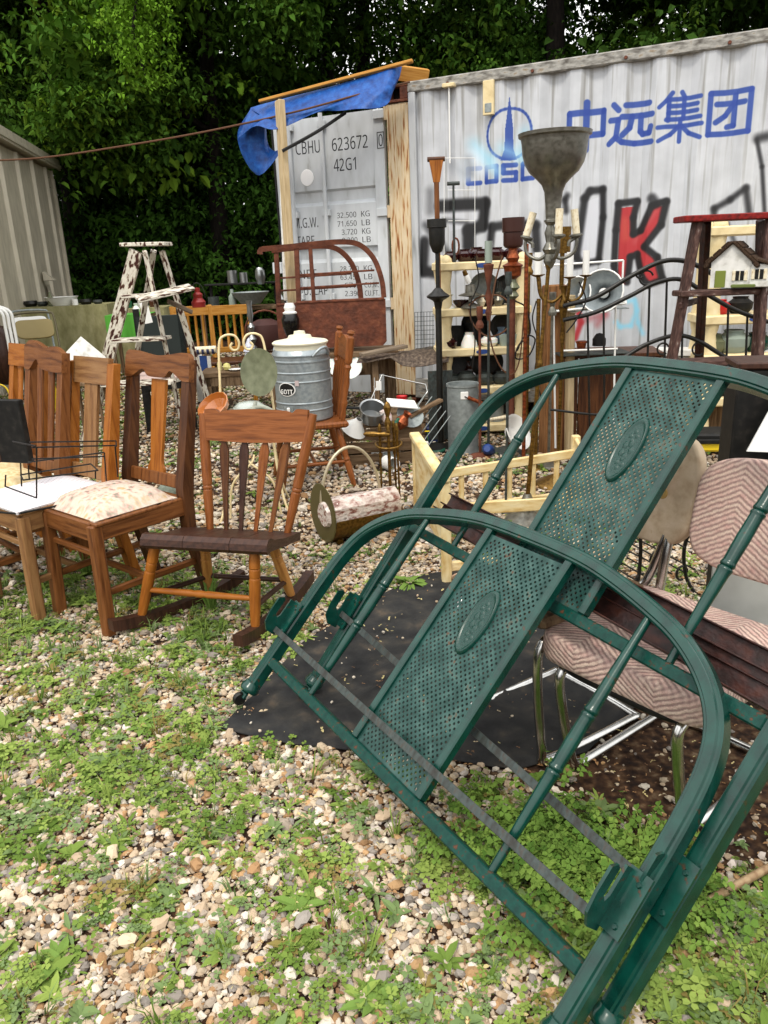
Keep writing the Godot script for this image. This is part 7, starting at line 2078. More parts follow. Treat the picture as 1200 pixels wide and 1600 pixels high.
# ---------- right: ladder, model house, black iron bed, horn, second shelf ----------
func right_things() -> void:
	# brown ladder with red top
	var o := thing("brown_stepladder", "brown wooden stepladder with a red painted top, at the right before the container", "stepladder")
	part(o, "top_board", box(0.46, 0.028, 0.16, 0.004), M.red_paint, Transform3D(Basis(Vector3.UP, deg_to_rad(-2)), Vector3(1.63, 1.351, -3.75)))
	bar(o, "rail", Vector3(1.29, 0, -3.657), Vector3(1.48, 1.356, -3.74), 0.03, 0.075, M.brown_paint, Vector3(0, 0.3, 1))
	bar(o, "rail", Vector3(1.715, 0, -3.451), Vector3(1.79, 1.344, -3.74), 0.03, 0.075, M.brown_paint, Vector3(0, 0.3, 1))
	bar(o, "back_leg", Vector3(1.551, 1.357, -3.82), Vector3(1.864, 0.257, -4.5), 0.03, 0.05, M.rail_brown, Vector3(0, 0.3, 1))
	bar(o, "back_leg", Vector3(1.81, 1.346, -3.82), Vector3(2.217, 0.241, -4.5), 0.03, 0.05, M.rail_brown, Vector3(0, 0.3, 1))
	bar(o, "step", Vector3(1.403, 1.041, -3.72), Vector3(1.784, 1.039, -3.72), 0.14, 0.026, M.brown_paint, Vector3.UP)
	bar(o, "step", Vector3(1.381, 0.729, -3.66), Vector3(1.771, 0.73, -3.66), 0.14, 0.026, M.brown_paint, Vector3.UP)
	bar(o, "step", Vector3(1.322, 0.401, -3.6), Vector3(1.764, 0.394, -3.6), 0.14, 0.026, M.brown_paint, Vector3.UP)
	bar(o, "brace", Vector3(1.548, 0.997, -3.85), Vector3(1.397, 0.99, -3.66), 0.015, 0.03, M.brown_paint, Vector3.UP)
	# cottage model
	var h := thing("model_cottage", "small white model cottage with brown thatched roof on the ladder step", "model house", Vector3(1.676, 1.047, -3.72) + Vector3(0, 0.014, 0), deg_to_rad(-32))
	part(h, "wall", prism(PackedVector2Array([Vector2(-0.085, 0), Vector2(0.085, 0), Vector2(0.085, 0.11), Vector2(0.0, 0.19), Vector2(-0.085, 0.11)]), 0.14), M.white_paint, at(Vector3(-0.02, 0, 0)))
	part(h, "wing", box(0.09, 0.1, 0.1), M.white_paint, at(Vector3(0.1, 0.0, 0.02)))
	var straw := tex(["221811", "3a2b20", "52402f"], [0.1, 0.5, 0.95], Vector3(14, 3, 14), 0.95, 0.0, 0.04, 95, 0.9)
	for s in [-1, 1]:
		var rf := part(h, "roof", box(0.15, 0.016, 0.18, 0.005), straw, at(Vector3(-0.02 + s * 0.052, 0.142, 0), 0, 0, s * -0.75))
		part(rf, "thatch_edge", box(0.03, 0.02, 0.182, 0.006), straw, at(Vector3(s * 0.07, -0.006, 0)))
		for k in 3:
			part(rf, "thatch_course", box(0.04, 0.008, 0.178, 0.003), straw, at(Vector3(-0.045 + k * 0.045, 0.014, 0)))
	part(h, "roof", box(0.12, 0.014, 0.13, 0.004), straw, at(Vector3(0.105, 0.105, 0.02), 0, 0, -0.35))
	part(h, "door", box(0.045, 0.075, 0.008), mat("6f7a2c", 0.7), at(Vector3(-0.062, 0, 0.073)))
	for q in [[0.02, 0.03, 0.073], [0.1, 0.035, 0.073]]:
		var wn := part(h, "window", box(0.034, 0.042, 0.005), M.black, at(Vector3(q[0], q[1], q[2])))
		part(wn, "shutter", box(0.014, 0.045, 0.006), M.candle, at(Vector3(-0.025, -0.001, 0.001)))
		part(wn, "shutter", box(0.014, 0.045, 0.006), M.candle, at(Vector3(0.025, -0.001, 0.001)))
		part(wn, "mullion", box(0.004, 0.042, 0.006), M.candle, at(Vector3(0, 0, 0.001)))
	part(h, "flower_bed", box(0.1, 0.014, 0.03), mat("5d6a34", 0.9), at(Vector3(0.04, 0, 0.09)))
	# black iron bed head
	var b := thing("iron_bed_end", "black wrought iron bed end with two curved top rails behind the ladder", "bed end")
	var z := 4.15
	part(b, "top_rail", tube(curve([Vector3(0.976, 0.98, -4.15), Vector3(1.141, 1.018, -4.15), Vector3(1.318, 1.113, -4.15), Vector3(1.462, 1.176, -4.15), Vector3(1.576, 1.18, -4.15), Vector3(1.695, 1.135, -4.15), Vector3(1.834, 1.053, -4.15), Vector3(2.039, 1, -4.15)], 6), 0.0125, 10), M.iron)
	part(b, "second_rail", tube(curve([Vector3(0.978, 0.909, -4.15), Vector3(1.144, 0.941, -4.15), Vector3(1.323, 1.017, -4.15), Vector3(1.452, 1.076, -4.15), Vector3(1.584, 1.086, -4.15), Vector3(1.722, 1.007, -4.15), Vector3(1.881, 0.92, -4.15), Vector3(2.055, 0.854, -4.15)], 6), 0.0115, 10), M.iron)
	part(b, "low_rail", tube(curve([Vector3(1.291, 0.691, -4.15), Vector3(1.422, 0.765, -4.15), Vector3(1.572, 0.805, -4.15), Vector3(1.692, 0.774, -4.15), Vector3(1.836, 0.687, -4.15), Vector3(1.943, 0.636, -4.15)], 6), 0.0115, 10), M.iron)
	for q in [[Vector3(1.105, 0.93, -4.15), Vector3(1.147, 0.216, -4.15)], [Vector3(1.187, 0.959, -4.15), Vector3(1.228, 0.213, -4.15)], [Vector3(1.42, 1.064, -4.15), Vector3(1.451, 0.203, -4.15)], [Vector3(1.508, 1.08, -4.15), Vector3(1.543, 0.199, -4.15)], [Vector3(1.594, 1.082, -4.15), Vector3(1.642, 0.194, -4.15)], [Vector3(1.839, 0.938, -4.15), Vector3(1.883, 0.184, -4.15)], [Vector3(1.943, 0.894, -4.15), Vector3(1.989, 0.179, -4.15)]]:
		rod(b, "upright", q[0], q[1], 0.006, M.iron)
	for q in [[Vector3(1.401, 1.103, -4.15), 0.035], [Vector3(1.367, 1.123, -4.15), 0.02], [Vector3(1.512, 0.738, -4.15), 0.03], [Vector3(1.703, 0.73, -4.15), 0.035]]:
		part(b, "scroll", tube(wire_loop(q[0], q[1], q[1], 0.3, 5.4, 14), 0.005, 8), M.iron)
	part(b, "foot_rail", tube(curve([Vector3(0.923, 0.439, -4.15), Vector3(1.202, 0.399, -4.15), Vector3(1.445, 0.416, -4.15), Vector3(1.686, 0.441, -4.15)], 5), 0.007, 8), M.iron)
	# pa horn shaped shades
	for q in [[Vector3(1.306, 1.023, -4.62), 0.118, -0.45, 0.35, "grey metal cone lamp shade with white bulb, facing out from the white wire shelf"], [Vector3(1.191, 1.004, -4.75), 0.1, -0.9, 0.2, "second smaller grey cone shade, half turned away behind the brass candle lamp"]]:
		var hn := thing("cone_shade", q[4], "lamp shade", q[0])
		hn.basis = Basis.from_euler(Vector3(deg_to_rad(82), 0, 0)) 
		hn.rotation = Vector3(deg_to_rad(78), float(q[2]), 0)
		var r: float = q[1]
		part(hn, "cone", lathe([Vector2(0.03, -0.13), Vector2(0.036, -0.1), Vector2(r * 0.75, -0.03), Vector2(r, 0.0), Vector2(r + 0.006, 0.0), Vector2(r * 0.8, -0.04), Vector2(0.044, -0.11), Vector2(0.034, -0.14)], 28, 40.0), M.galv)
		part(hn, "rim", tube(wire_loop(Vector3.ZERO, r + 0.003, r + 0.003, 0, TAU * 23.0 / 24.0, 23), 0.005, 8, true), M.white, at(Vector3.ZERO, PI / 2))
		part(hn, "bulb", ellipse(0.03, 0.035, 0.03, 8, 12), M.white, at(Vector3(0, -0.07, 0)))
		part(hn, "socket", cyl(0.026, 0.03, 0.07, 12), M.black, at(Vector3(0, -0.18, 0)))
	# white wire shelf
	var ws := thing("white_wire_shelf", "white wire shelf frame behind the candle lamp with the cone shades on it", "shelf")
	for q in [[Vector3(1.041, 0.917, -4.66), Vector3(1.462, 0.946, -4.66)], [Vector3(1.094, 0.915, -4.9), Vector3(1.537, 0.942, -4.9)], [Vector3(0.979, 1.176, -4.66), Vector3(1.434, 1.186, -4.66)], [Vector3(1.434, 1.186, -4.66), Vector3(1.436, 1.027, -4.66)], [Vector3(1.403, 0.942, -4.66), Vector3(1.431, 0.083, -4.66)], [Vector3(1.104, 0.689, -4.66), Vector3(1.427, 0.687, -4.66)], [Vector3(1.041, 0.917, -4.66), Vector3(1.074, 0.099, -4.66)], [Vector3(1.462, 0.946, -4.66), Vector3(1.537, 0.942, -4.9)]]:
		rod(ws, "wire", q[0], q[1], 0.006, M.white)
	part(ws, "tray", box(0.42, 0.006, 0.22), M.galv_dull, at(Vector3(1.284, 0.913, -4.8)))
	part(ws, "tray", box(0.42, 0.012, 0.24), M.rust_bar, at(Vector3(1.297, 0.653, -4.78)))
	solo("terracotta_pot", "small terracotta pot on the low tray of the white wire shelf", "pot", lathe([Vector2(0.001, 0), Vector2(0.022, 0), Vector2(0.03, 0.045), Vector2(0.034, 0.047), Vector2(0.034, 0.058), Vector2(0.001, 0.05)], 14), M.copper, at(Vector3(1.234, 0.674, -4.75)))
	solo("black_hood", "small black tin hood on the low tray right of the terracotta pot", "tin", lathe([Vector2(0.04, 0), Vector2(0.04, 0.04), Vector2(0.02, 0.07), Vector2(0.001, 0.075)], 14), M.black, at(Vector3(1.341, 0.7, -4.75)))
	# stacked white boards on blocks along the container
	var st := thing("white_board_stack", "stack of white painted boards lying on a block along the container foot", "boards", Vector3(2.0, 0, -5.05), deg_to_rad(-24))
	for k in 3:
		part(st, "board", box(1.1, 0.04, 0.16, 0.004), M.white_paint, at(Vector3(0.02 * k, 0.5 + 0.045 * k, 0.03 * k)))
	part(st, "support", box(0.9, 0.5, 0.2), M.timber, at(Vector3(0, 0, -0.02)))
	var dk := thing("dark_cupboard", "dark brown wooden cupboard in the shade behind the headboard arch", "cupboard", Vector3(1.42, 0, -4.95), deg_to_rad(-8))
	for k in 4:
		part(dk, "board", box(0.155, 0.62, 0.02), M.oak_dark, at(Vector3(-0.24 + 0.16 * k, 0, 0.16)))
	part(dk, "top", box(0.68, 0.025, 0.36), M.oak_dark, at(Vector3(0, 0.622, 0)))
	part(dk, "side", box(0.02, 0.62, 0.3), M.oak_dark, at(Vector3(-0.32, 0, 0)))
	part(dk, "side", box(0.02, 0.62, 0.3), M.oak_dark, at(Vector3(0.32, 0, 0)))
	# second shelf unit
	var u := shelf_unit("second cream plastic shelf unit at the right edge behind the model cottage", Vector3(1.95, 0, -4.7), deg_to_rad(-4), 0.64, 0.34, [0.1, 0.36, 0.62, 0.85, 1.35])
	var T := u.transform
	var jar := [Vector2(0.001, 0), Vector2(0.035, 0), Vector2(0.05, 0.02), Vector2(0.052, 0.045), Vector2(0.03, 0.062), Vector2(0.033, 0.07), Vector2(0.03, 0.07), Vector2(0.001, 0.05)]
	for q in [[0.12, 0.85, M.red, "red tin ornament on the right cream shelf under the ladder step", 1.2], [0.24, 0.85, M.black, "black pot beside the red ornament on the right cream shelf", 1.4], [0.1, 0.62, M.olive_glass, "olive glass jar at the left of the lower right cream shelf", 1.6], [0.22, 0.62, M.pale_glass, "grey glass jar next to the olive jar on the right cream shelf", 1.9], [0.36, 0.62, M.green, "green glass jar at the right edge of the right cream shelf", 1.6], [0.14, 0.36, M.black, "black kettle low on the right cream shelf", 2.0], [0.3, 0.36, M.rust_bar, "brown crock low on the right cream shelf", 2.2]]:
		on_shelf("shelf_jar", q[3], "jar", jar, q[2], T * Vector3(q[0], q[1] + 0.001, -0.12), q[4])
	# yellow case and dark rails behind the steel chairs
	var yc := thing("yellow_case", "yellow plastic case with black handle behind the pink chair back", "case", Vector3(1.508, 0.378, -3.4), deg_to_rad(-10))
	part(yc, "shell", box(0.24, 0.05, 0.16, 0.01), M.yellow)
	part(yc, "handle", box(0.1, 0.02, 0.02), M.black, at(Vector3(-0.05, 0.04, 0.085)))
	part(yc, "lid", box(0.25, 0.03, 0.17, 0.008), M.black, at(Vector3(0, 0.052, 0)))
	for q in [[-0.1, -0.06], [0.1, -0.06], [-0.1, 0.06], [0.1, 0.06]]:
		rod(yc, "leg", Vector3(q[0], -yc.position.y, q[1]), Vector3(q[0], 0, q[1]), 0.008, M.iron)
	var ir := thing("iron_plant_stand", "black wrought iron plant stand legs behind the beige chair back", "plant stand", Vector3(1.0, 0, -2.75), 0.3)
	ir.scale = Vector3(0.8, 0.8, 0.8)
	for q in [[-0.14, -0.1], [0.14, -0.1], [-0.14, 0.12], [0.14, 0.12]]:
		part(ir, "leg", tube(curve([Vector3(q[0], 0.34, q[1]), Vector3(q[0] * 0.85, 0.22, q[1] * 0.85), Vector3(q[0] * 0.95, 0.08, q[1] * 0.95), Vector3(q[0] * 1.2, 0.0, q[1] * 1.2)], 4), 0.009, 8), M.iron)
		part(ir, "scroll", tube(wire_loop(Vector3(q[0] * 0.8, 0.1, q[1] * 0.9), 0.03, 0.035, 0, 5.0, 12), 0.006, 6), M.iron)
	for k in 6:
		rod(ir, "shelf_wire", Vector3(-0.16 + 0.064 * k, 0.24, -0.12), Vector3(-0.16 + 0.064 * k, 0.24, 0.14), 0.004, M.iron)
		rod(ir, "shelf_wire", Vector3(-0.16 + 0.064 * k, 0.12, -0.12), Vector3(-0.16 + 0.064 * k, 0.12, 0.14), 0.004, M.iron)


# ---------- left distance: stepladder, pine chairs, tables, folding chairs ----------
func slat_chair(label: String, at_: Vector3, yaw: float) -> Node3D:
	var o := thing("pine_chair", label, "chair", at_, yaw, "orange pine slat back chairs")
	for s in [-1, 1]:
		bar(o, "back_post", Vector3(s * 0.16, 0, -0.18), Vector3(s * 0.17, 0.92, -0.25), 0.036, 0.03, M.pine)
		bar(o, "front_leg", Vector3(s * 0.17, 0, 0.18), Vector3(s * 0.17, 0.43, 0.18), 0.036, 0.036, M.pine)
		bar(o, "side_rail", Vector3(s * 0.17, 0.4, -0.18), Vector3(s * 0.17, 0.4, 0.18), 0.02, 0.06, M.pine, Vector3.UP)
	part(o, "crest_rail", box(0.32, 0.085, 0.022), across(M.pine), at(Vector3(0, 0.83, -0.24), deg_to_rad(-4)))
	part(o, "lower_rail", box(0.31, 0.05, 0.02), across(M.pine), at(Vector3(0, 0.5, -0.215)))
	for k in 4:
		part(o, "slat", tube(curve([Vector3(-0.1 + 0.066 * k, 0.53, -0.215), Vector3(-0.1 + 0.066 * k, 0.68, -0.26), Vector3(-0.1 + 0.066 * k, 0.84, -0.24)], 4), 0.013, 6), M.pine)
	part(o, "seat", box(0.38, 0.03, 0.38, 0.008), M.oak_dark, at(Vector3(0, 0.432, 0)))
	return o

func folding_chair(label: String, p: Vector3, yaw: float, pad_m: Material, frame: Material, group := "") -> void:
	var o := thing("folding_chair", label, "folding chair", p, yaw, group)
	for s in [-1, 1]:
		part(o, "side_tube", tube(curve([Vector3(s * 0.2, 0, 0.22), Vector3(s * 0.2, 0.45, 0.02), Vector3(s * 0.2, 0.82, -0.14), Vector3(s * 0.15, 0.87, -0.16), Vector3(0, 0.88, -0.165)], 5), 0.012, 8), frame)
		rod(o, "rear_leg", Vector3(s * 0.18, 0, -0.25), Vector3(s * 0.18, 0.43, 0.1), 0.011, frame)
	rod(o, "cross_bar", Vector3(-0.18, 0.1, -0.17), Vector3(0.18, 0.1, -0.17), 0.009, frame)
	part(o, "back_pad", pad(0.36, 0.2, 0.03, 0.02, 5.0), pad_m, at(Vector3(0, 0.72, -0.1), deg_to_rad(-22)))
	part(o, "seat_pad", pad(0.38, 0.36, 0.035, 0.0, 5.0), pad_m, at(Vector3(0, 0.44, 0.03), -PI / 2 + 0.1))

func left_far_things() -> void:
	# chipped stepladder
	var o := thing("white_stepladder", "old stepladder with flaking white paint over dark red, behind the dining chairs", "stepladder")
	part(o, "top_board", box(0.31, 0.025, 0.17, 0.004), M.chip, Transform3D(Basis.from_euler(Vector3(0, deg_to_rad(-6), -0.02)), Vector3(-1.536, 1.399, -5.6)))
	bar(o, "rail", Vector3(-2.272, 0, -5.877), Vector3(-1.595, 1.372, -5.55), 0.09, 0.03, M.chip, Vector3(0, 0.2, 1))
	bar(o, "rail", Vector3(-1.472, 0, -5.766), Vector3(-1.525, 1.368, -5.5), 0.03, 0.075, M.chip, Vector3(0.3, 0.2, 1))
	bar(o, "back_leg", Vector3(-1.302, 0.286, -5.9), Vector3(-1.448, 1.367, -5.65), 0.04, 0.045, M.chip, Vector3(0.3, 0.2, 1))
	bar(o, "back_leg", Vector3(-2.001, 0.325, -6.3), Vector3(-1.518, 1.37, -5.7), 0.04, 0.045, M.chip, Vector3(0.3, 0.2, 1))
	bar(o, "step", Vector3(-1.824, 0.787, -5.55), Vector3(-1.444, 0.793, -5.5), 0.16, 0.024, M.chip, Vector3.UP)
	bar(o, "step", Vector3(-1.954, 0.481, -5.6), Vector3(-1.424, 0.492, -5.5), 0.17, 0.024, M.chip, Vector3.UP)
	bar(o, "step", Vector3(-1.71, 1.08, -5.55), Vector3(-1.459, 1.084, -5.5), 0.14, 0.024, M.chip, Vector3.UP)
	bar(o, "pail_shelf", Vector3(-1.575, 1.063, -5.35), Vector3(-1.236, 1.125, -5.5), 0.17, 0.022, M.chip, Vector3(0.1, 1, 0.1))
	bar(o, "hinge_bar", Vector3(-1.412, 1.04, -5.5), Vector3(-1.302, 0.947, -5.7), 0.02, 0.03, M.greywood, Vector3.UP)
	var ln := thing("red_lantern", "small red lantern hung at the right of the flaking stepladder", "lantern", Vector3(-1.204, 0.989, -5.5))
	part(ln, "body", lathe([Vector2(0.001, 0), Vector2(0.045, 0), Vector2(0.05, 0.035), Vector2(0.03, 0.06), Vector2(0.035, 0.085), Vector2(0.018, 0.1), Vector2(0.02, 0.125), Vector2(0.001, 0.13)], 14), mat("7c1a16", 0.4))
	part(ln, "bail", tube(wire_loop(Vector3(0, 0.06, 0), 0.05, 0.1, 0, PI, 12), 0.003, 6), M.wire_dark)
	# pine chairs
	var c1 := slat_chair("orange pine slat chair right of the flaking stepladder, the nearer of the pair", Vector3(-1.28, 0, -7.0), deg_to_rad(8))
	copy(c1, "orange pine slat chair half hidden behind the flaking stepladder legs", Vector3(-1.62, 0, -7.08), deg_to_rad(14))
	# black chair with pale seat under the ladder
	var bc := thing("black_chair", "black chair with a pale pink seat standing under the flaking stepladder", "chair", Vector3(-1.72, 0, -6.35), deg_to_rad(15))
	for sx in [-0.17, 0.17]:
		for sz in [-0.17, 0.17]:
			part(bc, "leg", box(0.055, 0.4, 0.055), M.black, at(Vector3(sx, 0, sz)))
		part(bc, "back_post", box(0.05, 0.55, 0.04), M.black, at(Vector3(sx, 0.4, -0.17)))
	part(bc, "seat", box(0.42, 0.05, 0.42, 0.015), mat("b8a29a", 0.8), at(Vector3(0, 0.4, 0)))
	part(bc, "back_panel", box(0.36, 0.34, 0.03), mat("15201d", 0.7), at(Vector3(0, 0.55, -0.165)))
	part(bc, "apron", box(0.36, 0.06, 0.02), M.black, at(Vector3(0, 0.34, 0.19)))
	solo("white_card", "small white card clipped to the black chair under the stepladder", "card", box(0.06, 0.16, 0.004, 0.001), M.white, Transform3D(Basis.from_euler(Vector3(0, 0.2, 0.15)), Vector3(-1.785, 0.846, -6.3)))
	# striped folding chair
	var sc := thing("striped_chair", "folded lawn chair with navy, white and tan striped cloth", "lawn chair")
	rod(sc, "roller", Vector3(-1.463, 0.619, -6.3), Vector3(-1.279, 0.621, -6.3), 0.03, M.candle)
	for k in 4:
		rod(sc, "stripe_band", Vector3(-1.433, 0.617, -6.3) + Vector3(0.04 * k, 0, 0), Vector3(-1.433, 0.617, -6.3) + Vector3(0.04 * k + 0.02, 0, 0), 0.0315, mat("232c50", 0.8))
	for q in [[304, 0], [311, 1], [320, 2], [329, 1]]:
		pass
	bar(sc, "cloth_stripe", Vector3(-1.443, 0.577, -6.3), Vector3(-1.472, 0.191, -6.4), 0.05, 0.01, M.white)
	bar(sc, "cloth_stripe", Vector3(-1.392, 0.575, -6.3), Vector3(-1.413, 0.199, -6.4), 0.06, 0.01, mat("2a4a8a", 0.85))
	bar(sc, "cloth_stripe", Vector3(-1.346, 0.573, -6.3), Vector3(-1.374, 0.218, -6.4), 0.03, 0.01, M.white)
	bar(sc, "frame_leg", Vector3(-1.423, 0.576, -6.35), Vector3(-1.568, 0, -6.857), 0.03, 0.025, M.white)
	# low bench with knickknacks in front of the pine chairs
	var kb := thing("knickknack_bench", "low dark wooden bench crowded with small ornaments before the pine chairs", "bench", Vector3(-1.05, 0, -6.1), deg_to_rad(3))
	part(kb, "top", box(0.62, 0.035, 0.34), across(M.timber), at(Vector3(0, 0.45, 0)))
	part(kb, "apron", box(0.56, 0.07, 0.02), M.timber, at(Vector3(0, 0.38, 0.15)))
	for sx in [-0.26, 0.26]:
		for sz in [-0.13, 0.13]:
			part(kb, "leg", box(0.06, 0.45, 0.06), M.timber, at(Vector3(sx, 0, sz)))
	var K := kb.transform
	on_shelf("pale_figurine", "white figurine with layered skirt standing on the ornament bench", "figurine", [Vector2(0.001, 0), Vector2(0.045, 0), Vector2(0.04, 0.04), Vector2(0.05, 0.05), Vector2(0.035, 0.08), Vector2(0.04, 0.085), Vector2(0.02, 0.12), Vector2(0.012, 0.14), Vector2(0.001, 0.15)], mat("b9bdcb", 0.4), K * Vector3(0.07, 0.57, 0.02))
	solo("dark_tin_box", "dark tin box under the white figurine on the ornament bench", "box", box(0.1, 0.08, 0.1, 0.008), M.black, K * at(Vector3(0.07, 0.486, 0.02)))
	on_shelf("yellow_bottle", "small pale yellow bottle at the left on the ornament bench", "bottle", [Vector2(0.001, 0), Vector2(0.018, 0), Vector2(0.02, 0.05), Vector2(0.009, 0.07), Vector2(0.009, 0.1), Vector2(0.001, 0.1)], mat("b9b27a", 0.3), K * Vector3(-0.17, 0.486, 0.03))
	on_shelf("yellow_ball", "yellow ornament ball lying left on the ornament bench", "ball", [Vector2(0.001, 0), Vector2(0.022, 0.008), Vector2(0.03, 0.03), Vector2(0.022, 0.052), Vector2(0.001, 0.06)], mat("c9c27a", 0.4), K * Vector3(-0.11, 0.486, 0.08))
	on_shelf("white_saucer", "white saucer lying in the middle of the ornament bench", "saucer", [Vector2(0.001, 0), Vector2(0.04, 0.004), Vector2(0.055, 0.014), Vector2(0.04, 0.01), Vector2(0.001, 0.006)], M.white, K * Vector3(-0.04, 0.486, 0.11))
	on_shelf("pink_cup", "pink cup right of the saucer on the ornament bench", "cup", [Vector2(0.001, 0), Vector2(0.022, 0), Vector2(0.03, 0.045), Vector2(0.027, 0.045), Vector2(0.001, 0.01)], mat("a8456a", 0.4), K * Vector3(0.05, 0.486, 0.12))
	on_shelf("green_dish", "dark green dish behind the pink cup on the ornament bench", "dish", [Vector2(0.001, 0), Vector2(0.05, 0), Vector2(0.06, 0.03), Vector2(0.055, 0.03), Vector2(0.001, 0.01)], mat("12402a", 0.3), K * Vector3(0.02, 0.486, -0.06))
	# mugs, pan and candlestick behind
	var mt := thing("far_table", "dark table in the shade of the wood with mugs and a pan on it", "table", Vector3(-1.38, 0, -8.7))
	part(mt, "top", box(1.0, 0.03, 0.5), M.timber, at(Vector3(0, 0.8, 0)))
	for sx in [-0.45, 0.45]:
		for sz in [-0.2, 0.2]:
			part(mt, "leg", box(0.05, 0.8, 0.05), M.timber, at(Vector3(sx, 0, sz)))
	part(mt, "riser_shelf", box(0.8, 0.02, 0.2), M.black, at(Vector3(-0.05, 1.05, -0.12)))
	for sx in [-0.4, 0.3]:
		part(mt, "riser_leg", box(0.03, 0.22, 0.03), M.black, at(Vector3(sx, 0.83, -0.12)))
	var mug := [Vector2(0.001, 0), Vector2(0.055, 0), Vector2(0.055, 0.13), Vector2(0.05, 0.13), Vector2(0.048, 0.01), Vector2(0.001, 0.008)]
	on_shelf("tin_mug", "large tin mug at the left of the dark riser shelf under the trees", "mug", mug, M.steel, Vector3(-1.53, 1.071, -8.8))
	on_shelf("tin_mug", "smaller tin mug in the middle of the dark riser shelf under the trees", "mug", mug, M.steel, Vector3(-1.41, 1.071, -8.8), 0.8)
	on_shelf("steel_tumbler", "shiny oval steel shaker right of the tin mugs under the trees", "shaker", [Vector2(0.001, 0), Vector2(0.035, 0), Vector2(0.055, 0.07), Vector2(0.05, 0.14), Vector2(0.03, 0.17), Vector2(0.001, 0.175)], M.steel, Vector3(-1.2, 1.05, -8.6))
	on_shelf("scale_pan", "wide grey scale pan below the shiny shaker", "pan", [Vector2(0.001, 0), Vector2(0.1, 0), Vector2(0.2, 0.12), Vector2(0.195, 0.122), Vector2(0.095, 0.01), Vector2(0.001, 0.008)], M.galv_dull, Vector3(-1.3, 0.86, -8.45))
	var cn := thing("silver_candlestick", "tall turned silver candlestick right of the nearer pine chair", "candlestick", Vector3(-1.017, 0.515, -6.5))
	turned(cn, "stem", Vector3.ZERO, Vector3(0, 0.46, 0), [Vector2(0.05, 0), Vector2(0.045, 0.04), Vector2(0.015, 0.1), Vector2(0.035, 0.2), Vector2(0.012, 0.25), Vector2(0.04, 0.34), Vector2(0.012, 0.42), Vector2(0.03, 0.55), Vector2(0.012, 0.62), Vector2(0.026, 0.75), Vector2(0.02, 0.9), Vector2(0.028, 1.0)], M.steel)
	var gt := thing("red_brown_basket", "round red brown basket shape between the silver candlestick and the container door", "basket", Vector3(-0.929, 0.552, -6.7))
	part(gt, "bowl", lathe([Vector2(0.001, 0), Vector2(0.13, 0.02), Vector2(0.17, 0.12), Vector2(0.15, 0.22), Vector2(0.06, 0.26), Vector2(0.001, 0.262)], 22), mat("3d1a14", 0.7))
	part(gt, "rim", tube(wire_loop(Vector3(0, 0.16, 0), 0.172, 0.172, 0, TAU * 23.0 / 24.0, 23), 0.008, 6, true), M.rust, at(Vector3.ZERO + Vector3(0, 0, 0), 0))
	# draped tables by the shed
	for q in [[Vector3(-3.95, 0, -10.3), 1.15, 0.86, M.olive_cloth, "long table draped to the ground in olive cloth before the grey shed", 9.0], [Vector3(-3.1, 0, -10.6), 0.75, 0.78, M.olive_cloth, "shorter olive draped table right of the long one, behind the green cloth", 5.0]]:
		var tb := thing("draped_table", q[4], "table", q[0], deg_to_rad(4), "olive draped tables")
		var w: float = q[1]
		var hh: float = q[2]
		part(tb, "top", box(w, 0.03, 0.6), q[3], at(Vector3(0, hh - 0.03, 0)))
		var rows := []
		for i in 7:
			var row := PackedVector3Array()
			for j in 49:
				var f := j / 48.0
				var per := f * (w + 1.2)
				var p := Vector3(-w / 2, 0, -0.3 + per) if per < 0.6 else (Vector3(-w / 2 + per - 0.6, 0, 0.3) if per < 0.6 + w else Vector3(w / 2, 0, 0.3 - (per - 0.6 - w)))
				var k := i / 6.0
				var nrm := Vector3(-1, 0, 0) if per < 0.6 else (Vector3(0, 0, 1) if per < 0.6 + w else Vector3(1, 0, 0))
				row.append(p + nrm * (0.012 + k * (0.05 + 0.04 * sin(per * float(q[5]) * 2.2) + 0.02 * sin(per * 31.0))) + Vector3.UP * (hh - k * (hh - 0.02)))
			rows.append(row)
		part(tb, "drape", sheet(rows, 0.0), q[3])
	var gcl := thing("green_cloth_table", "small table hung with a bright green cloth left of the stepladder", "table", Vector3(-2.92, 0, -9.6), deg_to_rad(4))
	part(gcl, "top", box(0.52, 0.03, 0.4), M.timber, at(Vector3(0, 0.72, 0)))
	for sx in [-0.22, 0.22]:
		for sz in [-0.16, 0.16]:
			part(gcl, "leg", box(0.04, 0.72, 0.04), M.timber, at(Vector3(sx, 0, sz)))
	var gr := []
	for i in 5:
		var row := PackedVector3Array()
		for j in 21:
			var x := -0.26 + 0.026 * j
			var y := 0.755 - 0.001 * i
			var zz := -0.2 + 0.41 * minf(i, 1.0)
			if i >= 2:
				y = 0.755 - (i - 1) * 0.1 - 0.015 * sin(j * 0.8)
				zz = 0.21 + 0.012 * sin(j * 1.1) * (i - 1)
			row.append(Vector3(x, y, zz))
		gr.append(row)
	part(gcl, "cloth", sheet(gr, 0.003), M.green_cloth)
	on_shelf("enamel_dishpan", "white enamel dishpan on the olive draped table by the shed corner", "basin", [Vector2(0.001, 0), Vector2(0.14, 0), Vector2(0.2, 0.1), Vector2(0.21, 0.104), Vector2(0.19, 0.1), Vector2(0.13, 0.012), Vector2(0.001, 0.01)], M.white, Vector3(-3.95, 0.862, -10.2))
	var odds := [[-4.35, "dark iron pot at the left end of the olive draped table", 0.09], [-4.2, "brown crock left of the white dishpan on the olive table", 0.07], [-3.65, "dark pan right of the white dishpan on the olive table", 0.08], [-3.5, "small dark pot at the right end of the long olive table", 0.06]]
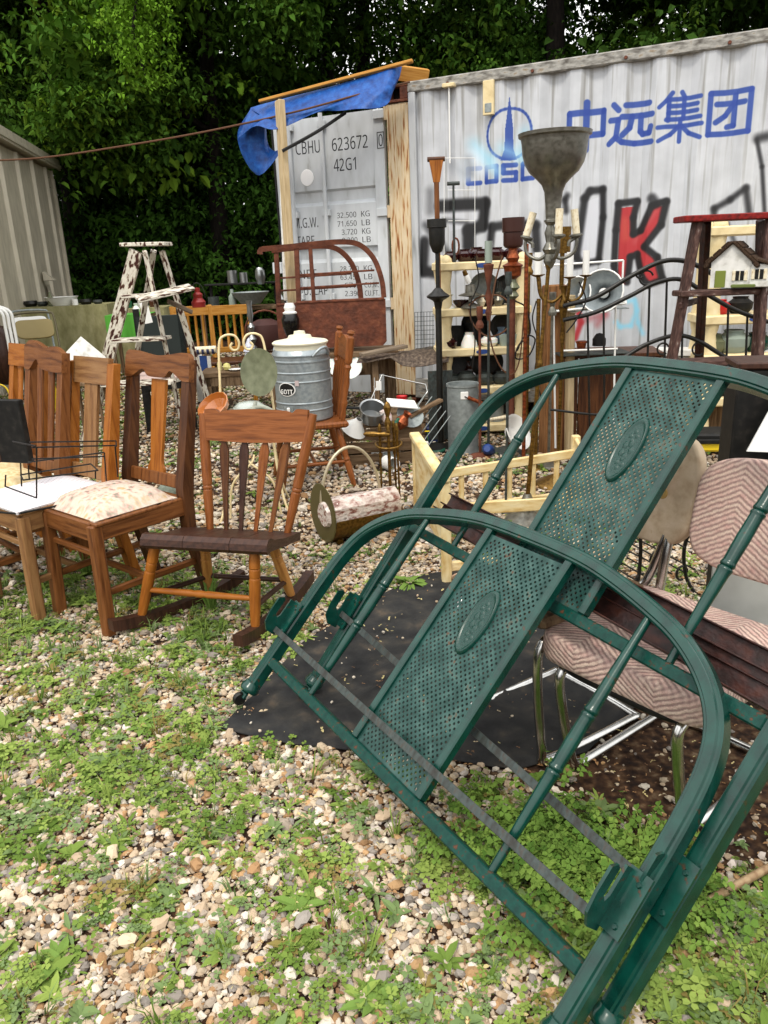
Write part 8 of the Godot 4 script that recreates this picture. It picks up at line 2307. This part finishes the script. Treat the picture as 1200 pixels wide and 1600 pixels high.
	for q in odds:
		on_shelf("dark_pot", q[1], "pot", [Vector2(0.001, 0), Vector2(0.7, 0), Vector2(1.0, 0.4), Vector2(0.9, 0.8), Vector2(0.001, 0.7)], M.iron if q[2] > 0.075 else M.rust_bar, Vector3(q[0], 0.862, -10.2), q[2])
	for q in [[-3.2, "small green glass bottle on the shorter olive table", "1d5a3a"], [-3.05, "white jug on the shorter olive table", "c9c9c4"], [-2.9, "small brown jar behind the green cloth", "4a2a1c"]]:
		on_shelf("table_bottle", q[1], "bottle", [Vector2(0.001, 0), Vector2(0.035, 0), Vector2(0.04, 0.07), Vector2(0.015, 0.1), Vector2(0.015, 0.13), Vector2(0.001, 0.13)], mat(q[2], 0.25), Vector3(q[0], 0.782, -10.5))
	# folding chairs at the left edge
	folding_chair("tan padded metal folding chair at the left edge before the olive drape", Vector3(-3.45, 0, -8.1), deg_to_rad(25), mat("8a7a4a", 0.6), mat("5d563e", 0.5, 0.3))
	folding_chair("white padded folding chair behind the tan one at the left edge", Vector3(-3.75, 0, -8.7), deg_to_rad(25), M.white, M.galv_dull)
	var wt := thing("white_tube_chair", "bent white tube frame of a folded lawn chair at the left edge", "lawn chair")
	for k in 3:
		part(wt, "tube", tube(curve([Vector3(-3.458, 0.999, -7.2) + Vector3(0.03 * k, 0, -0.02 * k), Vector3(-3.344, 0.939, -7.2) + Vector3(0.03 * k, 0, -0.02 * k), Vector3(-3.333, 0.815, -7.2) + Vector3(0.03 * k, 0, -0.02 * k), Vector3(-3.335, 0.502, -7.2) + Vector3(0.03 * k, 0, -0.02 * k), Vector3(-3.361, 0.24, -7.2) + Vector3(0.03 * k, 0, -0.02 * k)], 4), 0.014, 8), M.white)
	solo("brown_bundle", "dark brown leather bundle under the white tube frame", "bundle", ellipse(0.2, 0.28, 0.16, 8, 12), M.walnut, at(Vector3(-3.512, 0.544, -7.4)))
	solo("white_square_board", "square white panel leaning corner up behind the dining chair backs", "panel", box(0.22, 0.22, 0.012, 0.002, true), M.white_paint, Transform3D(Basis.from_euler(Vector3(-0.3, 0.3, 0.75)), Vector3(-2.085, 0.669, -5.6)))
	var so := thing("small_stool", "small plain stool holding up the tilted white board behind the chair backs", "stool", Vector3(0, 0, 0) + Vector3(-2.085, 0.669, -5.6) * Vector3(1, 0, 1))
	var sy: float = (Vector3(-2.085, 0.669, -5.6)).y - 0.16
	part(so, "seat", box(0.24, 0.025, 0.2), M.timber, at(Vector3(0, sy - 0.025, 0)))
	for q in [[-0.09, -0.07], [0.09, -0.07], [-0.09, 0.07], [0.09, 0.07]]:
		rod(so, "leg", Vector3(q[0] * 1.2, 0, q[1] * 1.2), Vector3(q[0], sy - 0.02, q[1]), 0.012, M.timber)
	# yellow things on the ground behind the chairs
	solo("yellow_funnel", "bright yellow plastic dish standing on edge behind the humped dining chair", "dish", ellipse(0.07, 0.17, 0.03, 8, 14), M.yellow, Transform3D(Basis.from_euler(Vector3(0, 0.7, -0.15)), Vector3(-2.675, 0.292, -6.3)))
	solo("yellow_line", "thin yellow cord curving over the gravel at the left edge", "cord", tube(curve([Vector3(-3.494, 0.346, -7), Vector3(-3.362, 0.318, -7), Vector3(-3.318, 0.247, -7), Vector3(-3.321, 0.108, -7)], 5), 0.007, 6), M.yellow)


# ---------- smaller clutter ----------
func clutter() -> void:
	var bottle := [Vector2(0.001, 0), Vector2(0.03, 0), Vector2(0.033, 0.01), Vector2(0.033, 0.09), Vector2(0.014, 0.12), Vector2(0.014, 0.155), Vector2(0.001, 0.155)]
	var vase := [Vector2(0.001, 0), Vector2(0.025, 0), Vector2(0.045, 0.05), Vector2(0.02, 0.09), Vector2(0.03, 0.115), Vector2(0.026, 0.115), Vector2(0.001, 0.06)]
	var tin := [Vector2(0.001, 0), Vector2(0.045, 0), Vector2(0.045, 0.09), Vector2(0.042, 0.09), Vector2(0.04, 0.01), Vector2(0.001, 0.008)]
	var pl := [Vector2(0.001, 0), Vector2(0.06, 0.004), Vector2(0.09, 0.014), Vector2(0.088, 0.018), Vector2(0.06, 0.01), Vector2(0.001, 0.006)]
	var u: Node3D = get_node("plastic_shelf")
	var T := u.transform
	var blue_glass := mat("6f86a0", 0.1)
	var items := [
		["bottle", bottle, M.rust_bar, 0.46, 0.91, -0.2, 1.0, "brown bottle at the back right of the second cream shelf"],
		["bottle", bottle, M.pale_glass, 0.54, 0.91, -0.14, 0.9, "clear bottle at the right end of the second cream shelf"],
		["vase", vase, M.candle, 0.3, 0.91, -0.05, 0.7, "small bone coloured ornament on the front of the second cream shelf"],
		["vase", vase, M.bronze, 0.42, 0.91, -0.06, 0.8, "dull bronze vase behind the rusty candlestick pole on the second cream shelf"],
		["tin", tin, M.black, 0.14, 0.64, -0.22, 1.5, "black tin at the back left of the third cream shelf"],
		["tin", tin, M.black, 0.29, 0.64, -0.24, 1.7, "black round tin at the back middle of the third cream shelf"],
		["vase", vase, blue_glass, 0.47, 0.64, -0.2, 1.0, "blue grey vase at the back right of the third cream shelf"],
		["tin", tin, M.rail_brown, 0.12, 0.1, -0.12, 1.3, "brown tin on the bottom cream shelf behind the galvanized can"],
		["tin", tin, M.galv_dull, 0.42, 0.1, -0.12, 1.2, "grey tin on the bottom cream shelf, right half"],
		["bottle", bottle, M.ruby, 0.24, 0.37, -0.22, 1.0, "dark red bottle behind the brown pots on the low cream shelf"]]
	for q in items:
		on_shelf("shelf_" + str(q[0]), q[7], q[0], q[1], q[2], T * Vector3(q[3], float(q[4]) + 0.001, q[5]), q[6])
	var pan := [Vector2(0.001, 0), Vector2(0.7, 0.0), Vector2(1.0, 0.25), Vector2(0.97, 0.25), Vector2(0.68, 0.04), Vector2(0.001, 0.03)]
	for q in [[0.36, 1.02, -0.27, 0.11, "grey enamel pan standing on edge behind the second cream shelf"], [0.52, 1.01, -0.26, 0.1, "black pan standing on edge at the right behind the second cream shelf"], [0.3, 0.77, -0.27, 0.11, "black skillet standing on edge behind the milk glass bell"], [0.5, 0.75, -0.27, 0.1, "second black skillet on edge, right end of the third cream shelf"], [0.16, 0.5, -0.28, 0.11, "dark roasting pan on edge above the galvanized can"], [0.38, 0.5, -0.28, 0.12, "dark round pan on edge at the middle of the low cream shelf"], [0.53, 0.22, -0.26, 0.1, "dark pan on edge low at the right end of the cream shelf unit"]]:
		var pr := []
		for v in pan:
			pr.append(v * float(q[3]))
		solo("standing_pan", q[4], "pan", lathe(pr, 24, 35.0), M.galv_dull if q[3] == 0.11 and q[0] == 0.36 else M.iron, T * Transform3D(Basis(Vector3.RIGHT, deg_to_rad(80)), Vector3(q[0], q[1], q[2])))
	# the heap before the scrap table and round the cooler
	var heap := [
		["plate", pl, M.white, Vector3(-0.026, 0.02, -5.07), Vector3(0.3, 0, 0.2), "white plate lying flat under the brass stand"],
		["tin", tin, M.rust, Vector3(0.196, 0, -5.243), Vector3(0, 0, 0.1), "rusty can standing behind the brass tool set"],
		["bottle", bottle, M.pale_glass, Vector3(-0.221, 0.03, -5.157), Vector3(0.2, 0.3, 1.4), "clear bottle lying below the white tin cone"],
		["plate", pl, M.galv_dull, Vector3(0.188, 0.301, -4.85), Vector3(0.9, 0, -0.3), "grey tin plate stuck in the scrap heap below the white tray"],
		["bottle", bottle, M.olive_glass, Vector3(0.253, 0.258, -4.95), Vector3(0, 0, 0.4), "olive bottle tilted inside the wire rack"],
		["vase", vase, M.copper, Vector3(0.111, 0.245, -4.78), Vector3(0.2, 0, -0.6), "small copper vase tipped over beside the spotted jar"],
		["tin", tin, M.white, Vector3(0.029, 0.045, -4.703), Vector3(1.57, 0.5, 0), "white enamel mug on its side before the steel pot"],
		["plate", pl, M.milk, Vector3(-0.282, 0.518, -5.75), Vector3(1.2, 0.2, 0), "blue white plate propped on the bench behind the cooler chair"],
		["plate", pl, M.milk, Vector3(-0.198, 0.5, -5.75), Vector3(1.1, -0.2, 0), "second blue white plate propped beside the plank chair post"],
		["tin", tin, M.galv_dull, Vector3(0.053, 0, -4.745), Vector3(0, 0, 0), "grey can on the gravel right behind the brass stand"]]
	for q in heap:
		solo("scrap_" + str(q[0]), q[5], q[0], lathe(q[1], 18, 35.0), q[2], Transform3D(Basis.from_euler(q[4]), q[3]))
	for q in [[Vector3(0.293, 0.328, -4.9), 0.5, 0.3, "short rusty steel strip sticking out of the wire rack"], [Vector3(0.139, 0.16, -4.75), -0.4, 0.1, "dark wooden batten lying across the scrap heap"], [Vector3(-0.153, 0.02, -5.004), 1.0, 0.0, "brown batten lying flat in front of the brass box"]]:
		solo("batten", q[3], "batten", box(0.26, 0.02, 0.045, 0.003), across(M.timber), Transform3D(Basis.from_euler(Vector3(0, q[1], q[2])), q[0]))
	# more lamp parts between the big lamps
	var sleeve := [Vector2(0.001, 0), Vector2(0.022, 0), Vector2(0.026, 0.02), Vector2(0.012, 0.05), Vector2(0.02, 0.075), Vector2(0.02, 0.13), Vector2(0.001, 0.13)]
	for q in [[0.79, -4.75, 1.02, M.rust_bar, "thin dark lamp rod with a socket left of the timber post"], [0.95, -4.95, 1.12, M.brass, "tarnished brass lamp rod with a socket behind the brass candle lamp"], [0.64, -4.9, 0.82, M.rust, "low rusty lamp rod with a socket before the cream shelf"], [1.02, -4.6, 0.9, M.bronze, "short bronze lamp rod with a socket against the timber post"]]:
		var o := thing("lamp_rod", q[4], "lamp rod", Vector3(q[0], 0, q[1]))
		part(o, "rod", cyl(0.009, 0.008, q[2], 8), q[3])
		part(o, "socket", lathe(sleeve, 14), q[3], at(Vector3(0, float(q[2]), 0)))
		part(o, "base", lathe([Vector2(0.001, 0), Vector2(0.075, 0), Vector2(0.07, 0.015), Vector2(0.02, 0.03), Vector2(0.001, 0.03)], 16), q[3])
	# wiring that trails off the lamps
	for q in [[[Vector3(0.977, 0.972, -4.85), Vector3(0.956, 0.86, -4.85), Vector3(0.998, 0.704, -4.85), Vector3(0.977, 0.548, -4.85), Vector3(1.017, 0.387, -4.85)], "black flex hanging straight down beside the timber post"], [[Vector3(0.637, 1.245, -5.1), Vector3(0.661, 1.09, -5.1), Vector3(0.607, 0.936, -5.1), Vector3(0.635, 0.734, -5.1), Vector3(0.617, 0.551, -5.1)], "black flex hanging from the auger down the shelf front"], [[Vector3(1.042, 1.1, -4.1), Vector3(1.079, 1.004, -4.1), Vector3(1.033, 0.91, -4.1), Vector3(0.985, 0.848, -4.1)], "black flex drooping from the rightmost white candle"]]:
		solo("lamp_flex", q[1], "flex", tube(curve(q[0], 6), 0.004, 6), M.wire_dark)
	# litter and goods on the far tables
	for q in [[-1.0, 0.83, -8.55, vase, M.steel, 1.2, "silver vase at the right end of the far dark table"], [-1.7, 0.83, -8.5, tin, M.rust_bar, 1.3, "brown tin at the left end of the far dark table"], [-1.5, 0.83, -8.5, bottle, M.pale_glass, 1.2, "grey bottle on the far dark table below the large mug"], [-4.05, 0.862, -10.1, bottle, M.olive_glass, 1.1, "olive bottle in front of the white dishpan"], [-3.75, 0.862, -10.1, tin, M.white, 0.8, "little white tin right of the white dishpan"], [-2.85, 0.755, -9.6, vase, M.white, 1.0, "white vase on the bright green cloth"], [-3.05, 0.755, -9.65, bottle, M.rust_bar, 1.0, "brown bottle on the bright green cloth"]]:
		on_shelf("table_piece", q[6], "piece", q[3], q[4], Vector3(q[0], q[1], q[2]), q[5])
	# rust and bolts on the container side
	var c: Node3D = get_node("shipping_container")
	for k in 7:
		part(c, "rail_bolt", cyl(0.012, 0.01, 0.012, 8), M.rust, at(Vector3(0.5 + 0.62 * k, 2.43, 0.014), PI / 2))
